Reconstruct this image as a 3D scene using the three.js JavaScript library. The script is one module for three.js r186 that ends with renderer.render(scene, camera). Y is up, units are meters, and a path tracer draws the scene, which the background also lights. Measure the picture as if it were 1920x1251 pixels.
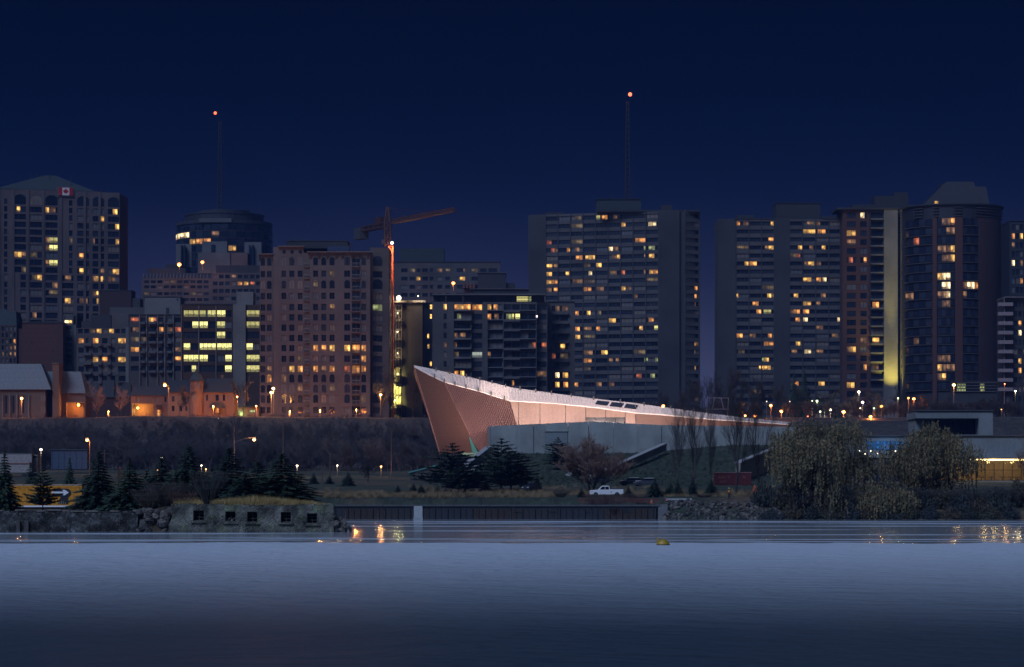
import * as THREE from 'three';
import { mergeGeometries } from 'three/addons/utils/BufferGeometryUtils.js';
import { MarchingCubes } from 'three/addons/objects/MarchingCubes.js';

// ---------------------------------------------------------------- camera, sky, dusk light, exposure
const F = 5400, CX = 960, HY = 940, CH = 3.1;           // long lens over the river, lens shifted up so that towers stay upright
const SKY_GLOW = 0.34, SKY_UP = 0.012, SUN_I = 1.5;
const scene = new THREE.Scene();
const camera = new THREE.PerspectiveCamera(2 * Math.atan(625.5 / F) * 180 / Math.PI, 1920 / 1251, 1, 9000);
camera.position.set(0, CH, 0);
camera.lookAt(0, CH, -100);
camera.setViewOffset(1920, 1251, 0, 625.5 - HY, 1920, 1251);

const SUN_DIR = new THREE.Vector3(-0.45, 0.85, 0.75).normalize();   // the last glow of the evening sky, behind and to the left
{ // evening sky: deep blue over the town with a faint lavender town glow at the horizon, paler towards the afterglow behind the camera
  const W = 512, H = 512, a = new Float32Array(W * H * 4);
  const mix = (p, q, t) => p + (q - p) * t;
  const sst = (e0, e1, x) => { const t = Math.min(1, Math.max(0, (x - e0) / (e1 - e0))); return t * t * (3 - 2 * t); };
  for (let j = 0; j < H; j++) for (let i = 0; i < W; i++) {
    const el = ((j + 0.5) / H - 0.5) * Math.PI, az = ((i + 0.5) / W - 0.5) * 2 * Math.PI;
    const x = Math.cos(el) * Math.cos(az), y = Math.sin(el), z = Math.cos(el) * Math.sin(az);
    const deg = Math.max(0, el * 180 / Math.PI);
    const g = Math.exp(-Math.pow(deg / 3.3, 2)), w = Math.exp(-Math.pow(deg / 6, 2));      // town glow low in the air
    const veil = 1 + 0.10 * Math.sin(az * 23 + 3 * Math.sin(deg * 0.7)) * Math.sin(deg * 1.3 + az * 9) + 0.07 * Math.sin(az * 61 + deg * 2.1);   // uneven thin haze
    let r = 0.0001 + 0.060 * g * veil, gg = 0.0012 + (0.055 * g + 0.003 * w) * veil, b = 0.0085 + (0.056 * g + 0.022 * w) * veil;
    const c = x * SUN_DIR.x + y * SUN_DIR.y + z * SUN_DIR.z;          // towards the afterglow
    const t = sst(0.42, 1, c), up = sst(0.34, 0.95, y);
    const k = SKY_GLOW * Math.pow(t, 1.6), q = SKY_UP * up;
    r += 0.30 * k + 0.26 * q; gg += 0.50 * k + 0.44 * q; b += 0.86 * k + 0.84 * q;
    const o = (j * W + i) * 4; a[o] = r; a[o + 1] = gg; a[o + 2] = b; a[o + 3] = 1;
  }
  const sky = new THREE.DataTexture(a, W, H, THREE.RGBAFormat, THREE.FloatType);
  sky.mapping = THREE.EquirectangularReflectionMapping; sky.magFilter = THREE.LinearFilter; sky.needsUpdate = true;
  scene.background = sky; scene.environment = sky;
}
const dusk = new THREE.DirectionalLight(new THREE.Color().setRGB(0.56, 0.67, 1.0), SUN_I);
dusk.position.copy(SUN_DIR).multiplyScalar(900).add(new THREE.Vector3(0, 0, -700));
dusk.target.position.set(0, 0, -700); scene.add(dusk, dusk.target);
dusk.castShadow = true; dusk.shadow.radius = 40; dusk.shadow.mapSize.set(4096, 4096);
Object.assign(dusk.shadow.camera, { left: -500, right: 500, top: 500, bottom: -500, near: 1, far: 2600 });
const renderer = new THREE.WebGLRenderer({ antialias: true });
renderer.toneMapping = THREE.LinearToneMapping; renderer.toneMappingExposure = 1.35;
renderer.shadowMap.enabled = true;

// ---------------------------------------------------------------- helpers
const C = (r, g, b) => new THREE.Color().setRGB(r, g, b);
function rng(seed) { let s = seed >>> 0; return () => { s = s + 0x6D2B79F5 | 0; let t = Math.imul(s ^ s >>> 15, 1 | s); t = t + Math.imul(t ^ t >>> 7, 61 | t) ^ t; return ((t ^ t >>> 14) >>> 0) / 4294967296; }; }
const lerp = (a, b, t) => a + (b - a) * t, clamp = (x, a, b) => Math.min(b, Math.max(a, x));
const smooth = (a, b, x) => { const t = clamp((x - a) / (b - a), 0, 1); return t * t * (3 - 2 * t); };
const X = (px, d) => (px - CX) * d / F, Y = (py, d) => CH + (HY - py) * d / F;      // where a ray of the photograph meets distance d
const P = (px, py, d) => new THREE.Vector3(X(px, d), Y(py, d), -d);
const taken = {};
function numbered(n) { if (!(n in taken)) { taken[n] = 0; return n; } taken[n]++; return n + '_' + String(taken[n]).padStart(3, '0'); }
function tag(o, label, category, group) { o.userData.label = label; o.userData.category = category; if (group) o.userData.group = group; return o; }
function thing(name, label, category, pos = [0, 0, 0], turn = 0, group) {
  const g = new THREE.Group(); g.name = numbered(name); g.position.set(...pos); g.rotation.y = turn; scene.add(g);
  return tag(g, label, category, group);
}
function kind(o, k) { o.userData.kind = k; return o; }
function dup(o, pos, turn, label, scale = 1) { const c = o.clone(); c.name = numbered(o.name.replace(/_\d\d\d$/, '')); c.userData = { ...o.userData }; c.position.set(...pos); c.rotation.y = turn; c.scale.setScalar(scale); if (label) c.userData.label = label; scene.add(c); return c; }
function put(name, geo, mat, parent) { const m = new THREE.Mesh(geo, mat); m.name = parent && parent !== scene ? name : numbered(name); m.castShadow = m.receiveShadow = true; (parent || scene).add(m); return m; }

class MB {                                    // mesh builder; uv in metres, by the way each face points
  constructor() { this.p = []; this.n = []; this.t = []; this.i = []; }
  vert(v, n, uv) { this.p.push(v[0], v[1], v[2]); this.n.push(n[0], n[1], n[2]); this.t.push(uv[0], uv[1]); return this.p.length / 3 - 1; }
  poly(pts, normal) {
    const a = pts[0], b = pts[1], c = pts[2];
    const e = [b[0] - a[0], b[1] - a[1], b[2] - a[2]], f = [c[0] - a[0], c[1] - a[1], c[2] - a[2]];
    let n = [e[1] * f[2] - e[2] * f[1], e[2] * f[0] - e[0] * f[2], e[0] * f[1] - e[1] * f[0]];
    const l = Math.hypot(...n) || 1; n = n.map(v => v / l); if (normal) n = normal;
    const ax = Math.abs(n[0]), ay = Math.abs(n[1]), az = Math.abs(n[2]);
    const uv = v => az >= ax && az >= ay ? [v[0], v[1]] : ax >= ay ? [v[2], v[1]] : [v[0], v[2]];
    const ids = pts.map(v => this.vert(v, n, uv(v)));
    for (let k = 1; k + 1 < ids.length; k++) this.i.push(ids[0], ids[k], ids[k + 1]);
    return this;
  }
  box(x0, x1, y0, y1, z0, z1) {
    if (x0 > x1) [x0, x1] = [x1, x0]; if (y0 > y1) [y0, y1] = [y1, y0]; if (z0 > z1) [z0, z1] = [z1, z0];
    this.poly([[x0, y0, z1], [x1, y0, z1], [x1, y1, z1], [x0, y1, z1]]);
    this.poly([[x1, y0, z0], [x0, y0, z0], [x0, y1, z0], [x1, y1, z0]]);
    this.poly([[x1, y0, z1], [x1, y0, z0], [x1, y1, z0], [x1, y1, z1]]);
    this.poly([[x0, y0, z0], [x0, y0, z1], [x0, y1, z1], [x0, y1, z0]]);
    this.poly([[x0, y1, z1], [x1, y1, z1], [x1, y1, z0], [x0, y1, z0]]);
    this.poly([[x0, y0, z0], [x1, y0, z0], [x1, y0, z1], [x0, y0, z1]]);
    return this;
  }
  prism(pts, y0, y1) {                        // footprint [[x, z], ...] counter-clockwise seen from above
    let ar = 0; pts.forEach((p, k) => { const q = pts[(k + 1) % pts.length]; ar += p[0] * q[1] - q[0] * p[1]; });
    if (ar > 0) pts = [...pts].reverse();
    pts.forEach((p, k) => { const q = pts[(k + 1) % pts.length]; this.poly([[p[0], y0, p[1]], [q[0], y0, q[1]], [q[0], y1, q[1]], [p[0], y1, p[1]]]); });
    this.poly(pts.map(p => [p[0], y1, p[1]])); this.poly([...pts].reverse().map(p => [p[0], y0, p[1]]));
    return this;
  }
  hull(bot, top) {                            // two rings of [x, y, z] with equal counts
    const n = bot.length;
    for (let k = 0; k < n; k++) { const q = (k + 1) % n; this.poly([bot[k], bot[q], top[q], top[k]]); }
    this.poly(top); this.poly([...bot].reverse()); return this;
  }
  tube(a, b, r0, r1, n = 4) {
    const d = [b[0] - a[0], b[1] - a[1], b[2] - a[2]], l = Math.hypot(...d) || 1e-6; for (let k = 0; k < 3; k++) d[k] /= l;
    const h = Math.abs(d[1]) < 0.9 ? [0, 1, 0] : [1, 0, 0];
    let u = [d[1] * h[2] - d[2] * h[1], d[2] * h[0] - d[0] * h[2], d[0] * h[1] - d[1] * h[0]]; const ul = Math.hypot(...u); u = u.map(v => v / ul);
    const w = [d[1] * u[2] - d[2] * u[1], d[2] * u[0] - d[0] * u[2], d[0] * u[1] - d[1] * u[0]];
    const base = this.p.length / 3;
    for (let k = 0; k <= n; k++) {
      const t = k / n * Math.PI * 2, c = Math.cos(t), s = Math.sin(t), nn = [u[0] * c + w[0] * s, u[1] * c + w[1] * s, u[2] * c + w[2] * s];
      this.vert([a[0] + nn[0] * r0, a[1] + nn[1] * r0, a[2] + nn[2] * r0], nn, [k / n, 0]);
      this.vert([b[0] + nn[0] * r1, b[1] + nn[1] * r1, b[2] + nn[2] * r1], nn, [k / n, l]);
    }
    for (let k = 0; k < n; k++) { const o = base + 2 * k; this.i.push(o, o + 2, o + 1, o + 1, o + 2, o + 3); }
    return this;
  }
  tri(a, b, c) { return this.poly([a, b, c]); }
  add(g, m) {                                 // take in a three.js geometry
    const q = m ? g.clone().applyMatrix4(m) : g, o = this.p.length / 3, idx = q.index;
    this.p.push(...q.attributes.position.array); this.n.push(...q.attributes.normal.array); this.t.push(...(q.attributes.uv ? q.attributes.uv.array : new Array(q.attributes.position.count * 2).fill(0)));
    if (idx) for (const v of idx.array) this.i.push(o + v); else for (let v = 0; v < q.attributes.position.count; v++) this.i.push(o + v);
    return this;
  }
  geo() {
    const g = new THREE.BufferGeometry();
    g.setAttribute('position', new THREE.Float32BufferAttribute(this.p, 3)); g.setAttribute('normal', new THREE.Float32BufferAttribute(this.n, 3));
    g.setAttribute('uv', new THREE.Float32BufferAttribute(this.t, 2)); g.setIndex(this.i); return g;
  }
  to(name, mat, parent) { return put(name, this.geo(), mat, parent); }
}

// ---- noise and grain textures
function hash2(x, y, s) { let h = Math.imul(x, 374761393) + Math.imul(y, 668265263) + Math.imul(s, 2147483647) | 0; h = Math.imul(h ^ h >>> 13, 1274126177); return ((h ^ h >>> 16) >>> 0) / 4294967296; }
function vnoise(x, y, s, per = 0) {
  const i = Math.floor(x), j = Math.floor(y), f = x - i, g = y - j, u = f * f * (3 - 2 * f), v = g * g * (3 - 2 * g);
  const m = k => per ? ((k % per) + per) % per : k;
  return lerp(lerp(hash2(m(i), m(j), s), hash2(m(i + 1), m(j), s), u), lerp(hash2(m(i), m(j + 1), s), hash2(m(i + 1), m(j + 1), s), u), v);
}
function fbm(x, y, s, oct = 4, per = 0) { let a = 0.5, t = 0, n = 0; for (let k = 0; k < oct; k++) { t += a * vnoise(x, y, s + k, per); n += a; a *= 0.5; x *= 2; y *= 2; per *= 2; } return t / n; }
function tex(n, fn, srgb = true, rep = 1, rep2 = rep) {
  const a = new Uint8Array(n * n * 4);
  for (let j = 0; j < n; j++) for (let i = 0; i < n; i++) { const c = fn(i / n, j / n), o = (j * n + i) * 4; for (let k = 0; k < 3; k++) a[o + k] = clamp(Math.round(255 * (c.length ? c[k] : c)), 0, 255); a[o + 3] = 255; }
  const t = new THREE.DataTexture(a, n, n); t.wrapS = t.wrapT = THREE.RepeatWrapping; t.magFilter = THREE.LinearFilter; t.minFilter = THREE.LinearMipmapLinearFilter; t.generateMipmaps = true;
  if (srgb) t.colorSpace = THREE.SRGBColorSpace; t.repeat.set(rep, rep2); t.needsUpdate = true; return t;
}
function again(t, rep, rep2 = rep) { const c = t.clone(); c.repeat.set(rep, rep2); c.needsUpdate = true; return c; }
const stainTex = tex(256, (u, v) => { const a = fbm(u * 6, v * 6, 3, 5, 6), b = fbm(u * 40, v * 3, 9, 3, 1) * 0.5 + 0.5 * vnoise(u * 48, v * 2, 21, 2); const g = 0.78 + 0.14 * (a - 0.5) * 2 + 0.10 * (b - 0.5) * 2 + 0.08 * (hash2(u * 256 | 0, v * 256 | 0, 5) - 0.5); return g; }, true, 1 / 46);
const grainTex = tex(256, (u, v) => 0.80 + 0.18 * (fbm(u * 16, v * 16, 4, 4, 16) - 0.5) * 2 + 0.16 * (hash2(u * 256 | 0, v * 256 | 0, 7) - 0.5), true, 1 / 3);
const roughTex = tex(256, (u, v) => fbm(u * 12, v * 12, 31, 5, 12), false, 1 / 4);
const std = (c, rough = 0.9, more = {}) => new THREE.MeshStandardMaterial({ color: c, roughness: rough, ...more });
const stained = (c, rough = 0.9, more = {}) => std(c, rough, { map: stainTex, bumpMap: roughTex, bumpScale: 0.02, ...more });
const grained = (c, rough = 0.9, more = {}) => std(c, rough, { map: grainTex, bumpMap: roughTex, bumpScale: 0.015, ...more });

// ---------------------------------------------------------------- land and river
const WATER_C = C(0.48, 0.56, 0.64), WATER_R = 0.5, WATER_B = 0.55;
function prof(table, d) { if (d <= table[0][0]) return table[0][1]; for (let k = 1; k < table.length; k++) if (d <= table[k][0]) { const [a, p] = table[k - 1], [b, q] = table[k]; return lerp(p, q, (d - a) / (b - a)); } return table[table.length - 1][1]; }
const BASE = [[480, -1.6], [484, 0.4], [492, 3.2], [500, 3.85], [560, 5.0], [640, 7.5], [720, 9.5], [800, 12], [822, 20], [850, 27.3], [865, 28.2], [920, 29.4], [1000, 30], [4000, 30]];
const CHAN = [[497, -1.6], [500, 0.6], [504, 3.7], [510, 3.95], [560, 5.0], [640, 7.5], [720, 9.5], [800, 12], [822, 20], [850, 27.3], [865, 28.2], [920, 29.4], [1000, 30], [4000, 30]];
const BERM = [[497, -1.6], [500, 0.6], [504, 3.7], [510, 3.95], [560, 4.8], [590, 6.0], [640, 10.2], [684, 14.4], [700, 15], [800, 16], [822, 21], [850, 27.3], [865, 28.2], [920, 29.4], [1000, 30], [4000, 30]];
function groundH(x, d) {
  const px = CX + x * F / d;
  const wob = (fbm(x * 0.02 + 40, d * 0.02, 77, 3) - 0.5);
  if (d < 482) {
    const lim = d < 300 ? 628 : d < 330 ? lerp(628, 585, (d - 300) / 30) : 585;
    const e = smooth(lim + 8, lim - 14, px), room = smooth(318, 326, px) * (1 - smooth(622, 630, px)), f = smooth(lerp(290.4, 294.4, room), lerp(292.2, 295.4, room), d);
    const low = 1 - smooth(262, 322, px);
    return -1.6 + Math.min(e, f) * (4.25 - 0.72 * low + (d > 300 ? 0.25 * wob : 0));
  }
  let h = lerp(prof(CHAN, d), prof(BASE, d), smooth(1238, 1246, px));
  if (px < 585) h = Math.max(h, Math.min(3.9, 2.1 + (d - 482) * 0.05));
  const wm = smooth(850, 930, px) * (1 - smooth(1470, 1640, px));
  const hb = prof(BERM, d) + smooth(1150, 1420, px) * smooth(600, 690, d) * (1 - smooth(760, 820, d)) * 2.0;
  h = lerp(h, hb, d < 505 ? 0 : wm);
  if (d > 506 && d < 800) h += wob * 0.9; else if (d >= 800 && d < 860) h += wob * 2.6;
  return h;
}
const grassTex = tex(512, (u, v) => { const a = fbm(u * 20, v * 20, 51, 5, 20), b = hash2(u * 512 | 0, v * 512 | 0, 8); const g = 0.66 + 0.5 * (a - 0.5) + 0.26 * (b - 0.5); return g; }, true, 1 / 22);
{
  const U = 300, rows = [];
  for (let d = 288; d < 302; d += 1) rows.push(d);
  for (let d = 302; d < 478; d += 6) rows.push(d);
  for (let d = 478; d < 520; d += 1.1) rows.push(d);
  for (let d = 520; d < 800; d += 3.2) rows.push(d);
  for (let d = 800; d < 870; d += 2) rows.push(d);
  for (let d = 870; d < 1100; d += 12) rows.push(d);
  for (const d of [1150, 1250, 1400, 1600, 2000, 2600, 4000, 7000]) rows.push(d);
  const p = [], col = [], uv = [], idx = [];
  const green = [0.045, 0.072, 0.045], tan = [0.20, 0.14, 0.08], scrub = [0.085, 0.076, 0.074], town = [0.06, 0.055, 0.055], island = [0.05, 0.055, 0.03];
  for (const d of rows) for (let i = 0; i <= U; i++) {
    const s = (i / U - 0.5) * 0.66, x = s * d, px = CX + s * F, h = groundH(x, d);
    p.push(x, h, -d); uv.push(x, d);
    const n1 = fbm(x * 0.07, d * 0.05, 5, 4), n2 = fbm(x * 0.25, d * 0.2, 15, 3);
    let c;
    if (d < 482) c = island.map((v, k) => lerp(v, tan[k], smooth(0.45, 0.7, n1)));
    else if (d < 800) {
      const dry = smooth(0.42, 0.62, n1 * 0.7 + n2 * 0.3) * (px > 900 && px < 1480 && d > 590 ? 0.12 : d < 545 ? 1 : 0.75);
      c = green.map((v, k) => lerp(v * (0.8 + 0.8 * n2), tan[k], dry));
    } else if (d < 862) c = scrub.map(v => v * (0.7 + 0.6 * n2));
    else c = town.map(v => v * (0.8 + 0.4 * n2));
    col.push(...c);
  }
  for (let j = 0; j + 1 < rows.length; j++) for (let i = 0; i < U; i++) { const a = j * (U + 1) + i, b = a + U + 1; idx.push(a, a + 1, b, b, a + 1, b + 1); }
  const g = new THREE.BufferGeometry(); g.setAttribute('position', new THREE.Float32BufferAttribute(p, 3)); g.setAttribute('uv', new THREE.Float32BufferAttribute(uv, 2)); g.setAttribute('color', new THREE.Float32BufferAttribute(col, 3)); g.setIndex(idx); g.computeVertexNormals();
  kind(put('ground', g, new THREE.MeshStandardMaterial({ vertexColors: true, map: grassTex, bumpMap: again(roughTex, 1 / 6), bumpScale: 0.25, roughness: 1 })), 'structure');
  kind(new MB().box(-1500, 1500, -3.2, -3.0, -560, 700).to('river_bed', std(C(0.03, 0.03, 0.03), 1)), 'structure');
}
{ // the river: wind-ruffled in the open, smoother in the lee of the far bank
  const pn = (u, v, nx, ny, s) => { const x = u * nx, y = v * ny, i = Math.floor(x), j = Math.floor(y), f = x - i, g = y - j, p = f * f * (3 - 2 * f), q = g * g * (3 - 2 * g), h = (a, b) => hash2(a % nx, b % ny, s); return lerp(lerp(h(i, j), h(i + 1, j), p), lerp(h(i, j + 1), h(i + 1, j + 1), p), q); };
  const waveTex = tex(1024, (u, v) => 0.34 * pn(u, v, 24, 40, 61) + 0.33 * pn(u, v, 64, 104, 64) + 0.22 * pn(u, v, 152, 240, 67) + 0.11 * pn(u, v, 336, 480, 71), false, 1 / 67, 1 / 67);
  const near = [], far = [], R = rng(11);
  const edge = x => 214 + 12 * (fbm(x * 0.05 + 9, 3, 12, 4) - 0.5) + 7 * (fbm(x * 0.45 + 9, 7, 13, 3) - 0.5);
  const sheet = (z0, z1, n) => { const m = new MB(), N = 900; const p = k => -1500 * Math.sign(k / N * 2 - 1) * -Math.pow(Math.abs(k / N * 2 - 1), 2.2);
    for (let k = 0; k < N; k++) { const a = p(k), b = p(k + 1); m.poly([[a, 0, z0(a)], [b, 0, z0(b)], [b, 0, z1(b)], [a, 0, z1(a)]], [0, 1, 0]); } return m; };
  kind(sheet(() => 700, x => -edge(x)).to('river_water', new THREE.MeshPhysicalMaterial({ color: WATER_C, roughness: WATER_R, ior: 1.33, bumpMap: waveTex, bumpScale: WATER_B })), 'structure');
  // in the lee: alternating cat's-paws of ripples and slicks
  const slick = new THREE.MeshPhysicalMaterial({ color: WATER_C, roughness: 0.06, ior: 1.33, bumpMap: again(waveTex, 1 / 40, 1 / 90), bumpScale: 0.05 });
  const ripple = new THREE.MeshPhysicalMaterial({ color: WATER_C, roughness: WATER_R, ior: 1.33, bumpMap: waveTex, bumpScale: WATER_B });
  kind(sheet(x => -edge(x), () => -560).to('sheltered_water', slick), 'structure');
  const paw = (px, d, halfPx, deep, s) => { const N = 70, m = new MB(), c = X(px, d), hw = halfPx * d / F, pt = k => { const t = k / N * 2 - 1, x = c + t * hw, w = deep * Math.pow(Math.max(0, 1 - t * t), 0.7) * (0.35 + 1.1 * fbm(x * 0.11 + s, s, 40 + s, 3)), z = -d + deep * 1.6 * (fbm(x * 0.03 + s, 2 * s, 50 + s, 3) - 0.5); return [x, z, w]; };
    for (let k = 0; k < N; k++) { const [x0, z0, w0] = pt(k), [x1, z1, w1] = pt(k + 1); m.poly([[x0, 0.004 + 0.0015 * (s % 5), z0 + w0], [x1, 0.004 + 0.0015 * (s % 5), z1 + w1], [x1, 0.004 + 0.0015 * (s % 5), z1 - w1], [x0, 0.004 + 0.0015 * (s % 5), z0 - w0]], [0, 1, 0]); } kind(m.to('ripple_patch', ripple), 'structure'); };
  [[1250, 431, 900, 10, 1], [1300, 357, 860, 5, 2], [1480, 265, 620, 2.6, 3], [200, 275, 420, 5, 4], [700, 236, 330, 3, 6], [1150, 228, 300, 2.2, 7], [1650, 232, 330, 2.4, 8], [300, 229, 330, 3, 9], [900, 300, 200, 4, 11], [1400, 312, 240, 3, 12], [1790, 395, 300, 6, 13], [880, 398, 220, 5, 14], [500, 246, 180, 2, 16], [1250, 245, 160, 1.6, 17], [1030, 222, 240, 1.6, 18], [60, 222, 300, 1.6, 19], [1500, 221, 220, 1.6, 21], [1850, 222, 200, 1.6, 22]].forEach(q => paw(...q));
}

// ---------------------------------------------------------------- town: facades with real openings
const M = {
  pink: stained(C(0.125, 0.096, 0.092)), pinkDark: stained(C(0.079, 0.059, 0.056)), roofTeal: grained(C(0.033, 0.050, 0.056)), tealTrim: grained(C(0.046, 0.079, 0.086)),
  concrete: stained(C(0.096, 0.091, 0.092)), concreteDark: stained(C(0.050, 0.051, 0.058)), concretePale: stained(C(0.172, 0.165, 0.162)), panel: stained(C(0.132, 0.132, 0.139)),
  condo: stained(C(0.092, 0.080, 0.082)), condoTrim: grained(C(0.125, 0.108, 0.108)), brown: grained(C(0.056, 0.030, 0.023)), brick: grained(C(0.086, 0.036, 0.030)), brickDark: grained(C(0.050, 0.026, 0.026)),
  dark: grained(C(0.015, 0.018, 0.028), 0.7), slate: grained(C(0.023, 0.028, 0.036), 0.8), blueSheet: grained(C(0.020, 0.040, 0.112), 0.6), stone: stained(C(0.145, 0.099, 0.073)), stoneRed: stained(C(0.158, 0.092, 0.066)),
  slab: grained(C(0.112, 0.109, 0.112)), rail: std(C(0.106, 0.112, 0.119), 0.5), steel: std(C(0.066, 0.066, 0.073), 0.5, { metalness: 0.5 }), white: grained(C(0.396, 0.396, 0.396)), black: std(C(0.013, 0.013, 0.015), 0.6),
};
const GLASS = [[0.010, 0.014, 0.024], [0.014, 0.020, 0.032], [0.008, 0.012, 0.020], [0.022, 0.028, 0.040]].map(c => new THREE.MeshPhysicalMaterial({ color: C(...c), roughness: 0.14, ior: 1.5 }));
const CURTAIN = [[0.10, 0.09, 0.085], [0.07, 0.075, 0.085], [0.12, 0.10, 0.08]].map(c => new THREE.MeshPhysicalMaterial({ color: C(...c), roughness: 0.8, clearcoat: 0.6, clearcoatRoughness: 0.1 }));
// what is seen through lit panes: curtain folds, a lamp, a lit ceiling
const ROOM = [0, 1, 2, 3, 4].map(s => { const R = rng(900 + s), lx = 0.2 + 0.6 * R(), ly = 0.35 + 0.3 * R(), cur = 0.15 + 0.5 * R(), fr = 14 + 10 * R(), side = R() < 0.5;
  return tex(64, (u, v) => { const fold = 0.5 + 0.5 * Math.sin(u * fr * 3 + 2 * Math.sin(u * 9)), open = side ? u > cur : u < 1 - cur; const lamp = Math.exp(-((u - lx) ** 2 * 14 + (v - ly) ** 2 * 9));
    let g = open ? 0.30 + 0.22 * v + 0.65 * lamp : 0.46 + 0.22 * fold + 0.3 * lamp; g *= 0.75 + 0.5 * fbm(u * 7, v * 5, 40 + s, 3); if (s === 3) g *= v < 0.3 ? 0.45 : 1; return clamp(g, 0, 1); }, true); });
const OFFICE = [5, 6].map(s => tex(64, (u, v) => { const slat = ((u * 9 + s) % 1) < 0.16 ? 0.6 : 1, drop = v < 0.28 + 0.22 * hash2(u * 9 | 0, s, 3) ? 0.55 : 1; return clamp(slat * drop * (0.62 + 0.4 * fbm(u * 12, v * 6, s, 3)), 0, 1); }, true));
const HUES = { o: [1.0, 0.40, 0.10], y: [1.0, 0.53, 0.13], w: [1.0, 0.74, 0.38], r: [1.0, 0.25, 0.10], g: [0.80, 0.90, 0.36], c: [0.85, 0.95, 0.80], d: [1.0, 0.50, 0.22], e: [0.9, 0.62, 0.3], f: [0.95, 0.86, 0.30] };
const LEVEL = { o: 1.4, y: 1.6, w: 2.2, r: 0.6, g: 0.6, c: 1.1, d: 0.28, e: 0.16, f: 1.25 };
const litCache = {};
function litMat(h, k) { const id = h + k; return litCache[id] ||= new THREE.MeshStandardMaterial({ color: C(0.03, 0.03, 0.03), roughness: 0.3, emissive: C(...HUES[h]), emissiveIntensity: LEVEL[h] * (0.55 + 0.28 * k), emissiveMap: (h === 'f' || h === 'c') ? OFFICE[k % 2] : ROOM[k % 5] }); }
const paneCache = {};
function paneGeo(w, h, n, arch) {             // a window: n panes side by side with gaps between, a thin slab each
  const id = [w.toFixed(2), h.toFixed(2), n, arch ? 1 : 0].join(); if (paneCache[id]) return paneCache[id];
  const m = new MB(), gap = 0.15;
  for (let k = 0; k < n; k++) { const a = -w / 2 + k * w / n + (k ? gap / 2 : 0), b = -w / 2 + (k + 1) * w / n - (k < n - 1 ? gap / 2 : 0);
    const base = m.t.length; m.box(a, b, 0, h, -0.05, 0); for (let q = base; q < m.t.length; q += 2) { const v = q / 2 * 3; m.t[q] = m.p[v] / w + 0.5; m.t[q + 1] = m.p[v + 1] / h; } }
  if (arch) { const r = w / 2, pts = []; for (let k = 0; k <= 8; k++) pts.push([r * Math.cos(k / 8 * Math.PI), h + 0.75 * r * Math.sin(k / 8 * Math.PI), 0]); m.poly(pts); }
  return paneCache[id] = m.geo();
}
const crop = (ox, oy, s, list) => list.map(([x, y, c, w]) => [ox + x / s, oy + y / s, c || 'o', (w || 0) / s]);      // points read off an enlargement

function building(name, label, px0, px1, d, category = 'building') {
  const gx = X((px0 + px1) / 2, d), gy = groundH(gx, d) - 0.3;
  const B = thing(name, label, category, [gx, gy, -d]);
  B.d = d; B.lx = (px, dd = d) => X(px, dd) - gx; B.ly = (py, dd = d) => Y(py, dd) - gy; B.R = rng(Math.round(px0 * 7 + d));
  return B;
}
function block(B, name, px0, px1, top, bot, z0, z1, mat) {        // plain volume; rows null = down to the ground
  return new MB().box(B.lx(px0), B.lx(px1), bot == null ? 0 : B.ly(bot), B.ly(top), z0, z1).to(name, mat, B);
}
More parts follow.
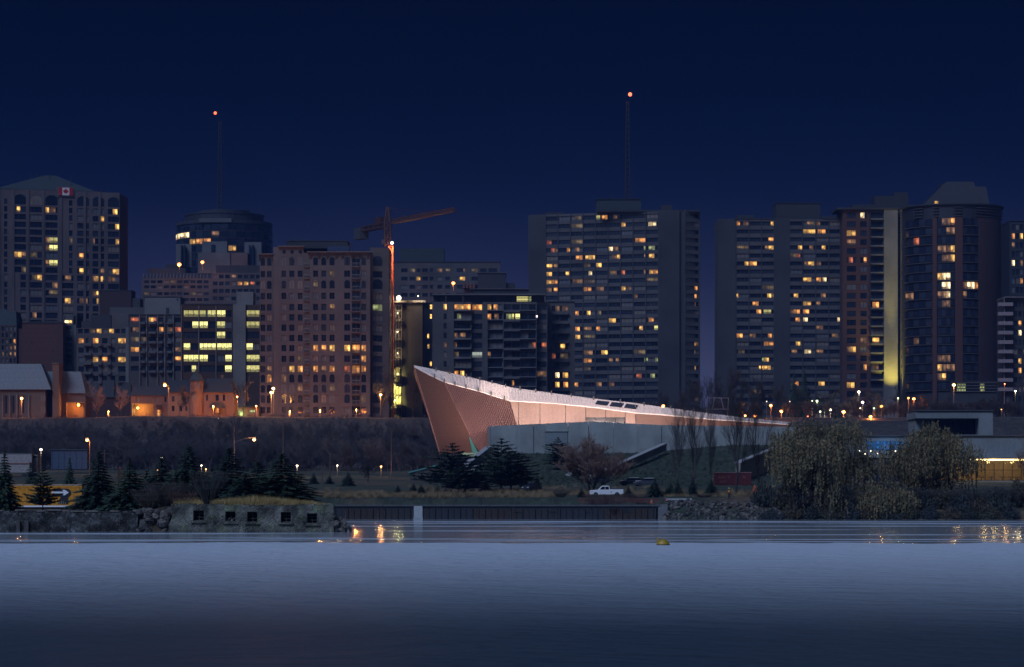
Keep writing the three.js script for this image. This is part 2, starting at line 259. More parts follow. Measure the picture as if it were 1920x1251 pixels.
// one flat face from px0 (at local z0) to px1 (at z1): wall with openings, panes behind them; o.cols [[px, px], ...], o.rows [centre, ...], o.h window height in px
function face(B, o) {
  const xa = X(o.px0, B.d - (o.z0 || 0)) - B.position.x, xb = X(o.px1, B.d - (o.z1 || 0)) - B.position.x, za = o.z0 || 0, zb = o.z1 || 0;
  const L = Math.hypot(xb - xa, zb - za), ang = -Math.atan2(zb - za, xb - xa), t = o.t || 0.45, dRef = B.d - (o.zRef ?? 0);
  const U = px => (px - o.px0) / (o.px1 - o.px0) * L, V = py => B.ly(py, dRef);
  const top = V(o.top), bot = o.bot == null ? 0 : V(o.bot), m = new MB(), arches = new MB();
  const rows = o.rows.map((r, k) => ({ y0: V(r + o.h / 2), y1: V(r - o.h / 2), k, py: r })).filter(r => r.y0 > bot + 0.05 && r.y1 < top).sort((a, b) => a.y0 - b.y0);
  const place = (mesh, u, y, w) => { mesh.position.set(xa + Math.cos(ang) * u + Math.sin(ang) * w, y, za - Math.sin(ang) * u + Math.cos(ang) * w); mesh.rotation.y = ang; return mesh; };
  let y = bot; const bands = [];
  for (const r of rows) {
    bands.push([y, r.y0]);
    const cols = o.cols.filter(c => !c[2] || c[2](r.k)).map(c => [U(c[0]), U(c[1]), c]).sort((a, b) => a[0] - b[0]);
    let x = 0;
    for (const [c0, c1] of cols) { if (!o.piers) m.box(x, c0, r.y0, r.y1, -t, 0); x = c1; }
    if (!o.piers) m.box(x, L, r.y0, r.y1, -t, 0);
    for (const [c0, c1, spec] of cols) {
      const arch = o.arch && o.arch(r.k, spec), w = c1 - c0, h = r.y1 - r.y0, n = o.panes || Math.max(1, Math.round(w / 1.5));
      const hits = (o.lit || []).filter(l => l[0] >= spec[0] - 1 && l[0] <= spec[1] + 1 && Math.abs(l[1] - r.py - (o.tilt ? o.tilt(l[0]) : 0)) < (o.snap || 7.5));
      const cuts = [];
      if (hits.length && (o.whole || w < 2.2)) cuts.push([0, w, hits[0][2]]);
      else for (const q of hits.sort((a, b) => a[0] - b[0])) { const c = U(q[0]) - c0, half = Math.max((q[3] ? q[3] * B.d / F : 1.9) / 2, 0.7); let a = clamp(c - half, cuts.length ? cuts[cuts.length - 1][1] : 0, w), b = clamp(c + half, 0, w); if (a < 0.5) a = cuts.length ? a : 0; if (w - b < 0.5) b = w; if (b - a > 0.3) cuts.push([a, b, q[2]]); }
      let x0 = 0; const parts = [];
      for (const [a, b, hh] of cuts) { if (a - x0 > 0.35) parts.push([x0, a, 0]); parts.push([a - x0 > 0.35 ? a : x0, b, hh]); x0 = b; }
      if (w - x0 > 0.35 || !parts.length) parts.push([x0, w, 0]); else parts[parts.length - 1][1] = w;
      for (const [a, b, hh] of parts) {
        const rr = B.R(), mat = hh ? litMat(hh, Math.floor(B.R() * 5)) : rr < (o.dim ?? 0.06) ? litMat('e', Math.floor(B.R() * 5)) : rr < 0.22 ? CURTAIN[Math.floor(B.R() * 3)] : GLASS[Math.floor(B.R() * 4)];
        const np = Math.max(1, Math.round(n * (b - a) / w));
        place(put('window', paneGeo(b - a - 0.02, h, np, arch && parts.length === 1), mat, B), c0 + (a + b) / 2, r.y0, arch ? 0.02 : -t * 0.6);
      }
      if (o.sill) arches.box(c0 - 0.15, c1 + 0.15, r.y0 - 0.16, r.y0 - 0.005, 0.003, 0.16);
      if (arch) { const rad = w / 2 + 0.22; for (let k = 0; k < 8; k++) { const a0 = k / 8 * Math.PI, a1 = (k + 1) / 8 * Math.PI, q = (a, rr) => [(c0 + c1) / 2 + rr * Math.cos(a), r.y1 + 0.75 * rr * Math.sin(a)];
        const p = [q(a0, w / 2 + 0.02), q(a0, rad), q(a1, rad), q(a1, w / 2 + 0.02)]; arches.hull(p.map(v => [v[0], v[1], 0.003]), p.map(v => [v[0], v[1], 0.14])); } }
    }
    y = r.y1;
  }
  bands.push([y, top]);
  if (o.bands) { bands.forEach(([a, b], k) => { if (b - a > 0.05) place(new MB().box(0.01, L - 0.01, a, b, -t, o.proud || 0).to(k === bands.length - 1 ? 'parapet' : 'spandrel', o.bandMat || o.mat, B), 0, 0, 0); }); }
  else bands.forEach(([a, b]) => { if (b - a > 0.02) m.box(0, L, a, b, -t, 0); });
  if (o.piers) for (const p of o.piers) place(new MB().box(-p[1] / 2, p[1] / 2, bot, top - 0.15, -t - 0.02, (p[2] ?? 0.18)).to('pier', p[3] || o.mat, B), U(p[0]), 0, 0);
  if (m.i.length) place(m.to('wall', o.mat, B), 0, 0, 0);
  if (arches.i.length) place(arches.to(o.arch ? 'window_trim' : 'window_sills', o.trim || o.mat, B), 0, 0, 0);
  return { U, V, L, place, xa, za, ang };
}
const range = (n, a, s) => Array.from({ length: n }, (_, k) => a + s * k);
function roofBits(B, list) { for (const [nm, a, b, t, bt, z0, z1, mat] of list) block(B, nm, a, b, t, bt, z0, z1, mat); }
function mast(B, px, y0, y1, w, z, mat = M.black) {                // lattice mast
  const x = B.lx(px), a = B.ly(y0), b = B.ly(y1), m = new MB(), n = Math.round((b - a) / 2.2);
  const cs = [[-1, -1], [1, -1], [1, 1], [-1, 1]];
  for (let k = 0; k < n; k++) { const h0 = lerp(a, b, k / n), h1 = lerp(a, b, (k + 1) / n), s0 = w * (1 - 0.55 * k / n), s1 = w * (1 - 0.55 * (k + 1) / n);
    cs.forEach((c, i) => { const e = cs[(i + 1) % 4]; m.tube([x + c[0] * s0, h0, z + c[1] * s0], [x + c[0] * s1, h1, z + c[1] * s1], 0.2, 0.2, 4); m.tube([x + c[0] * s0, h0, z + c[1] * s0], [x + e[0] * s1, h1, z + e[1] * s1], 0.11, 0.11, 3); }); }
  return m.to('mast', mat, B);
}
function beacon(B, x, y, z, c, i) {
  put('beacon', new THREE.SphereGeometry(0.75, 12, 8), std(C(0.1, 0.02, 0.02), 0.4, { emissive: C(...c), emissiveIntensity: 2.4 }), B).position.set(x, y, z);
  const l = new THREE.PointLight(C(...c), i); l.position.set(x, y - 1.2, z + 1.2); l.shadow.radius = 20; l.castShadow = true; B.add(l);
}

// ---- pink hotel at the far left, turned a little away
{
  const B = building('hotel_tower', 'tall pink hotel with pyramid roof and red and white flag on its top', -14, 239, 1150);
  const s = 3.908, c = (a, b, f) => [a / s, b / s, f];
  const rows = range(17, 376.6, 14.2), z1 = -14;
  const tilt = px => (px - 40) / 185 * 7.2;
  const lit = crop(0, 300, s, [[133, 357, 'y', 24], [343, 362, 'y', 20], [385, 362, 'd', 40], [740, 437, 'y', 34], [843, 388, 'y', 34], [857, 500, 'y', 20], [385, 590, 'f', 54], [345, 590, 'd', 22], [385, 645, 'f', 54], [345, 645, 'd', 22], [860, 605, 'y', 26], [680, 600, 'd', 20], [385, 757, 'f', 50], [345, 757, 'd', 22], [130, 690, 'y', 50], [172, 690, 'd', 28], [597, 710, 'o', 40], [597, 822, 'y', 38], [845, 828, 'y', 40], [170, 805, 'e', 30], [728, 882, 'y', 48], [685, 880, 'd', 22], [820, 880, 'd', 50], [285, 870, 'y', 20], [250, 870, 'e', 40], [395, 920, 'd', 30], [720, 985, 'y', 20], [688, 985, 'd', 30], [720, 1042, 'y', 26], [493, 1035, 'y', 42], [610, 1035, 'd', 60], [740, 822, 'd', 34], [255, 690, 'e', 30], [495, 870, 'd', 46], [385, 980, 'e', 60], [250, 1140, 'd', 30]]);
  const low = k => k >= 10, high = k => k < 10;
  const f = face(B, { px0: -14, px1: 224, z0: 0, z1, top: 354.5, h: 10.2, rows, mat: M.pink, lit, tilt: px => tilt(px) - 0, snap: 7.1, dim: 0.04, trim: M.tealTrim, arch: (k, sp) => k === 0 && sp[1] - sp[0] > 15,
    cols: [c(-40, -8), c(28, 52), c(100, 187, high), c(147, 187, low), c(217, 304), c(330, 418), c(440, 452, high), c(502, 528, high), c(446, 535, low), c(562, 650), c(676, 762), c(789, 872)] });
  const xl = f.xa, xr = B.lx(224, 1164), xe = B.lx(239.5, 1180);
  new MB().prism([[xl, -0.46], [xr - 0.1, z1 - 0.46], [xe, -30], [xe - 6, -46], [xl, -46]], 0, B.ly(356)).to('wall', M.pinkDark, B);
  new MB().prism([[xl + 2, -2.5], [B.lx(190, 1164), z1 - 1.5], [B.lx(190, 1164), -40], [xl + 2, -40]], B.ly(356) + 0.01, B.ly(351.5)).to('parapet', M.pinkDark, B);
  const ry = B.ly(352), ay = B.ly(329.5, 1170), rx0 = xl + 1, rx1 = B.lx(191, 1164);
  new MB().hull([[rx0, ry, -2], [rx1, ry - 1, z1 - 1], [rx1, ry - 1, -42], [rx0, ry, -42]], [[B.lx(84, 1170), ay, -19], [B.lx(104, 1170), ay, -20], [B.lx(104, 1170), ay, -24], [B.lx(84, 1170), ay, -24]]).to('roof', M.roofTeal, B);
  for (const [px, py] of [[56, 327], [68, 325], [92, 324], [132, 330], [189, 353], [23, 341]]) new MB().tube([B.lx(px, 1165), B.ly(py + 22, 1165), -16], [B.lx(px, 1165), B.ly(py, 1165), -16], 0.22, 0.1, 5).to('antenna', M.black, B);
  for (let k = 0; k < 7; k++) { const px = [-2, 24, 51, 80, 113, 158, 186][k]; f.place(new MB().box(-0.5, 0.5, 0, B.ly(354.5), 0.003, 0.28).to('pilaster', M.pink, B), f.U(px), 0, 0); }
  const t = tex(128, (u, v) => { const W = [0.92, 0.9, 0.9], Rd = [0.72, 0.08, 0.10]; if (u < 0.25 || u > 0.75) return Rd;
    const x = (u - 0.5) / 0.2, y = (v - 0.5) / 0.42; // an eleven-pointed leaf
    const pts = [[0, 1], [0.2, 0.62], [0.42, 0.72], [0.36, 0.25], [0.62, 0.5], [0.7, 0.32], [0.98, 0.36], [0.88, 0.08], [1, -0.05], [0.52, -0.42], [0.58, -0.6], [0.06, -0.52], [0.06, -0.95]]; const P2 = pts.concat([...pts].reverse().map(p => [-p[0], p[1]]));
    let inn = false; for (let i = 0, j = P2.length - 1; i < P2.length; j = i++) if ((P2[i][1] > y) !== (P2[j][1] > y) && x < (P2[j][0] - P2[i][0]) * (y - P2[i][1]) / (P2[j][1] - P2[i][1]) + P2[i][0]) inn = !inn; return inn ? Rd : W; });
  const fw = 26 * 1150 / F, fh = 14.5 * 1150 / F, fg = new THREE.BoxGeometry(fw, fh, 0.3);
  f.place(put('flag', fg, std(C(0.6, 0.6, 0.6), 0.8, { map: t }), B), f.U(122), B.ly(355.5), 0.6);
  f.place(new MB().box(-fw / 2 - 0.6, fw / 2 + 0.6, -fh / 2 - 0.6, fh / 2 + 0.4, -2.4, -0.17).to('flag_backing', M.pink, B), f.U(122), B.ly(355.5), 0.6);
}
// ---- dark round glass tower with antenna
{
  const d = 1400, B = building('round_tower', 'dark round glass tower with tall antenna and red beacon', 320, 503, d);
  const R = 91.5 * d / F, cx = 0, cz = -R, n = 36;
  const drum = (r, y0, y1, name, mat) => { const p = []; for (let k = 0; k < n; k++) { const a = k / n * 2 * Math.PI; p.push([cx + r * Math.cos(a), cz + r * Math.sin(a)]); } return new MB().prism(p, y0, y1).to(name, mat, B); };
  drum(R - 0.6, 0, B.ly(414), 'core', M.dark); drum(R, B.ly(417.5), B.ly(411), 'cornice', M.slate);
  drum(75 * d / F, B.ly(411), B.ly(396), 'upper_storey', M.dark); drum(76.5 * d / F, B.ly(397.5), B.ly(395.5), 'roof_rim', M.slate); drum(49 * d / F, B.ly(395.5), B.ly(388), 'penthouse', M.slate);
  const lits = crop(0, 300, 3.908, [[1270, 535, 'w'], [1310, 535, 'w'], [1330, 535, 'w'], [1420, 582, 'y'], [1450, 582, 'o'], [1480, 582, 'o'], [1505, 582, 'o'], [1540, 580, 'y'], [1716, 642, 'y'], [1592, 650, 'd'], [1550, 530, 'd']]);
  for (const [k, py] of range(8, 425, 13.4).map((v, i) => [i, v])) {
    for (let q = 0; q < 18; q++) { const a0 = Math.PI * q / 18, a1 = Math.PI * (q + 1) / 18, am = (a0 + a1) / 2, w = 2 * R * Math.sin(Math.PI / 36) - 0.5, px = 411.5 - 91.5 * Math.cos(am);
      const hit = lits.find(l => Math.abs(l[0] - px) < 8 && Math.abs(l[1] - py) < 6.8);
      const g = put('window', paneGeo(w, 9.6 * d / F, 2), hit ? litMat(hit[2], q % 5) : GLASS[(q * 3 + k) % 4], B); g.position.set(cx - (R + 0.02) * Math.cos(am), B.ly(py + 4.8), cz + (R + 0.02) * Math.sin(am)); g.rotation.y = am - Math.PI / 2; }
    if (k) drum(R + 0.12, B.ly(py - 5.6), B.ly(py - 7.6), 'floor_band', M.slate);
  }
  for (const [a, b, y0] of [[327.5, 357, 456], [379, 426, 453], [450, 489, 453]]) block(B, 'panel', a, b, y0, 500, -R * 0.7, 0.6 - (Math.abs((a + b) / 2 - 411) / 91) ** 2 * 9, M.panel);
  for (const [a, b] of [[373, 434]]) block(B, 'sign_band', a, b, 409.5, 417, -8, 0.35, M.panel);
  for (const [a, b] of [[338, 340.5], [343.5, 346.5], [466, 469], [471.5, 474.5], [396, 404]]) block(B, 'slit_window', a, b, 459, 500, -1, 0.75 - (Math.abs((a + b) / 2 - 411) / 91) ** 2 * 9 + 0.12, GLASS[0]);
  mast(B, 403, 388, 215, 1.1, cz); beacon(B, B.lx(403.5, d + R), B.ly(212, d + R), cz, [1, 0.13, 0.05], 8);
  for (const [px, py] of [[452, 378], [460, 381], [483, 380]]) new MB().tube([B.lx(px), B.ly(398), cz + 8], [B.lx(px), B.ly(py), cz + 8], 0.2, 0.12, 4).to('antenna', M.black, B);
}
// ---- stepped office block in front of it, floodlit from its roof
{
  const d = 1250, B = building('stepped_office', 'low stepped office with ribbed glass mansard below the round tower', 266, 492, d);
  face(B, { px0: 266, px1: 396, top: 522, h: 5.5, rows: [528.5, 538, 551, 562], mat: M.concrete, cols: range(10, 270, 12.4).map(a => [a, a + 9.5]), dim: 0.02 });
  face(B, { px0: 396.1, px1: 492, z0: 1.2, z1: 1.2, top: 512, h: 7, rows: [519, 532, 546, 560], mat: M.concrete, cols: range(8, 399, 11.6).map(a => [a, a + 8.6]), lit: crop(0, 300, 3.908, [[1772, 908, 'o', 14], [1806, 906, 'y', 14], [1862, 907, 'r', 20], [1700, 840, 'd', 12]]), dim: 0.02 });
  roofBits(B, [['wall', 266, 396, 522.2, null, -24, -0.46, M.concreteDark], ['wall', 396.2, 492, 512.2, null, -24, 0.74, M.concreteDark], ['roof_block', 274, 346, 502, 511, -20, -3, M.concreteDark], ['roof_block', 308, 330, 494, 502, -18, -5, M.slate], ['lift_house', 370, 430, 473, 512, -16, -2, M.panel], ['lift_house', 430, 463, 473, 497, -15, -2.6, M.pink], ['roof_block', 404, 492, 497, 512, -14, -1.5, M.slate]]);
  for (let k = 0; k < 20; k++) { const x = B.lx(268 + k * 6.3); new MB().hull([[x - 0.15, B.ly(521.8), 0.2], [x + 0.15, B.ly(521.8), 0.2], [x + 0.15, B.ly(521.8), -0.1], [x - 0.15, B.ly(521.8), -0.1]], [[x - 0.15, B.ly(511.5), -2.6], [x + 0.15, B.ly(511.5), -2.6], [x + 0.15, B.ly(511.5), -3], [x - 0.15, B.ly(511.5), -3]]).to('mansard_rib', M.slab, B); }
  new MB().hull([[B.lx(266), B.ly(522), 0], [B.lx(395), B.ly(522), 0], [B.lx(395), B.ly(522), -18], [B.lx(266), B.ly(522), -18]], [[B.lx(274), B.ly(511), -2.9], [B.lx(395), B.ly(511), -2.9], [B.lx(395), B.ly(511), -18], [B.lx(274), B.ly(511), -18]]).to('mansard', GLASS[3], B);
}
// ---- small blocks between hotel and office
{
  const d = 1090, B = building('brick_lift_house', 'flat brick rooftop block rising beside the pink hotel', 187, 260, d);
  roofBits(B, [['wall', 187, 246, 545.5, null, -12, 0, M.brickDark], ['wall', 246.2, 262, 559, null, -10, -0.6, M.concreteDark], ['parapet', 186, 247, 543.8, 545.4, -12.2, 0.2, M.slate], ['pipe', 226, 228, 541, 543.7, -4, -3.4, M.black]]);
}
{
  const d = 1060, B = building('pale_rooftop', 'pale flat concrete block with one small dark vent', 262, 340, d);
  roofBits(B, [['wall', 271, 338, 557.5, null, -14, 0, M.concretePale], ['coping', 270.4, 338.6, 556.2, 557.4, -14.2, 0.2, M.slate], ['wall', 205, 270.8, 576, null, -14, -1, M.concrete], ['vent', 311, 317, 577, 588, -0.2, 0.12, M.black], ['vent', 331, 334, 559.5, 564, -0.2, 0.12, M.black]]);
}
{
  const d = 1000, B = building('chateau_block', 'brick block with grey green mansard roof cut by the left edge', -16, 40, d);
  face(B, { px0: -16, px1: 31, top: 609, h: 8, rows: range(6, 616, 12), mat: M.pinkDark, cols: range(6, -12, 7.4).map(a => [a, a + 4.2]), lit: crop(0, 540, 3.908, [[95, 395, 'o', 18], [65, 460, 'd', 16], [95, 460, 'd', 16]]), dim: 0.05 });
  roofBits(B, [['wall', -16, 31, 609.1, null, -16, -0.46, M.brickDark], ['wall', 31.2, 41, 616, null, -14, -1, M.brick]]);
  new MB().hull([[B.lx(-16), B.ly(609), 0], [B.lx(31), B.ly(609), 0], [B.lx(31), B.ly(609), -15], [B.lx(-16), B.ly(609), -15]], [[B.lx(-16), B.ly(583), -3], [B.lx(27), B.ly(583), -3], [B.lx(27), B.ly(583), -12], [B.lx(-16), B.ly(583), -12]]).to('mansard_roof', M.roofTeal, B);
  new MB().hull([[B.lx(-16), B.ly(582.9), -4], [B.lx(12), B.ly(582.9), -4], [B.lx(12), B.ly(582.9), -11], [B.lx(-16), B.ly(582.9), -11]], [[B.lx(-10), B.ly(577), -6], [B.lx(2), B.ly(577), -6], [B.lx(2), B.ly(577), -9], [B.lx(-10), B.ly(577), -9]]).to('roof_cap', M.roofTeal, B);
}
{
  const d = 985, B = building('blank_brick_building', 'windowless dark red brick building with flat roof', 41, 118, d);
  roofBits(B, [['wall', 41.4, 118, 606, null, -16, 0, M.brick], ['coping', 41, 118.4, 604.2, 605.9, -16.2, 0.2, M.slate], ['roof_block', 60, 92, 602, 604.1, -10, -4, M.slate]]);
  for (const [a, y, w] of [[58, 640, 1], [97, 655, 1]]) block(B, 'vent', a, a + w + 2, y, y + 5, -0.2, 0.1, M.brickDark);
}
{
  const d = 992, B = building('banded_apartments', 'narrow apartment block with pale balcony bands and lit top room', 118, 144, d);
  face(B, { px0: 118.4, px1: 137, top: 590, h: 7.2, rows: range(9, 604, 10.6), mat: M.concrete, cols: [[119.5, 136]], bands: 1, piers: [[119.4, 0.5, 0.25], [136.6, 0.6, 0.25]], bandMat: M.slab, lit: [[126, 604, 'w', 6], [133, 604, 'y', 6]], snap: 4, dim: 0 });
  roofBits(B, [['wall', 118.4, 144, 590.2, null, -14, -0.46, M.concreteDark], ['wall', 137.1, 142.5, 609, null, -14, 0.2, M.concretePale]]);
}
{
  const d = 975, B = building('balcony_apartments', 'grey apartment block with recessed balconies and a lit top storey', 143, 240, d);
  const lit = crop(0, 540, 3.908, [[720, 315, 'y', 34], [795, 312, 'y', 40], [610, 320, 'd', 30], [665, 320, 'd', 24], [594, 390, 'o', 26], [700, 390, 'o', 28], [885, 385, 'y', 30], [915, 375, 'o', 24], [700, 527, 'y', 34], [765, 525, 'o', 34], [885, 528, 'y', 30], [912, 520, 'y', 24]]);
  face(B, { px0: 143, px1: 240, top: 615, h: 8.2, rows: [620.8], mat: M.concrete, cols: range(8, 146, 11.6).map(a => [a, a + 9]), lit, snap: 4, bot: 626 });
  face(B, { px0: 143, px1: 240, z0: 0.02, z1: 0.02, top: 626, h: 9.8, rows: range(6, 639, 17.7), mat: M.concrete, cols: [[147, 157], [161, 166], [174, 184], [191, 201], [208, 216], [221, 237]], lit, snap: 5, dim: 0.05 });
  roofBits(B, [['wall', 143, 240, 615.2, null, -16, -0.46, M.concreteDark], ['roof_block', 168, 206, 590, 615, -12, -2, M.slate], ['roof_block', 208, 240, 588, 615, -13, -1.4, M.concrete], ['roof_block', 150, 168, 602, 615, -12, -3, M.concreteDark]]);
  for (const [a, b] of [[157, 172], [184, 191], [201, 208]]) for (let k = 0; k < 5; k++) { block(B, 'balcony', a, b, 644 + k * 17.7, 649 + k * 17.7, 0.02, 1.3, M.slab); }
  block(B, 'fin', 236, 242, 614, null, -0.3, 0.9, M.concretePale);
}
{
  const d = 970, B = building('small_window_apartments', 'brown grey apartment block with rows of small square balconies', 240, 341, d);
  const lit = crop(0, 540, 3.908, [[990, 235, 'r', 50], [1108, 235, 'y', 30], [1135, 240, 'r', 20], [990, 310, 'd', 40], [1180, 300, 'o', 18], [1240, 300, 'd', 26], [980, 455, 'o', 60], [1290, 520, 'o', 30], [1318, 522, 'y', 12], [1310, 445, 'd', 30], [1300, 300, 'r', 30]]);
  face(B, { px0: 242.2, px1: 341, top: 591, h: 9, rows: [600, 618, 636.5, 655.5, 673, 691], mat: M.condo, cols: [[245, 260], [264, 273], [278.5, 293], [298, 306], [313, 323], [328, 339]], lit, snap: 6, dim: 0.08 });
  roofBits(B, [['wall', 242.2, 341, 591.2, null, -15, -0.46, M.concreteDark], ['coping', 241.8, 341.2, 589.4, 591, -15, 0.3, M.slate]]);
  for (const px of [262, 275, 295.5, 309, 325]) block(B, 'pier', px - 1.1, px + 1.1, 591.3, null, 0.003, 0.6, M.concretePale);
  for (let k = 0; k < 6; k++) for (const [a, b] of [[264, 273], [278.5, 293], [298, 306], [313, 323]]) block(B, 'balcony', a + 0.4, b - 0.4, 604 + k * 18.2, 608.4 + k * 18.2, 0.003, 1.5, M.slab);
}
// ---- office with yellow windows and pale stair tower
{
  const d = 955, B = building('lit_office', 'brown office with rows of yellow lit windows and pale stair tower', 340, 487, d);
  const rows = crop(0, 540, 3.908, [[0, 188], [0, 270], [0, 345], [0, 430], [0, 515], [0, 592]]).map(v => v[1]);
  const L = []; const s = (y, ...xs) => xs.forEach(([a, b]) => L.push([(a + b) / 2, y, 'f', b - a]));
  s(188, [1350, 1450], [1464, 1505], [1520, 1578], [1592, 1650]); s(270, [1408, 1452], [1462, 1520], [1592, 1647]); s(345, [1590, 1648]); s(430, [1347, 1392], [1462, 1578], [1590, 1695]); s(515, [1347, 1450], [1462, 1520], [1650, 1695]); s(592, [1408, 1430], [1648, 1695]);
  const L2 = []; for (const [y, a, b] of [[188, 1805, 1898], [270, 1805, 1898], [430, 1805, 1850], [515, 1805, 1898], [592, 1805, 1898]]) L2.push([(a + b) / 2, y, 'f', b - a]);
  face(B, { px0: 340, px1: 437, top: 571.5, h: 12.2, rows, mat: M.brown, cols: [[344, 371.6], [374, 404.4], [406.4, 434]], lit: crop(0, 540, 3.908, L), snap: 6, dim: 0.0 });
  face(B, { px0: 461, px1: 487, z0: 0.01, z1: 0.01, top: 571.5, h: 12.2, rows, mat: M.brown, cols: [[462, 486]], lit: crop(0, 540, 3.908, L2), snap: 6, dim: 0 });
  roofBits(B, [['wall', 340, 437, 571.7, null, -18, -0.46, M.brown], ['wall', 461, 487, 571.7, null, -18, -0.45, M.brown], ['stair_tower', 437.2, 460.8, 571, null, -16, 0.9, M.concretePale], ['coping', 339.6, 437, 569.8, 571.4, -18, 0.2, M.slate], ['roof_block', 442, 473, 546, 571, -12, -3, M.concretePale]]);
  for (const px of [340.3, 372.8, 405.2]) new MB().tube([B.lx(px), 0.5, 0.2], [B.lx(px), B.ly(573), 0.2], 0.22, 0.22, 6).to('downpipe', M.concretePale, B);
}
// ---- brown condominium with arched windows
{
  const d = 905, B = building('arched_condo', 'broad brown condominium tower with arched top windows and dark balcony slots', 486, 730, d);
  const rows = [491.8, 513.5, 535.3, 555, 576, 595.4, 614.6, 634, 653, 673, 692, 711.3, 730.5, 749.7, 769], s = 3.908, c = (a, b) => [440 + a / s, 440 + b / s];
  const lit = [[592.7, 653, 'o'], [607.6, 653, 'o'], [623, 653, 'y'], [650, 653, 'y'], [681, 653, 'o'], [681, 673, 'o'], [547, 692, 'y'], [562.6, 692, 'o'], [592.7, 692, 'o'], [607, 692, 'd'], [623, 692, 'o'], [645, 692, 'r'], [681, 692, 'o'], [504, 692, 'd'], [504, 711, 'o'], [532, 711, 'd'], [563, 730.5, 'd'], [623, 513.5, 'e'], [623, 576, 'd'], [711, 576, 'g'], [563, 673, 'e']];
  const arch = k => [0, 2, 11, 12, 13].includes(k), cf = { mat: M.condo, trim: M.condoTrim, h: 11.6, rows, arch, lit, snap: 7, whole: 1, panes: 2, dim: 0.015 };
  face(B, { ...cf, px0: 487, px1: 512, z0: -1.2, z1: -1.2, top: 477, cols: [c(190, 222), c(236, 270)] });
  face(B, { ...cf, px0: 523, px1: 569, top: 463, cols: [c(343, 377), c(400, 437), c(462, 497)] });
  face(B, { ...cf, px0: 581, px1: 660, z0: 0.6, z1: 0.6, top: 474, cols: [c(575, 610), c(635, 670), c(695, 732), c(803, 845)] });
  face(B, { ...cf, px0: 675, px1: 694, z0: 0.6, z1: 0.6, top: 474, cols: [c(928, 962)] });
  face(B, { ...cf, px0: 694.2, px1: 729, z0: -1.5, z1: -3.5, top: 463, cols: [[699, 717]], panes: 3, mat: M.concrete });
  roofBits(B, [['core', 487.2, 512, 477.2, null, -20, -1.66, M.condo], ['core', 512.1, 569, 463.2, null, -20, -0.46, M.condo], ['core', 569.1, 674.8, 474.2, null, -20, 0.14, M.condo], ['core', 674.9, 694, 474.2, null, -19.9, 0.14, M.condo], ['core', 694.2, 728.6, 463.2, null, -20, -4.2, M.concreteDark],
    ['penthouse', 535, 650, 450, 463.1, -18, -5, M.slate], ['penthouse_roof', 534.4, 650.6, 448.4, 449.9, -18.2, -4.8, M.dark], ['blue_hoarding', 612, 652.5, 460, 474.1, -6, -4.4, M.blueSheet], ['cornice', 485, 514, 475.2, 477, -3, -0.2, M.condoTrim], ['cornice', 521, 571, 461.4, 463, -3, 1.0, M.condoTrim], ['cornice', 576, 697, 472.2, 474, -3, 1.7, M.condoTrim]]);
  for (const [px, py] of [[549, 444.5], [562, 444], [588, 446], [599, 445.5], [662, 469]]) new MB().tube([B.lx(px), B.ly(py + 8), -8], [B.lx(px), B.ly(py), -8], 0.3, 0.25, 6).to('roof_vent', M.black, B);
  // round windows on the raised block, brackets below the cornices
  for (const px of [532.5, 547.5, 563]) { const g = new THREE.CylinderGeometry(0.55, 0.55, 0.12, 16).rotateX(Math.PI / 2); put('round_window', g, GLASS[0], B).position.set(B.lx(px), B.ly(472.5), 0.05); }
  for (const px of [486, 511, 582.5, 598, 614, 630, 642, 660.5, 676, 690]) { const z = px < 520 ? -1.2 : 0.6, x = B.lx(px), y = B.ly(px < 520 ? 477.2 : 474.2); new MB().hull([[x - 0.2, y - 2.1, z], [x + 0.2, y - 2.1, z], [x + 0.2, y - 1.9, z + 0.15], [x - 0.2, y - 1.9, z + 0.15]], [[x - 0.2, y - 0.02, z], [x + 0.2, y - 0.02, z], [x + 0.2, y - 0.02, z + 1.1], [x - 0.2, y - 0.02, z + 1.1]]).to('bracket', M.slate, B); }
  // dark balcony slots: glazed back wall, slabs, rails
  for (const [a, b, zb, lits] of [[512.2, 522.8, -1.62, [692, 711]], [569.2, 580.8, -0.42, [673, 692, 730.5]], [660.2, 674.8, 0.16, [653, 692]]]) rows.forEach((py, k) => {
    const w = B.lx(b) - B.lx(a); const m = put('balcony_door', paneGeo(w - 0.1, 2.4, 2), lits.includes(py) ? litMat('o', k % 5) : GLASS[k % 4], B); m.position.set(B.lx((a + b) / 2), B.ly(py + 8), zb + 0.06);
    block(B, 'balcony_slab', a + 0.2, b - 0.2, py + 8.1, py + 9.6, zb + 0.02, zb + 1.15, M.slab); const r = new MB(); for (let q = 0; q <= 5; q++) { const x = lerp(B.lx(a + 0.4), B.lx(b - 0.4), q / 5); r.tube([x, B.ly(py + 8), zb + 1.1], [x, B.ly(py + 2.2), zb + 1.1], 0.04, 0.04, 4); } r.box(B.lx(a + 0.3), B.lx(b - 0.3), B.ly(py + 2.3), B.ly(py + 1.6), zb + 1.06, zb + 1.14); r.to('railing', M.rail, B); });
  roofBits(B, [['string_course', 523, 569, 738.6, 739.8, 0.003, 0.2, M.condoTrim], ['string_course', 581, 660, 738.6, 739.8, 0.603, 0.8, M.condoTrim]]);
}
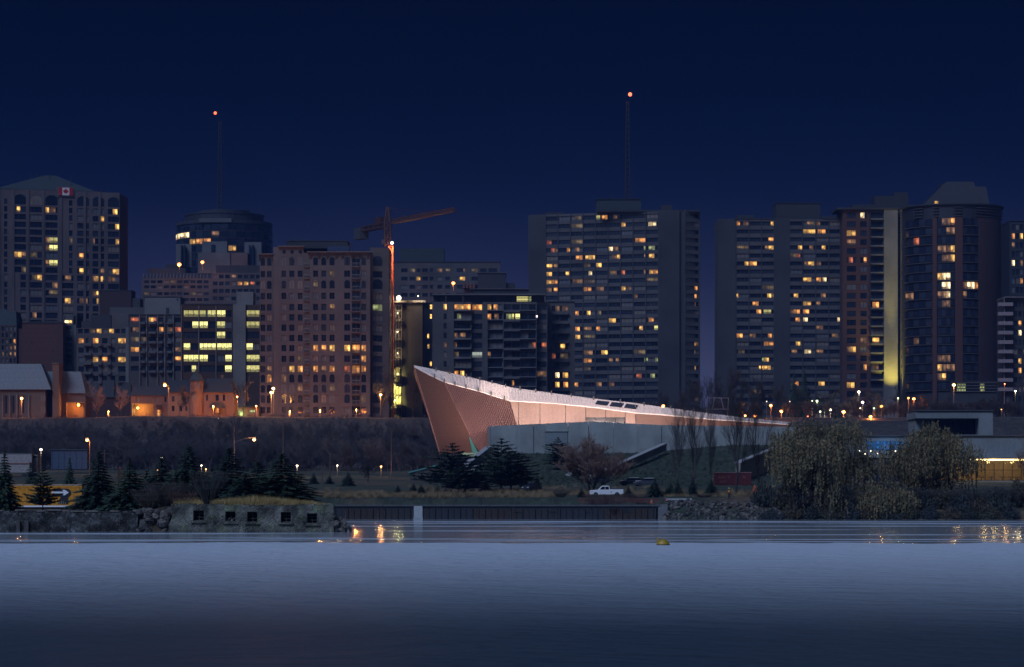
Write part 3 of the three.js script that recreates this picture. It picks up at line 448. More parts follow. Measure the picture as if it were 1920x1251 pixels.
// ---- building going up behind scaffolding, lit by work lamps
{
  const d = 935, B = building('scaffolded_building', 'half built tower behind lit scaffolding with a bright work platform on top', 728, 810, d);
  roofBits(B, [['core_wall', 762, 792, 569, null, -16, 0, M.concrete], ['core_side', 753.5, 761.8, 568, null, -16, -0.8, M.concreteDark], ['platform', 728, 764, 564.5, 568, -8, 2.4, M.concretePale], ['platform', 764.2, 798, 563.6, 568.2, -8, 1.2, M.concretePale], ['glass_strip', 792.2, 809.8, 567, null, -14, -0.9, GLASS[0]]]);
  for (let k = 0; k < 5; k++) block(B, 'lit_board', 774 + k * 4.9, 778.2 + k * 4.9, 564.2, 567.6, 1.25, 1.35, M.white);
  for (const [px, py] of [[809, 575.1], [809, 593.2], [804, 630], [804.5, 649], [808.6, 682]]) block(B, 'window', px - 3, px + 0.6, py - 4, py + 4, -0.9, -0.82, litMat('y', Math.round(px) % 5));
  for (let k = 0; k < 11; k++) { const y = 582 + k * 17.6; block(B, 'floor_slab', 742, 753.4, y, y + 2.2, -6, 1.6, M.concretePale); block(B, 'scaffold_deck', 729.5, 742, y + 4, y + 5, 0.2, 1.8, M.slab); }
  for (const px of [730, 736.5, 742.5, 748, 753]) new MB().tube([B.lx(px), 0, 1.7], [B.lx(px), B.ly(569), 1.7], 0.11, 0.11, 5).to('scaffold_pole', M.concretePale, B);
  for (let k = 0; k < 11; k++) { const y = 582 + k * 17.6, m = new MB(); m.tube([B.lx(730), B.ly(y + 13), 1.75], [B.lx(742), B.ly(y - 4), 1.75], 0.06, 0.06, 4); m.tube([B.lx(742), B.ly(y + 13), 1.75], [B.lx(753), B.ly(y - 4), 1.75], 0.06, 0.06, 4); m.to('brace', M.slab, B); }
  block(B, 'back_wall', 729, 753.4, 570, null, -7, -6.1, M.concrete);
  block(B, 'site_hoarding', 730, 752.6, 719, 764, -3, -2.8, stained(C(0.55, 0.52, 0.40))); block(B, 'site_hoarding', 738, 749, 690, 716, -3, -2.8, stained(C(0.5, 0.46, 0.36)));
  put('dome_lamp', new THREE.SphereGeometry(0.8, 16, 10), std(C(0.8, 0.8, 0.7), 0.4, { emissive: C(1, 0.9, 0.66), emissiveIntensity: 2 }), B).position.set(B.lx(748), B.ly(559.5), 1.6);
  for (const [px, py, z, i, col] of [[748, 561, 3.2, 70, [1, 0.72, 0.38]], [785, 558, 3.4, 60, [1, 0.72, 0.38]], [746, 590, 3, 40, [1, 0.72, 0.40]], [746, 625, 3, 34, [1, 0.72, 0.40]], [746, 665, 3, 34, [1, 0.74, 0.36]], [746, 703, 0.4, 70, [1, 0.84, 0.25]], [741, 728, 0.2, 150, [1, 0.86, 0.24]], [741, 752, 0.2, 150, [1, 0.86, 0.24]]]) { put('work_lamp', new THREE.SphereGeometry(0.16, 8, 6), std(C(0.5, 0.5, 0.4), 0.4, { emissive: C(...col), emissiveIntensity: 3 }), B).position.set(B.lx(px), B.ly(py) + 0.3, z - 0.1); const l = new THREE.PointLight(C(...col), i); l.position.set(B.lx(px), B.ly(py), z); l.shadow.radius = 15; l.castShadow = true; B.add(l); }
}
// ---- tower crane: mast, slewing tower, jib swung towards the river
{
  const d = 930, base = P(732.5, 790, d), T = thing('tower_crane', 'dark tower crane with lattice jib and lit red mast', 'crane', [base.x, 29, -d]);
  const ly = py => Y(py, d) - 29, red = std(C(0.50, 0.11, 0.05), 0.6), dk = std(C(0.045, 0.018, 0.018), 0.6);
  const lattice = (a, b, wa, wb, n, r, up = [0, 1, 0], tri3 = false) => { r *= 2.1; const A = new THREE.Vector3(...a), Bv = new THREE.Vector3(...b), D = Bv.clone().sub(A).normalize(), S = new THREE.Vector3().crossVectors(D, new THREE.Vector3(...up)).normalize(), Uq = new THREE.Vector3().crossVectors(S, D), m = new MB();
    const cs = tri3 ? [[-1, 0], [1, 0], [0, 1.7]] : [[-1, -1], [1, -1], [1, 1], [-1, 1]];
    const pt = (t, c) => { const w = lerp(wa, wb, t); return A.clone().lerp(Bv, t).addScaledVector(S, c[0] * w).addScaledVector(Uq, c[1] * w).toArray(); };
    for (let k = 0; k < n; k++) cs.forEach((c, i) => { const e = cs[(i + 1) % cs.length], t0 = k / n, t1 = (k + 1) / n; m.tube(pt(t0, c), pt(t1, c), r, r, 4); m.tube(pt(t0, k % 2 ? c : e), pt(t1, k % 2 ? e : c), r * 0.6, r * 0.6, 4); m.tube(pt(t1, c), pt(t1, e), r * 0.5, r * 0.5, 3); }); return m; };
  lattice([0, 0, 0], [0, ly(462), 0], 0.72, 0.72, 30, 0.13, [0, 0, 1]).to('mast', red, T);
  lattice([-1, ly(462), 0], [-1, ly(421), 0], 0.95, 0.95, 5, 0.16, [0, 0, 1]).to('slewing_tower', dk, T);
  lattice([-1, ly(421), 0], [-1, ly(389), 0], 0.95, 0.3, 5, 0.16, [0, 0, 1]).to('tower_head', dk, T);
  const dir = [21.5 / 46.5, 41 / 46.5], jy = ly(419.5), tip = [dir[0] * 46, jy, dir[1] * 46];
  lattice([dir[0] * 1.2, jy, dir[1] * 1.2], tip, 0.75, 0.55, 26, 0.13, [0, 1, 0], true).to('jib', dk, T);
  lattice([-1 - dir[0] * 1, jy - 0.3, -dir[1] * 1], [-1 - dir[0] * 20, jy - 0.3, -dir[1] * 20], 0.7, 0.7, 10, 0.14, [0, 1, 0]).to('counter_jib', dk, T);
  const cw = put('counterweight', new THREE.BoxGeometry(5, 3.6, 3), M.concreteDark, T); cw.position.set(-1 - dir[0] * 20.5, jy - 1.6, -dir[1] * 20.5); cw.rotation.y = -Math.atan2(dir[1], dir[0]);
  const mh = put('winch_house', new THREE.BoxGeometry(4.2, 2.4, 1.8), dk, T); mh.position.set(-1 - dir[0] * 6, jy + 1.3, -dir[1] * 6); mh.rotation.y = -Math.atan2(dir[1], dir[0]);
  new MB().box(-2.9, -1.75, ly(459), ly(450), 0.2, 1.6).to('cab', std(C(0.06, 0.05, 0.07), 0.3), T);
  const head = [-1, ly(389), 0]; for (const e of [[dir[0] * 26, jy + 1.3, dir[1] * 26], [dir[0] * 12, jy + 1.3, dir[1] * 12], [-1 - dir[0] * 18, jy, -dir[1] * 18]]) new MB().tube(head, e, 0.06, 0.06, 4).to('pendant', dk, T);
  put('work_lamp', new THREE.SphereGeometry(0.5, 14, 10), std(C(0.8, 0.8, 0.8), 0.3, { emissive: C(1, 0.97, 0.9), emissiveIntensity: 3 }), T).position.set(0.45, ly(456), 0.9);
  for (const [x, y, z, i] of [[0.5, ly(461) - 0.6, 1.9, 30], [0.4, ly(472), 1.9, 26], [0.4, ly(486), 1.9, 20], [0.4, ly(502), 1.9, 14], [0.4, ly(522), 1.9, 9]]) { const l = new THREE.PointLight(C(1, 0.5, 0.2), i); l.position.set(x, y, z); l.shadow.radius = 15; l.castShadow = true; T.add(l); }
}
// ---- grey block behind
{
  const d = 1210, B = building('grey_back_block', 'dim grey stepped block rising behind the lit apartments', 735, 952, d);
  face(B, { px0: 735, px1: 938, top: 492, h: 7, rows: [507, 522.5, 538, 553], mat: M.concrete, lit: [[784, 522.5, 'y', 5], [866, 520.5, 'y', 8], [872, 506, 'd', 5], [826, 508, 'd', 4]], snap: 7,
    cols: [[752, 764], [768, 778], [781, 788], [792, 802], [806, 812], [820, 829], [835, 844], [856, 872], [884, 896], [900, 912], [916, 932]], dim: 0.03 });
  roofBits(B, [['wall', 735, 938, 492.2, null, -20, -0.46, M.concreteDark], ['lift_house', 748, 832, 465, 492.1, -16, -3, M.roofTeal], ['coping', 734.5, 938.5, 490.4, 492, -20, 0.25, M.slate], ['wing', 896, 949, 513.5, null, -16, 2.4, M.slate], ['wing_roof', 895, 950, 512, 513.4, -16, 2.8, M.concrete], ['vent', 777, 780.5, 460, 465, -9, -8, M.black], ['duct', 949.2, 966, 531, 541, -6, 1, M.black]]);
  for (let k = 0; k < 4; k++) block(B, 'roof_unit', 868 + k * 6, 872 + k * 6, 532, 541, 0.3, 2.4, grained(C(0.16, 0.08, 0.06)));
}
// ---- apartments behind the museum roof
{
  const d = 1000, B = building('banded_tower_low', 'mid rise apartments with white framed balconies and flat dark penthouse', 810, 1027, d);
  const s = 4.81, q = (a, b) => [720 + a / s, 720 + b / s], rows = range(11, 520 + 267 / s, 17.85);
  const lit = crop(720, 520, s, [[690, 260, 'y', 60], [650, 268, 'o', 40], [745, 268, 'o', 60], [677, 360, 'g', 30], [645, 530, 'd', 30], [710, 530, 'd', 50], [640, 605, 'd', 20], [645, 690, 'e', 60], [650, 865, 'o', 40], [705, 868, 'y', 30], [810, 265, 'o', 40], [855, 265, 'o', 50], [802, 697, 'c', 26], [850, 697, 'c', 66], [950, 268, 'y', 24], [1005, 270, 'o', 30], [948, 360, 'o', 26], [1015, 360, 'd', 40], [1120, 360, 'g', 26], [1155, 360, 'f', 32], [1205, 360, 'f', 40], [945, 690, 'd', 24], [1155, 955, 'o', 20], [1355, 640, 'r', 16], [1385, 875, 'd', 24], [1430, 875, 'd', 50], [1440, 610, 'r', 20], [557, 250, 'y', 14], [558, 600, 'd', 14]]);
  const cf = { top: 566, h: 10.5, rows, lit, snap: 8.5, dim: 0.03 };
  face(B, { ...cf, px0: 810, px1: 851, mat: M.concrete, cols: [q(537, 565)] });
  face(B, { ...cf, px0: 851.2, px1: 884, z0: -0.8, z1: -0.8, mat: M.concrete, cols: [q(635, 780)] });
  face(B, { ...cf, px0: 884.2, px1: 904.5, z0: -2.4, z1: -2.4, mat: M.concrete, cols: [q(796, 884)] });
  face(B, { ...cf, px0: 904.7, px1: 913, mat: M.concrete, cols: [], rows: [] });
  face(B, { ...cf, px0: 913.2, px1: 1005.6, z0: -1, z1: -1, mat: M.concrete, cols: [q(934, 1065), q(1080, 1150), q(1155, 1225), q(1232, 1298), q(1302, 1368)] });
  face(B, { ...cf, px0: 1005.8, px1: 1026, z0: -2.6, z1: -2.6, mat: M.concrete, cols: [q(1380, 1466)] });
  roofBits(B, [['core', 810, 1026, 566.2, null, -18, -3.1, M.concrete], ['penthouse', 812, 1022, 553.5, 566, -14, -3, M.dark], ['penthouse_roof', 810, 1023, 551, 553.4, -15, 0.6, M.panel], ['upper_roof', 888, 991, 542, 550.9, -12, -2, M.slate], ['upper_roof_rim', 880, 992, 540.5, 541.9, -12.4, -1.4, M.concrete]]);
  for (const [a, b, k] of [[969, 990, 'f'], [991, 996, 'g'], [826, 834, 0], [840, 866, 0], [872, 890, 0], [920, 930, 0], [940, 960, 0]]) block(B, 'penthouse_window', a, b, 555, 564.5, -3.05, -2.95, k ? litMat(k, 1) : GLASS[1]);
  for (const px of [811, 836, 868, 1021.5]) block(B, 'penthouse_post', px - 0.6, px + 0.6, 553.5, 566, -0.2, 0.3, M.panel);
  for (let k = 0; k < 10; k++) { block(B, 'balcony', 944.3, 975, 581 + k * 17.85, 585.6 + k * 17.85, -0.9, 0.7, M.slab); block(B, 'balcony', 851.6, 883.6, 580.5 + k * 17.85, 583.5 + k * 17.85, -0.75, 0.5, M.concretePale);
    block(B, 'balcony_rail', 914, 943.8, 581.5 + k * 17.85, 582.6 + k * 17.85, -0.9, 0.3, M.rail); block(B, 'balcony_rail', 975.4, 1005, 581.5 + k * 17.85, 582.6 + k * 17.85, -0.9, 0.3, M.rail); }
  for (const px of [913.6, 943.9, 1005.4]) block(B, 'balcony_frame', px - 0.5, px + 0.5, 566.4, null, -0.9, 0.9, M.panel);
  block(B, 'wall_lamp', 1005, 1008, 592, 595.5, 0.9, 1.2, std(C(0.5, 0.5, 0.5), 0.4, { emissive: C(1, 0.75, 0.75), emissiveIntensity: 1.6 }));
}
{
  const d = 1015, B = building('narrow_apartments', 'narrow grey apartment block between balcony flats and the big slab tower', 1027, 1078, d);
  const s = 4.81, q = (a, b) => [720 + a / s, 720 + b / s], rows = range(11, 520 + 282 / s, 17.85);
  face(B, { px0: 1027, px1: 1077.5, top: 567, h: 10, rows, mat: M.concrete, cols: [q(1515, 1582), q(1590, 1660)], snap: 8.5, dim: 0.05, lit: crop(720, 520, s, [[1565, 280, 'd', 40], [1630, 280, 'd', 50], [1612, 632, 'y', 40], [1570, 885, 'w', 50], [1630, 888, 'y', 30], [1575, 968, 'y', 60], [1636, 965, 'o', 30], [1530, 735, 'r', 20]]) });
  roofBits(B, [['core', 1027, 1077.5, 567.2, null, -16, -0.46, M.concreteDark], ['coping', 1026.6, 1077.9, 565.2, 566.9, -16, 0.3, M.slate]]);
  for (let k = 0; k < 10; k++) block(B, 'balcony', 1035, 1066, 586 + k * 17.85, 590 + k * 17.85, 0.003, 1.2, M.slab);
}
// ---- big slab tower
{
  const d = 1100, B = building('slab_tower', 'wide grey slab apartment tower with banded floors under a red beacon mast', 991, 1313, d);
  const rows = range(25, 404.6, 15.0), z0 = -12;
  const lit = crop(900, 360, 3.908, [[862, 190, 'f', 40], [915, 190, 'o', 44], [992, 183, 'd', 30], [720, 195, 'e', 50], [1055, 243, 'y', 20], [1262, 230, 'w', 60], [507, 378, 'r', 36], [1172, 355, 'o', 70], [532, 433, 'r', 16], [555, 433, 'd', 20], [650, 432, 'o', 28], [712, 432, 'd', 34], [958, 415, 'w', 34], [995, 417, 'd', 40], [1212, 408, 'g', 16], [1258, 407, 'g', 48], [725, 487, 'o', 46], [795, 485, 'y', 46], [832, 483, 'y', 16], [1015, 486, 'y', 14], [985, 480, 'd', 40], [1215, 468, 'd', 14], [1257, 465, 'y', 40], [507, 553, 'y', 44], [552, 550, 'd', 30], [870, 540, 'y', 44], [787, 545, 'e', 50], [640, 604, 'y', 14], [507, 608, 'y', 40], [810, 606, 'w', 20], [990, 593, 'd', 28], [1050, 593, 'r', 16], [1212, 583, 'd', 14], [1253, 577, 'y', 28], [1292, 582, 'o', 40], [505, 663, 'y', 36], [548, 663, 'o', 40], [712, 658, 'd', 70], [507, 722, 'd', 36], [552, 717, 'o', 24], [790, 717, 'o', 56], [882, 714, 'd', 56], [1055, 708, 'y', 18], [1095, 706, 'd', 14]])
    .concat(crop(1060, 540, 5.685, [[752, 98, 'd', 30], [125, 272, 'o', 26], [250, 270, 'y', 36], [365, 272, 'e', 16], [505, 348, 'y', 70], [915, 338, 'o', 56], [130, 440, 'o', 50], [240, 442, 'd', 84], [352, 450, 'o', 30], [808, 430, 'y', 36], [968, 425, 'f', 44], [133, 523, 'y', 54], [250, 690, 'd', 90], [415, 688, 'y', 60], [245, 772, 'o', 80], [490, 772, 'd', 34], [555, 768, 'd', 16], [860, 755, 'g', 12], [975, 755, 'g', 16], [235, 860, 'e', 80], [785, 937, 'r', 60], [930, 937, 'g', 50], [118, 1025, 'o', 20], [350, 1020, 'd', 80], [500, 1018, 'd', 50]]));
  const tilt = px => (1235 - px) / 212 * 5.2;
  const f = face(B, { px0: 1023, px1: 1235, z0, z1: 0, zRef: 0, top: 396.5, h: 8, rows, mat: M.concrete, bands: 1, bandMat: M.concrete, proud: 0.12, lit, tilt: px => tilt(px), snap: 7.5, dim: 0.03, cols: range(9, 1024, 23.5).map(a => [a, a + 22]), piers: range(10, 1023.4, 23.5).map(a => [a, 0.45, 0.28, M.concreteDark]) });
  const lit2 = crop(900, 360, 3.908, [[1543, 482, 'y', 26], [1532, 597, 'o', 28], [1585, 707, 'o', 28], [1520, 765, 'w', 24], [1565, 765, 'o', 60], [1555, 820, 'd', 70], [1555, 1115, 'o', 70], [1555, 1172, 'e', 60]]).concat(crop(1060, 540, 5.685, [[1340, 850, 'o', 40], [1380, 850, 'd', 40]]));
  face(B, { px0: 1284, px1: 1312, z0: -0.6, z1: -4, zRef: -0.6, top: 394, h: 7.6, rows, mat: M.concrete, bands: 1, lit: lit2, snap: 7.5, cols: [[1285.5, 1311]], piers: [[1284.6, 0.5, 0.1], [1311.5, 0.5, 0.1]] });
  const xl = B.lx(1023, d + 12);
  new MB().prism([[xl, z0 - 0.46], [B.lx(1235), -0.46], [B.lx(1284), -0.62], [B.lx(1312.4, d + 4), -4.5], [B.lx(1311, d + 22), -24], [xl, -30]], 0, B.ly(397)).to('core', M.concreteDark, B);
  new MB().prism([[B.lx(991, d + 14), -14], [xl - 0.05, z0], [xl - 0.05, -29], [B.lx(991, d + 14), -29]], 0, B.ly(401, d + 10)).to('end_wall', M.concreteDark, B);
  roofBits(B, [['stair_wall', 1235.2, 1274, 394, null, -18, 0.5, M.concreteDark], ['lift_house', 1120.6, 1203.7, 370, 397, -22, -8, M.roofTeal], ['lift_house_rim', 1119.8, 1204.4, 368.8, 369.9, -22, -7.6, M.slate], ['roof_block', 1241, 1261, 383, 394, -14, -3, M.slate], ['roof_slab', 1120, 1312, 393, 396.4, -22, -1, M.slate]]);
  block(B, 'roof_block', 1025, 1057, 391.5, 402, -24, -13, M.slate); block(B, 'recess', 1274.1, 1283.8, 395, null, -16, -3.4, M.concrete);
  mast(B, 1179.5, 396, 180, 1.0, -14); beacon(B, B.lx(1181.5, d + 14), B.ly(177, d + 14), -14, [1, 0.16, 0.07], 10);
  for (const [px, py] of [[1145, 362], [1162, 367]]) new MB().tube([B.lx(px), B.ly(372), -10], [B.lx(px), B.ly(py), -10], 0.2, 0.15, 4).to('antenna', M.black, B);
}
// ---- second slab with a blank dark core
{
  const d = 1080, B = building('double_slab_tower', 'dark apartment slab split by a blank concrete core', 1347, 1580, d);
  const rows = range(25, 419.2, 15.02);
  const L = crop(1320, 320, 3.127, [[200, 322, 'o', 24], [245, 318, 'd', 30], [403, 312, 'y', 16], [617, 350, 'y', 60], [690, 350, 'o', 46], [672, 303, 'd', 16], [615, 303, 'd', 20], [392, 407, 'o', 28], [397, 452, 'y', 30], [368, 452, 'd', 22], [565, 445, 'y', 26], [702, 440, 'y', 16], [630, 445, 'd', 24], [250, 550, 'y', 18], [290, 547, 'o', 40], [628, 540, 'y', 36], [675, 540, 'd', 26], [600, 540, 'd', 20], [597, 632, 'y', 66], [675, 630, 'o', 26], [708, 632, 'w', 16], [190, 740, 'y', 24], [383, 730, 'y', 24], [540, 732, 'y', 26], [700, 725, 'd', 30], [303, 783, 'o', 36], [607, 775, 'y', 44], [672, 772, 'd', 20], [320, 830, 'o', 24], [372, 830, 'f', 44], [515, 825, 'd', 20], [545, 825, 'o', 36], [600, 823, 'o', 34], [550, 870, 'o', 26], [597, 863, 'w', 24], [795, 858, 'w', 24], [680, 915, 'd', 40], [210, 973, 'o', 34], [287, 970, 'd', 34], [387, 970, 'o', 18], [378, 1018, 'o', 52], [768, 962, 'd', 36], [552, 1010, 'y', 26], [530, 1060, 'd', 34], [610, 1058, 'w', 38], [672, 1058, 'd', 56], [347, 1110, 'g', 12], [370, 1112, 'y', 20], [338, 1158, 'y', 30], [372, 1158, 'y', 40], [690, 1243, 'y', 36], [545, 1248, 'o', 16], [555, 490, 'r', 18], [220, 1060, 'e', 40]]);
  const cf = { top: 411, h: 7.6, rows, mat: M.concrete, bands: 1, proud: 0.12, lit: L, snap: 7.5, dim: 0.02 };
  face(B, { ...cf, px0: 1380, px1: 1452, cols: [[1380.8, 1404], [1405, 1427.6], [1428.6, 1451]], piers: [1380.4, 1404.5, 1428.1, 1451.6].map(a => [a, 0.4, 0.25, M.concreteDark]) });
  face(B, { ...cf, px0: 1480, px1: 1579, z0: 0.4, z1: 0.4, cols: [[1481, 1504.6], [1505.6, 1529.2], [1530.2, 1553.8], [1554.8, 1578]], piers: [1480.5, 1505.1, 1529.7, 1554.3, 1578.6].map(a => [a, 0.4, 0.25, M.concreteDark]) });
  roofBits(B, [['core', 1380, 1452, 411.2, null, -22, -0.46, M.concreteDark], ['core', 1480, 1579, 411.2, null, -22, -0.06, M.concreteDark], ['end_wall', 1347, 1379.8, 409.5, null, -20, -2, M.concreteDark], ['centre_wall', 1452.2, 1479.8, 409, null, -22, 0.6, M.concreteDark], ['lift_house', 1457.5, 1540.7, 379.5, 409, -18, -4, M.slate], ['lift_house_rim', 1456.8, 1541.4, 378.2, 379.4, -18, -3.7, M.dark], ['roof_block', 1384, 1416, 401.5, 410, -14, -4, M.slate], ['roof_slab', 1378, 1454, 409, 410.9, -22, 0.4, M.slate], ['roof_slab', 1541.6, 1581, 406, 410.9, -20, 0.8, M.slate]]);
}
// ---- brick tower with the pier lit yellow from below
{
  const d = 1070, B = building('yellow_pier_tower', 'brick and grey tower with one pier washed in yellow light', 1580, 1706, d);
  const rows = range(23, 403.8, 16.76);
  const L = crop(1320, 320, 3.127, [[930, 270, 'w', 24], [862, 375, 'y', 48], [862, 428, 'd', 44], [862, 532, 'r', 24], [948, 527, 'o', 18], [1008, 787, 'o', 38], [935, 998, 'd', 40], [1008, 995, 'y', 40], [865, 1048, 'y', 46], [948, 1158, 'o', 18], [1008, 1155, 'd', 38], [850, 1048, 'd', 20]]).concat(crop(1540, 680, 4.81, [[402, 48, 'y', 26], [490, 42, 'd', 60], [262, 210, 'y', 76]]));
  const cf = { h: 10.5, rows, lit: L, snap: 8, dim: 0.02 };
  face(B, { ...cf, px0: 1580, px1: 1631, top: 393, mat: M.brick, cols: [[1588, 1605], [1613.4, 1625.4]] });
  face(B, { ...cf, px0: 1631.2, px1: 1657, z0: -0.5, z1: -0.5, top: 393, mat: M.concrete, cols: [[1633, 1655.6]] });
  roofBits(B, [['core', 1580, 1657, 393.2, null, -18, -0.96, M.brickDark], ['lit_pier', 1657.2, 1683, 391, null, -10, 0.9, M.concretePale], ['recess', 1683.1, 1689, 389, null, -9, -3.6, M.concrete], ['balcony_wall', 1689.1, 1705.5, 389, null, -12, -0.4, M.concrete],
    ['roof', 1569, 1684, 389.6, 392.9, -18, 1.3, M.slate], ['upper_storey', 1601, 1718, 382, 391, -18, -3, M.slate], ['penthouse', 1643, 1707, 365, 382, -15, -5, M.dark], ['chimney', 1681, 1707, 357.6, 365, -12, -6, M.dark], ['balcony_floor', 1632, 1656.5, 800, 801, 0, 0.1, M.slab]]);
  const sh = new THREE.SphereGeometry(0.36, 10, 8), em = std(C(0.5, 0.4, 0.3), 0.4, { emissive: C(1, 0.62, 0.2), emissiveIntensity: 2.2 });
  for (let k = 0; k < 19; k++) { const py = 320 + (276 + 52.3 * k) / 3.127; if (k === 3 || k === 5) continue; put('balcony_lamp', sh, em, B).position.set(B.lx(1697), B.ly(py), 0.3); block(B, 'balcony_slab', 1689.4, 1705, py - 3, py - 2.2, -0.4, 1.2, M.slab); }
  for (let k = 0; k < 19; k++) block(B, 'balcony', 1632.4, 1656.4, 409.6 + k * 16.76, 412.4 + k * 16.76, -0.49, 0.8, M.slab);
  const flood = new THREE.SpotLight(C(1, 0.80, 0.12), 3600, 0, 0.75, 1, 2); flood.position.set(B.lx(1671), B.ly(748), 6.5); flood.target.position.set(B.lx(1671), B.ly(560), 0.9); flood.shadow.radius = 20; flood.castShadow = true; B.add(flood, flood.target);
  const up = new THREE.SpotLight(C(1, 0.80, 0.12), 15000, 0, 0.13, 1, 2); up.position.set(B.lx(1670), B.ly(748), 7.5); up.target.position.set(B.lx(1670), B.ly(480), 0.9); up.shadow.radius = 20; up.castShadow = true; B.add(up, up.target);
  const fx = new MB().box(B.lx(1671), B.lx(1673), B.ly(753), B.ly(750), 6.1, 6.9).to('flood_fixture', M.black, B);
  for (const [py, i] of [[480, 5], [590, 6], [660, 7], [705, 7]]) { const l = new THREE.PointLight(C(1, 0.62, 0.2), i); l.position.set(B.lx(1697), B.ly(py), 1.0); l.shadow.radius = 18; l.castShadow = true; B.add(l); }
}
// ---- round dark glass tower with brick pilasters and mansard crown
{
  const d = 1045, B = building('round_glass_tower', 'round dark glass tower with brick pilasters and steep mansard crown', 1705, 1894, d);
  const R = 96 * d / F, cx = B.lx(1798), cz = -R * 0.92, n = 48, H = 17.1;
  const at = px => Math.asin(clamp((px - 1798) / 96, -1, 1));                // angle of a column round the drum
  const ring = (r0, y0, y1, a0, a1, name, mat, N = 24) => { const p = []; for (let k = 0; k <= N; k++) { const a = lerp(a0, a1, k / N); p.push([cx + r0 * Math.sin(a), cz + r0 * Math.cos(a)]); } p.push([cx, cz]); return new MB().prism(p, y0, y1).to(name, mat, B); };
  const full = (r, y0, y1, name, mat) => { const p = []; for (let k = 0; k < n; k++) { const a = k / n * 2 * Math.PI; p.push([cx + r * Math.sin(a), cz + r * Math.cos(a)]); } return new MB().prism(p, y0, y1).to(name, mat, B); };
  full(R - 0.5, 0, B.ly(384), 'core', M.dark); full(R + 0.5, B.ly(384), B.ly(381.5), 'cornice', M.slate); 
  for (const y of [388.5, 393.5, 398.5, 404.5]) ring(R + 0.15, B.ly(y + 1.1), B.ly(y), at(1830), at(1892), 'crown_band', M.concrete);
  for (const y of [388.5, 394, 399.5, 405]) for (const [a, b] of [[1718, 1733], [1750, 1760], [1789, 1804]]) ring(R + 0.12, B.ly(y + 1), B.ly(y), at(a), at(b), 'crown_band', M.concrete, 4);
  for (const [a, b] of [[1750, 1757.5], [1790, 1804]]) ring(R + 0.35, 0, B.ly(408), at(a), at(b), 'brick_pilaster', M.brick, 4);
  ring(R + 0.3, 0, B.ly(408), at(1834.5), at(1881), 'brick_bay', M.brickDark, 12);
  const L = crop(1690, 330, 5.439, [[258, 470, 'y'], [460, 465, 'd'], [520, 455, 'o'], [500, 550, 'd'], [258, 745, 'o'], [520, 738, 'y'], [460, 745, 'd'], [400, 740, 'd'], [520, 845, 'y'], [455, 850, 'd'], [395, 1025, 'y'], [455, 1025, 'w'], [455, 1115, 'w'], [705, 1120, 'w'], [765, 1110, 'o'], [640, 1110, 'd'], [200, 650, 'r']]).concat(crop(1690, 540, 5.687, [[500, 85, 'w'], [415, 75, 'd'], [470, 80, 'd'], [130, 88, 'd'], [200, 570, 'd'], [413, 875, 'y'], [480, 765, 'd'], [415, 765, 'd'], [475, 865, 'd'], [525, 860, 'd'], [460, 980, 'y'], [415, 960, 'd'], [480, 175, 'd'], [660, 80, 'd']]));
  const floors = range(19, 415.8, H);
  floors.forEach((py, k) => {
    for (const [p0, p1, m] of [[1706, 1749.4, 5], [1758, 1789.5, 4], [1804.5, 1834, 4]]) {
      const a0 = at(p0), a1 = at(p1);
      for (let q = 0; q < m; q++) { const am = lerp(a0, a1, (q + 0.5) / m), w = 2 * R * Math.sin((a1 - a0) / m / 2) - 0.12, px = 1798 + 96 * Math.sin(am); const hit = L.find(l => Math.abs(l[0] - px) < 5.2 && Math.abs(l[1] - py) < 8);
        const g = put('window', paneGeo(w, 12.5 * d / F, 1), hit ? litMat(hit[2], (q + k) % 5) : GLASS[(q * 5 + k * 3) % 4], B); g.position.set(cx + R * Math.sin(am), B.ly(py + 6.3), cz + R * Math.cos(am)); g.rotation.y = am; }
    }
    ring(R + 0.6, B.ly(py + 8.6), B.ly(py + 7.7), at(1706), at(1749), 'balcony_slab', M.slab, 8); ring(R + 0.2, B.ly(py + 8.6), B.ly(py + 7.8), at(1758), at(1789), 'balcony_slab', M.slab, 5); ring(R + 0.6, B.ly(py + 8.6), B.ly(py + 7.7), at(1805), at(1833), 'balcony_slab', M.slab, 6);
  });
  const cy = B.ly(381.4), hy = B.ly(342.5, d + 12);
  new MB().hull([[B.lx(1735), cy, -3], [B.lx(1842), cy, -3], [B.lx(1842), cy, -26], [B.lx(1735), cy, -26]], [[B.lx(1775, d + 9), hy, -9], [B.lx(1826, d + 9), hy, -9], [B.lx(1826, d + 9), hy, -20], [B.lx(1775, d + 9), hy, -20]]).to('mansard_crown', M.dark, B);
  new MB().hull([[B.lx(1820), cy, -5], [B.lx(1860), cy, -5], [B.lx(1860), cy, -24], [B.lx(1820), cy, -24]], [[B.lx(1822), B.ly(350, d + 7), -7], [B.lx(1855), B.ly(350, d + 7), -7], [B.lx(1855), B.ly(350, d + 7), -21], [B.lx(1822), B.ly(350, d + 7), -21]]).to('mansard_crown', M.dark, B);
  for (const [a, b, t] of [[1773, 1781, 338], [1817, 1827, 337]]) block(B, 'chimney', a, b, t, 346, -16, -11, M.dark);
  block(B, 'crown_lamp', 1754.5, 1761, 376, 380.6, -2.6, -2.2, litMat('y', 2));
  // podium lit greenish through its glazing
  roofBits(B, [['podium', 1782, 1880, 716, null, -8, 2, M.concreteDark]]);
  for (const [a, b] of [[1793, 1800], [1801, 1809], [1836, 1844]]) for (let k = 0; k < 3; k++) block(B, 'podium_window', a, b, 719.5 + k * 5.4, 723.4 + k * 5.4, 2.02, 2.12, litMat('g', k));
  for (let k = 0; k < 4; k++) block(B, 'podium_band', 1782.5, 1879.5, 718 + k * 5.4, 719.2 + k * 5.4, 2.003, 2.5, M.slab);
}
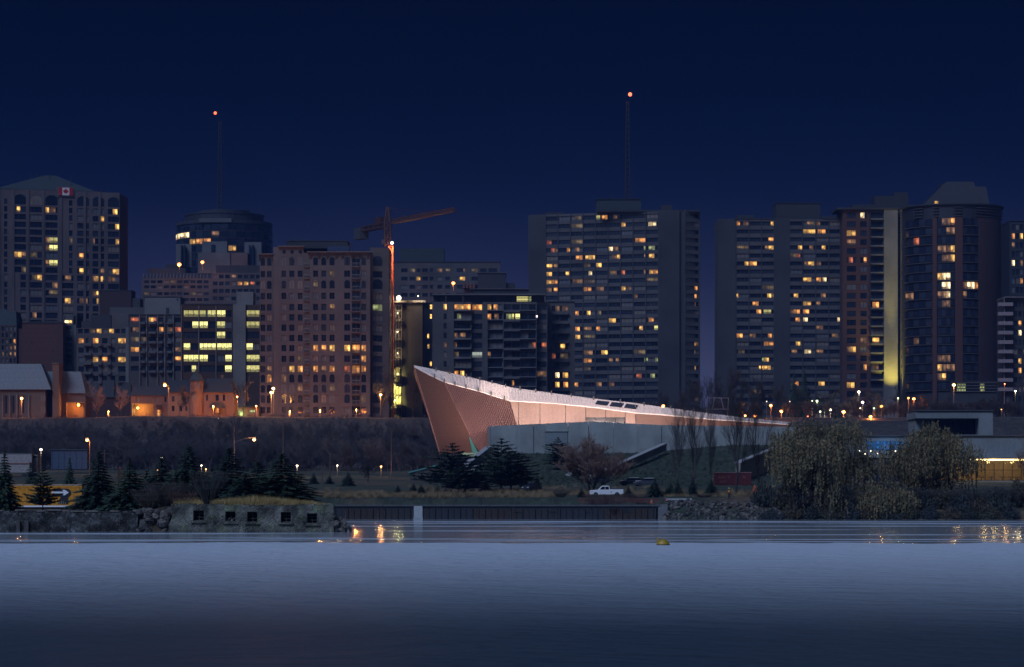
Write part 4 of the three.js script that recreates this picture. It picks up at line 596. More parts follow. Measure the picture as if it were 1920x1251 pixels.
{
  const d = 1120, B = building('edge_tower', 'dark glass tower cut by the right edge of the skyline', 1894, 1950, d);
  face(B, { px0: 1893, px1: 1950, top: 415, h: 10.5, rows: range(20, 426, 16.8), mat: M.slate, cols: range(7, 1897.5, 7.6).map(a => [a, a + 5.6]), lit: crop(1690, 330, 5.439, [[1155, 615, 'o'], [1155, 865, 'w'], [1245, 600, 'y'], [1245, 1100, 'o'], [1150, 700, 'd'], [1240, 860, 'd']]), snap: 8, dim: 0.03 });
  roofBits(B, [['core', 1893, 1950, 415.2, null, -20, -0.46, M.dark], ['coping', 1892.4, 1950, 413.6, 414.9, -20, 0.3, M.slate]]);
}
{
  const d = 985, B = building('white_balcony_block', 'dark block with a stack of pale projecting balconies', 1872, 1945, d);
  face(B, { px0: 1882.5, px1: 1945, top: 559, h: 10, rows: range(11, 571, 17.7), mat: M.slate, cols: [[1884, 1892], [1899, 1908], [1910, 1915.5], [1919, 1930]], lit: crop(1690, 540, 5.687, [[1265, 335, 'o'], [1265, 435, 'w'], [1265, 750, 'y'], [1265, 840, 'o']]), snap: 8, dim: 0.02 });
  roofBits(B, [['core', 1882.5, 1945, 559.2, null, -14, -0.46, M.dark], ['roof_edge', 1882.5, 1946, 556.6, 558.8, -14, 1.6, M.panel], ['pillar', 1881.6, 1883.6, 558.9, null, 0.3, 0.9, M.panel]]);
  for (let k = 0; k < 10; k++) block(B, 'balcony', 1871, 1898, 568 + k * 17.7, 574.5 + k * 17.7, -0.4, 1.9, grained(C(0.26, 0.235, 0.27)));
}
// ---- old stone houses along the top of the bluff
{
  const d = 890, B = building('stone_church_hall', 'stone hall with steep grey roof and pale buttresses above the bluff', -12, 110, d);
  roofBits(B, [['wall', -12, 84, 729, null, -14, 0, M.stone], ['chimney', 97, 109, 682, null, -9, -1, M.stone], ['chimney_cap', 96, 110, 680.5, 681.9, -9.3, -0.7, M.panel]]);
  new MB().hull([[B.lx(-12), B.ly(730.5), 0.8], [B.lx(96), B.ly(730.5), 0.8], [B.lx(96), B.ly(730.5), -14.5], [B.lx(-12), B.ly(730.5), -14.5]], [[B.lx(-12), B.ly(681), -5], [B.lx(72), B.ly(681), -5], [B.lx(72), B.ly(681), -8], [B.lx(-12), B.ly(681), -8]]).to('roof', grained(C(0.17, 0.20, 0.22), 0.7), B);
  for (const px of [5, 18.5, 32, 54]) block(B, 'buttress', px - 1.2, px + 1.2, 739, null, 0.003, 0.7, M.concretePale);
  for (let k = 0; k < 2; k++) for (const px of [78, 83]) block(B, 'window', px - 1.8, px + 1.8, 741 + k * 22, 752 + k * 22, -0.2, 0.06, CURTAIN[0]);
  for (const px of [11.5, 25, 43]) block(B, 'window', px - 2, px + 2, 742, 775, -0.2, 0.05, GLASS[1]);
}
{
  const d = 896, B = building('arched_stone_hall', 'stone wing with grey roof and one glowing orange archway', 84, 160, d);
  roofBits(B, [['wall', 84.4, 124, 737, null, -12, 0, M.stone], ['wall', 124.2, 160, 755, null, -12, -3.2, M.stoneRed], ['lintel', 124.2, 160, 737, 755, -12, 0, M.stone], ['pier', 156.8, 160, 755.1, null, -3.1, 0, M.stone]]);
  new MB().hull([[B.lx(84), B.ly(737.5), 0.7], [B.lx(161), B.ly(737.5), 0.7], [B.lx(161), B.ly(737.5), -12.5], [B.lx(84), B.ly(737.5), -12.5]], [[B.lx(84), B.ly(695.5), -5], [B.lx(147), B.ly(695.5), -5], [B.lx(147), B.ly(695.5), -7.5], [B.lx(84), B.ly(695.5), -7.5]]).to('roof', grained(C(0.15, 0.175, 0.195), 0.7), B);
  put('arch_lamp', new THREE.SphereGeometry(0.45, 12, 8), std(C(0.5, 0.3, 0.1), 0.4, { emissive: C(1, 0.45, 0.08), emissiveIntensity: 3 }), B).position.set(B.lx(146), B.ly(759), -1.2);
  const l = new THREE.PointLight(C(1, 0.36, 0.07), 130); l.position.set(B.lx(145), B.ly(761.5), -0.6); l.shadow.radius = 15; l.castShadow = true; B.add(l);
}
{
  const d = 920, B = building('slate_cottages', 'row of low dark slate roofs with a small green spire', 160, 245, d);
  roofBits(B, [['wall', 160, 245, 745, null, -10, 0, M.brickDark]]);
  for (const [a, b, t] of [[160, 186, 718], [186.4, 214, 712], [214.4, 245, 716]]) new MB().hull([[B.lx(a), B.ly(745.2), 0.5], [B.lx(b), B.ly(745.2), 0.5], [B.lx(b), B.ly(745.2), -10.5], [B.lx(a), B.ly(745.2), -10.5]], [[B.lx(a + 4), B.ly(t), -4.6], [B.lx(b - 4), B.ly(t), -4.6], [B.lx(b - 4), B.ly(t), -5.4], [B.lx(a + 4), B.ly(t), -5.4]]).to('roof', M.slate, B);
  new MB().box(B.lx(214.6), B.lx(220.4), B.ly(713), B.ly(703), -3, -2).to('cupola', M.tealTrim, B);
  new MB().hull([[B.lx(213.6), B.ly(703), -3.2], [B.lx(221.4), B.ly(703), -3.2], [B.lx(221.4), B.ly(703), -1.8], [B.lx(213.6), B.ly(703), -1.8]].reverse().reverse(), [[B.lx(217.3), B.ly(684), -2.55], [B.lx(217.7), B.ly(684), -2.55], [B.lx(217.7), B.ly(684), -2.45], [B.lx(217.3), B.ly(684), -2.45]]).to('spire', M.tealTrim, B);
}
{
  const d = 885, B = building('mansard_stone_house', 'stone house with dark mansard roof and glowing yellow doorway', 245, 316, d);
  face(B, { px0: 245, px1: 316, top: 742, h: 9, rows: [749.5], mat: M.stoneRed, cols: [[256, 261], [290, 294], [308, 312]], bot: 757, dim: 0, panes: 1 });
  roofBits(B, [['wall', 245, 316, 742.2, 757, -10, -0.46, M.stone], ['wall', 288, 316, 757.1, null, -10, -0.02, M.stoneRed], ['porch_back', 245, 287.8, 757.1, null, -10, -3, M.stoneRed], ['porch_wall', 245, 248, 757.2, null, -2.9, -0.1, M.stone], ['door', 245.9, 251, 766, 783, -2.98, -2.85, litMat('y', 1)], ['door', 294, 301, 769, 783, -0.01, 0.08, litMat('o', 2)]]);
  new MB().hull([[B.lx(244), B.ly(742), 0.4], [B.lx(317), B.ly(742), 0.4], [B.lx(317), B.ly(742), -10.4], [B.lx(244), B.ly(742), -10.4]], [[B.lx(249), B.ly(723.5), -2], [B.lx(312), B.ly(723.5), -2], [B.lx(312), B.ly(723.5), -8], [B.lx(249), B.ly(723.5), -8]]).to('mansard_roof', M.slate, B);
  new MB().prism([[B.lx(293), 0.1], [B.lx(303), 0.1], [B.lx(303), 1.6], [B.lx(293), 1.6]], B.ly(763), B.ly(760)).to('door_canopy', M.slate, B);
  put('porch_lamp', new THREE.SphereGeometry(0.4, 12, 8), std(C(0.5, 0.3, 0.1), 0.4, { emissive: C(1, 0.6, 0.15), emissiveIntensity: 3 }), B).position.set(B.lx(257), B.ly(765), -1.2);
  const l = new THREE.PointLight(C(1, 0.48, 0.10), 110); l.position.set(B.lx(263), B.ly(767), -0.8); l.shadow.radius = 15; l.castShadow = true; B.add(l);
}
{
  const d = 880, B = building('turreted_house', 'reddish stone house with a pointed round turret and arched porch', 316, 438, d);
  face(B, { px0: 316, px1: 356, top: 736, h: 10, rows: [748, 766], mat: M.stone, cols: [[322, 327], [336, 341], [347, 351]], dim: 0.02, panes: 1 });
  face(B, { px0: 381, px1: 438, top: 736, h: 11, rows: [746, 769], mat: M.stoneRed, cols: [[386, 390, k => k === 0], [404, 410], [417.5, 422], [427, 431, k => k === 0]], lit: [[407, 769, 'd']], dim: 0, panes: 1 });
  const tx = B.lx(368.5), tr = 12.6 * d / F, tz = -0.4, pts = range(16, 0, Math.PI / 8).map(a => [tx + tr * Math.cos(a), tz + tr * Math.sin(a)]);
  new MB().prism(pts, 0, B.ly(715)).to('turret', M.stoneRed, B);
  put('turret_roof', new THREE.ConeGeometry(tr * 1.2, 24 * d / F, 18), M.roofTeal, B).position.set(tx, B.ly(702.5), tz);
  for (const [px, py] of [[364, 745], [374, 723]]) block(B, 'turret_window', px - 2.4, px + 2.4, py - 5, py + 5, tz + tr * 0.7, tz + tr * 1.0, CURTAIN[1]);
  roofBits(B, [['wall', 316, 356, 736.2, null, -10, -0.46, M.stone], ['wall', 356.1, 380.9, 736.3, null, -10, -0.5, M.stone], ['wall', 381, 438, 736.2, null, -10, -0.46, M.stone], ['chimney', 411, 416, 702, 714, -6, -5, M.stone]]);
  for (const [a, b, t] of [[315, 358, 712], [380, 439, 708.5]]) new MB().hull([[B.lx(a), B.ly(736), 0.5], [B.lx(b), B.ly(736), 0.5], [B.lx(b), B.ly(736), -10.5], [B.lx(a), B.ly(736), -10.5]], [[B.lx(a + 5), B.ly(t), -4], [B.lx(b - 5), B.ly(t), -4], [B.lx(b - 5), B.ly(t), -7], [B.lx(a + 5), B.ly(t), -7]]).to('roof', M.slate, B);
  const ax = B.lx(407), ay = B.ly(765), ar = 13 * d / F, aw = []; for (let k = 0; k <= 10; k++) aw.push([ax + ar * Math.cos(k / 10 * Math.PI), ay + 0.8 * ar * Math.sin(k / 10 * Math.PI)]);
  new MB().hull(aw.map(p => [p[0], p[1], 0.02]), aw.map(p => [p[0], p[1], 1.8])).to('porch_awning', M.slate, B);
}
{
  const d = 905, B = building('green_lit_shed', 'low shed with two bright green lit openings under the stair tower', 440, 486, d);
  roofBits(B, [['wall', 440, 486, 764, null, -6, 0, M.stoneRed], ['roof', 439, 487, 761.5, 763.9, -6.4, 0.5, M.slate], ['opening', 445, 458, 768, 784, -0.02, 0.08, litMat('g', 0)], ['opening', 468, 478, 767.5, 775, -0.02, 0.08, litMat('g', 3)]]);
  const l = new THREE.PointLight(C(0.75, 1, 0.25), 22); l.position.set(B.lx(452), B.ly(776), 1.4); l.shadow.radius = 20; l.castShadow = true; B.add(l);
}
// ---- added unseen blocks behind the viewpoint, put there to shade the near water
for (let k = 0; k < 6; k++) {
  const T = thing('near_shade_block', ['tall', 'broad', 'pale', 'dark', 'slim', 'plain'][k] + ' unseen block added behind the viewpoint to shade the near water', 'building', [-420 + k * 130 + 59, 2, 50], 0, 'added shade blocks behind the viewpoint');
  const h = 140 + 12 * ((k * 7) % 3); new MB().box(-59, 59, 0, h, -20, 20).to('wall', M.concrete, T); new MB().box(-30, 30, h, h + 6, -10, 10).to('roof_block', M.slate, T);
}
kind(new MB().box(-800, 800, -1, 1.9, 12, 400).to('near_bank', grained(C(0.05, 0.055, 0.04))), 'structure');

// ---------------------------------------------------------------- museum with the copper fin
{
  const T = thing('museum', 'low concrete museum with a pointed copper fin roof lit pink', 'museum', [X(1150, 740), 0, -740]);
  const o = T.position, V = (px, py, d) => { const p = P(px, py, d); return [p.x - o.x, p.y - o.y, p.z - o.z]; };
  const copper = grained(C(0.125, 0.062, 0.045), 0.62, { bumpScale: 0.006, map: again(grainTex, 1 / 2.2) }), copperShade = std(C(0.07, 0.032, 0.028), 0.65), roofM = grained(C(0.68, 0.63, 0.61), 0.55), pinkWall = stained(C(0.33, 0.235, 0.20)), grey = new THREE.MeshStandardMaterial({ color: C(0.36, 0.40, 0.385), roughness: 0.9, map: again(stainTex, 1 / 20, 1 / 26), bumpMap: again(roughTex, 1 / 2), bumpScale: 0.03 }), teal = std(C(0.03, 0.13, 0.115), 0.6);
  // eaves and ridge of the long roof: [px, py, d]
  const low = [[776, 687, 744], [800, 700, 741], [833, 716, 738], [865, 724.5, 738.5], [898, 733, 739], [954, 751, 740], [1039, 756, 740], [1118, 764, 740], [1192, 774, 740], [1240, 777, 740], [1334, 786, 740], [1411, 790.5, 740], [1480, 795.5, 740]];
  const up = [[776, 685, 745], [800, 690, 743], [824, 695, 742], [870, 705, 743.4], [905, 713, 743.4], [960, 727, 743.4], [1045, 738.5, 743.4], [1116, 748, 743.4], [1190, 756, 743.4], [1240, 763, 743.4], [1334, 776, 743.4], [1411, 785, 743.4], [1482, 792, 743.4]];
  const roof = new MB(); for (let k = 0; k + 1 < low.length; k++) roof.poly([V(...low[k]), V(...low[k + 1]), V(...up[k + 1]), V(...up[k])]);
  for (let k = 0; k + 1 < low.length; k++) { const b = up[k], c = up[k + 1]; roof.poly([V(...b), V(...c), V(c[0], c[1] + 10, 790), V(b[0], b[1] + 10, 790)]); roof.poly([V(low[k][0], low[k][1] + 1.6, low[k][2]), V(low[k + 1][0], low[k + 1][1] + 1.6, low[k + 1][2]), V(...low[k + 1]), V(...low[k])]); }
  roof.to('roof', roofM, T);
  const seg = (list, t) => { const k = Math.min(list.length - 2, Math.floor(t)), f = t - k, a = list[k], b = list[k + 1]; return [0, 1, 2].map(i => lerp(a[i], b[i], f)); };
  const rawU = px => { for (let k = 0; k + 1 < low.length; k++) if (px <= low[k + 1][0]) return k + (px - low[k][0]) / (low[k + 1][0] - low[k][0]); return low.length - 1.001; };
  const seams = new MB(); for (let px = 800; px < 1476; px += 5.6) { const a = seg(low, rawU(px)), b = seg(up, rawU(px - 8)); const A = V(a[0], a[1] - 0.4, a[2] - 0.1), Bq = V(b[0], b[1] - 0.5, b[2] - 0.1); seams.tube(A, Bq, 0.07, 0.07, 4); }
  kind(seams.to('roof_seams', roofM, T), 'stuff');
  // fin: broad face turned left, ribbed face with shade put into darker copper, back
  const tip = V(776, 687, 744), lf = V(825, 851, 742), fold0 = V(833, 717.6, 738), fold1 = V(898, 851, 730), mid1 = V(956, 752.6, 740), mid2 = V(974, 797, 741), mid3 = V(985, 853, 742), fm = V(864, 783, 734.2);
  new MB().poly([tip, lf, fold1, fold0]).to('fin_face', copper, T);
  const rib = new MB(); rib.poly([fold0, fold1, mid3, mid1]);
  const N = 30; for (let k = 1; k < N; k++) { const t = k / N, a = fold0.map((v, i) => lerp(v, mid1[i], t)), b = fold1.map((v, i) => lerp(v, mid3[i], t)); rib.tube(a, b, 0.17, 0.17, 4); }
  rib.to('ribbed_wall', copperShade, T);
  new MB().poly([lf, tip, V(776, 700, 790), V(830, 852, 790)]).poly([V(...up[0]), tip, V(776, 700, 790)]).to('fin_back', copperShade, T);
  new MB().tube(fold0, fold1, 0.16, 0.16, 5).to('fin_edge', copper, T);
  new MB().tube(tip, lf, 0.22, 0.3, 5).to('leading_edge', copperShade, T);
  new MB().hull([V(880, 822, 732), V(885, 849, 731), V(899, 849.5, 729.6)].map(v => [v[0], v[1], v[2] + 0.35]), [V(880, 818, 732.6), V(887, 849, 730.8), V(897, 849.5, 729.3)].map(v => [v[0], v[1], v[2] + 0.6])).to('green_glass_slit', teal, T);
  new MB().box(V(866, 0, 731)[0], V(905, 0, 731)[0], V(0, 856, 731)[1], V(0, 849.5, 731)[1], V(0, 0, 738)[2], V(0, 0, 729)[2]).to('green_plinth', teal, T);
  // pink upper wall in panels
  const walls = [[954.5, 972, 0], [973, 1012, 0], [1013, 1060, 0], [1061, 1098, 0], [1099, 1135, 1], [1136, 1172, 1], [1173, 1191.5, 0]];
  for (const [a, b, open] of walls) { const A = seg(low, rawU(a)), Bq = seg(low, rawU(b)); const bot = open ? 782.5 : 800; new MB().poly([V(a, bot, 741.6), V(b, bot, 741.6), V(b, Bq[1] + 1.4, 741), V(a, A[1] + 1.4, 741)]).to('wall_panel', pinkWall, T); }
  new MB().poly([V(1098.5, 782.4, 741.6), V(1172.5, 782.4, 741.6), V(1172.5, 782.4, 746), V(1098.5, 782.4, 746)]).to('window_soffit', pinkWall, T);
  for (let k = 0; k < 4; k++) new MB().poly([V(1099 + k * 18.6, 800, 745), V(1117 + k * 18.6, 800, 745), V(1117 + k * 18.6, 782, 745), V(1099 + k * 18.6, 782, 745)]).to('strip_window', GLASS[k % 3], T);
  const redA = [[1192.5, 774], [1240, 777], [1334, 786], [1411, 790.5], [1480, 795.5]]; for (let k = 0; k + 1 < redA.length; k++) { const [a, ya] = redA[k], [b, yb] = redA[k + 1]; new MB().poly([V(a, 806, 741.8), V(b, 806, 741.8), V(b, yb + 1.4, 741.2), V(a, ya + 1.4, 741.2)]).to('copper_panel', copper, T); }
  // rooflight
  for (const [a, b] of [[1116, 1139], [1143, 1166], [1170, 1193]]) { const q = (px, t) => { const e = seg(low, rawU(px)), f = seg(up, rawU(px)), v = V(...e.map((w, i) => lerp(w, f[i], t))); return [v[0], v[1] + 0.12, v[2] + 0.12]; }; new MB().poly([q(a, 0.3), q(b, 0.3), q(b + 6, 0.8), q(a + 6, 0.8)]).to('rooflight', GLASS[1], T); }
  // small fittings along eaves and ridge
  for (const px of [815, 833, 853, 874, 897, 921, 946]) { const a = seg(low, rawU(px)), v = V(a[0], a[1] - 2.5, a[2] - 0.3); new MB().box(v[0] - 0.16, v[0] + 0.16, v[1] - 0.5, v[1] + 0.5, v[2] - 0.2, v[2] + 0.3).to('roof_fitting', M.black, T); }
  for (const px of [824, 846, 869, 893, 916, 942, 969, 998, 1028, 1068, 1115, 1165, 1209, 1258, 1284, 1300, 1328]) { const a = seg(up, rawU(px)), v = V(a[0], a[1] - 0.4, a[2] - 0.4); new MB().box(v[0] - 0.13, v[0] + 0.13, v[1] - 0.5, v[1] + 0.55, v[2] - 0.2, v[2] + 0.2).to('roof_fitting', M.black, T); }
  // roof terrace behind the grey front wall
  new MB().poly([V(918, 806, 692), V(1480, 804, 692), V(1480, 806.5, 742), V(972, 806, 742)]).to('terrace', std(C(0.10, 0.11, 0.08), 1, { map: grassTex }), T);
  // grey concrete front: panels with joints
  const top = px => px < 1103 ? lerp(799.5, 790.5, (px - 915) / 188) : px < 1240 ? lerp(790.5, 797, (px - 1103) / 137) : lerp(797, 800, (px - 1240) / 220);
  const cuts = [920, 969, 1000, 1022, 1065, 1103, 1150, 1196, 1240, 1290, 1340, 1390, 1440, 1492];
  for (let k = 0; k + 1 < cuts.length; k++) { const a = cuts[k] + 0.35, b = cuts[k + 1], bot = 862, m = new MB(), z = k % 3 === 1 ? 689.75 : 690; m.poly([V(a, bot, z), V(b, bot, z), V(b, top(b), z), V(a, top(a), z)]); m.poly([V(a, top(a), z), V(b, top(b), z), V(b, top(b) + 0.4, 692.5), V(a, top(a) + 0.4, 692.5)]); m.poly([V(b, bot, z), V(b, bot, 692), V(b, top(b), 692), V(b, top(b), z)]); m.to('concrete_panel', grey, T); }
  new MB().poly([V(914, 842, 700), V(920, 862, 690), V(920, 799.4, 690), V(914, 800.5, 700)]).to('end_wall', grey, T);
  new MB().poly([V(918, 866, 693), V(1492, 866, 693), V(1492, 801, 692.6), V(918, 801, 692.6)].reverse()).to('inner_wall', grey, T);
  new MB().box(V(1023, 0, 690)[0], V(1064, 0, 690)[0], V(0, 832, 690)[1], V(0, 809.5, 690)[1], V(0, 0, 690)[2] - 0.3, V(0, 0, 690)[2] + 0.18).to('blind_window', stained(C(0.24, 0.29, 0.31)), T);
  for (const [a, b, y, h] of [[1021.5, 1065.5, 808, 1.4], [1021.5, 1065.5, 832.1, 1.2]]) new MB().box(V(a, 0, 690)[0], V(b, 0, 690)[0], V(0, y + h, 690)[1], V(0, y, 690)[1], V(0, 0, 690)[2], V(0, 0, 690)[2] + 0.4).to('window_frame', grey, T);
  // floodlights hidden behind the parapet and at the foot of the fin
  const flood = (px, py, d, tx, ty, td, i, ang, c = [1, 0.73, 0.62]) => { const a = V(px, py, d), t = V(tx, ty, td), l = new THREE.SpotLight(C(...c), i, 0, ang, 0.8, 2); l.position.set(...a); l.target.position.set(...t); l.shadow.radius = 20; l.castShadow = true; T.add(l, l.target);
    new MB().box(a[0] - 0.3, a[0] + 0.3, a[1] - 0.75, a[1] - 0.35, a[2] + 0.1, a[2] + 0.5).to('floodlight', M.black, T); };
  for (const [px, i] of [[960, 2700], [1020, 2800], [1080, 2800], [1140, 2700], [1200, 2300], [1270, 1800], [1350, 1300], [1430, 900]]) flood(px, 801, 703, px - 4, 762, 744, i, 1.0);
  flood(930, 801, 700, 868, 706, 743, 4400, 0.6, [1, 0.78, 0.68]); flood(905, 852, 698, 862, 712, 744, 700, 0.5, [1, 0.74, 0.62]); flood(868, 850, 706, 852, 815, 735, 1500, 0.7, [1, 0.5, 0.3]);
}
// ---- sloped retaining walls of the ramps, and the copper-green low wall
{
  const conc = stained(C(0.30, 0.29, 0.27)), cop = grained(C(0.46, 0.47, 0.48));
  const ramp = (name, label, A, Bq, drop, th = 0.5) => {      // A, Bq: [px, py, d] ends of the coping
    const a = P(...A), b = P(...Bq), T = thing(name, label, 'wall', [(a.x + b.x) / 2, Math.min(a.y, b.y) - drop, (a.z + b.z) / 2], 0, 'ramp walls on the museum bank');
    const q = v => [v.x - T.position.x, v.y - T.position.y, v.z - T.position.z], p = q(a), r = q(b), dx = r[0] - p[0], dz = r[2] - p[2], l = Math.hypot(dx, dz), nx = -dz / l * th, nz = dx / l * th;
    const wall = (y0, y1, e) => { const f = (c, yo, s) => [c[0] + nx * s * e, c[1] + yo, c[2] + nz * s * e]; return new MB().hull([f(p, y0, 1), f(r, y0, 1), f(r, y0, -1), f(p, y0, -1)], [f(p, y1, 1), f(r, y1, 1), f(r, y1, -1), f(p, y1, -1)]); };
    wall(-drop, -0.3, 1).to('wall', conc, T); wall(-0.29, 0, 1.35).to('coping', cop, T); return T;
  };
  ramp('ramp_wall', 'pale sloping ramp wall beside the foot of the copper fin', [916, 837, 684], [874, 869, 655], 4);
  ramp('ramp_wall', 'long pale coped ramp wall running down behind the bare tree', [1246, 831, 676], [1112, 890, 612], 1.7);
  ramp('ramp_wall', 'short brownish ramp wall left of the long one', [1112, 861, 660], [1066, 890, 622], 2.2);
  ramp('ramp_wall', 'grey ramp wall rising to the willow behind the red container', [1384, 866, 600], [1460, 836, 640], 9);
  ramp('ramp_wall', 'white slanting slab low between the two pines', [902, 870, 640], [884, 880, 628], 2.4);
  const a = P(800, 880, 640), T = thing('green_rail_wall', 'low board wall with a green sloping rail left of the fin', 'wall', [a.x, groundH(a.x, 640) - 0.2, -640]);
  const lx = px => X(px, 640) - a.x, ly = py => Y(py, 640) - T.position.y;
  for (let k = 0; k < 12; k++) { const x0 = lx(768 + k * 4.2), x1 = lx(768 + k * 4.2 + 3.9); new MB().box(x0, x1, 0, ly(887 - k * 0.75), -0.15 - 0.05 * (k % 2), 0.1).to('board', grained(C(0.10, 0.085, 0.08)), T); }
  new MB().tube([lx(766), ly(887), 0.2], [lx(820), ly(873), 0.2], 0.22, 0.22, 6).to('rail', std(C(0.03, 0.17, 0.16), 0.6), T);
}
// ---- east pavilion and restaurant front
{
  const d = 690, T = thing('museum_pavilion', 'grey concrete pavilion with one wide dark opening above the lit terrace', 'building', [X(1790, d), 5.5, -d]);
  const lx = px => X(px, d) - T.position.x, ly = py => Y(py, d) - 5.5, g = stained(C(0.25, 0.29, 0.30)), b = (n, a, c, t, bt, z0, z1, m) => new MB().box(lx(a), lx(c), ly(bt), ly(t), z0, z1).to(n, m, T);
  b('lintel', 1717.5, 1862, 771, 784.5, -16, 0, g); b('pier', 1835.5, 1862, 784.6, 818, -16, 0, g); b('recessed_wall', 1720, 1757, 784.6, 818, -16, -3.5, g);
  for (let k = 0; k < 4; k++) b('window', 1757.5 + k * 19.6, 1776.5 + k * 19.6, 784.7, 815, -6, -5.8, GLASS[k % 3]);
  b('sill', 1757.4, 1835.4, 815, 818, -6, -0.1, g); b('roof', 1716.5, 1863, 769.4, 770.8, -16.5, 0.4, M.slab); b('back_wall', 1757.2, 1835.4, 784.8, 818, -16, -14, g);
}
{
  const d = 640, T = thing('museum_terrace_wing', 'low pale wall over a glowing light strip and golden restaurant windows', 'building', [X(1830, d), 4.5, -d]);
  const lx = px => X(px, d) - T.position.x, ly = py => Y(py, d) - 4.5, g = stained(C(0.28, 0.32, 0.33)), b = (n, a, c, t, bt, z0, z1, m) => new MB().box(lx(a), lx(c), ly(bt), ly(t), z0, z1).to(n, m, T);
  b('wall', 1608, 1960, 818, 858.5, -30, -0.6, g); b('coping', 1606, 1962, 816.2, 817.9, -30.4, -0.2, M.panel); b('canopy', 1736, 1962, 858.6, 861, -6, 2.4, M.slab);
  b('light_strip', 1741, 1831, 861.1, 863.6, 1.9, 2.3, std(C(0.6, 0.5, 0.3), 0.4, { emissive: C(1, 0.74, 0.30), emissiveIntensity: 2.2 })); b('light_strip', 1833, 1960, 861.1, 864, 1.9, 2.3, std(C(0.6, 0.5, 0.3), 0.4, { emissive: C(1, 0.76, 0.32), emissiveIntensity: 2.6 }));
  b('back_wall', 1700, 1960, 863, 912, -9, -8, stained(C(0.42, 0.33, 0.2))); b('floor', 1700, 1960, 903, 905, -8, 2, M.slab);
  for (let k = 0; k < 6; k++) { b('window', 1832.5 + k * 17, 1848.8 + k * 17, 865.2, 902, -1.2, -1.14, new THREE.MeshPhysicalMaterial({ color: C(0.9, 0.9, 0.9), roughness: 0.05, transmission: 1, thickness: 0 })); b('mullion', 1831.6 + k * 17, 1832.4 + k * 17, 864.5, 903, -1.35, -1.0, M.black); }
  b('transom', 1832, 1934, 881, 881.8, -1.3, -1.05, M.black); b('parapet', 1740, 1960, 902, 912, 2.1, 2.5, g);
  for (const px of [1760, 1800, 1850, 1890, 1915]) { const l = new THREE.PointLight(C(1, 0.66, 0.24), 14); l.position.set(lx(px), ly(868), -3.2); l.shadow.radius = 20; l.castShadow = true; T.add(l); }
  for (const px of [1770, 1860, 1905]) { const l = new THREE.PointLight(C(1, 0.74, 0.3), 8); l.position.set(lx(px), ly(866), 2.8); l.shadow.radius = 20; l.castShadow = true; T.add(l); }
  for (const [px, z] of [[1846, -4], [1866, -5], [1884, -3], [1903, -5], [1914, -4]]) { b('table', px - 5, px + 5, 894, 895, z - 0.6, z + 0.6, M.black); b('table_leg', px - 0.5, px + 0.5, 895, 903, z - 0.06, z + 0.06, M.black); }
  // blue lit glazing and the entrance beside it
  for (let k = 0; k < 5; k++) b('blue_window', 1627 + k * 14, 1640 + k * 14, 827, 843.5, -0.62, -0.5, std(C(0.02, 0.05, 0.12), 0.3, { emissive: C(0.06, 0.28, 0.70), emissiveIntensity: 0.4, emissiveMap: ROOM[k] }));
  const bl = new THREE.PointLight(C(0.15, 0.45, 1), 5); bl.position.set(lx(1662), ly(838), 1.2); bl.shadow.radius = 30; bl.castShadow = true; T.add(bl);
  b('entrance_beam', 1618, 1705, 873, 876, -2, 1.2, M.panel); for (const px of [1630, 1648, 1652, 1690]) b('entrance_post', px - 0.7, px + 0.7, 876, 928, 0.2, 0.5, M.panel); b('entrance_glass', 1631, 1689, 877, 927, -0.4, -0.3, GLASS[3]);
  const sh = new THREE.SphereGeometry(0.16, 8, 6), em = std(C(0.5, 0.5, 0.4), 0.4, { emissive: C(1, 0.85, 0.6), emissiveIntensity: 2.5 });
  for (const [px, py] of [[1611, 846], [1622, 851], [1632, 856], [1633, 846], [1645, 851], [1667, 852], [1679, 846], [1690, 852], [1664, 870]]) put('downlight', sh, em, T).position.set(lx(px), ly(py), 0.2);
}

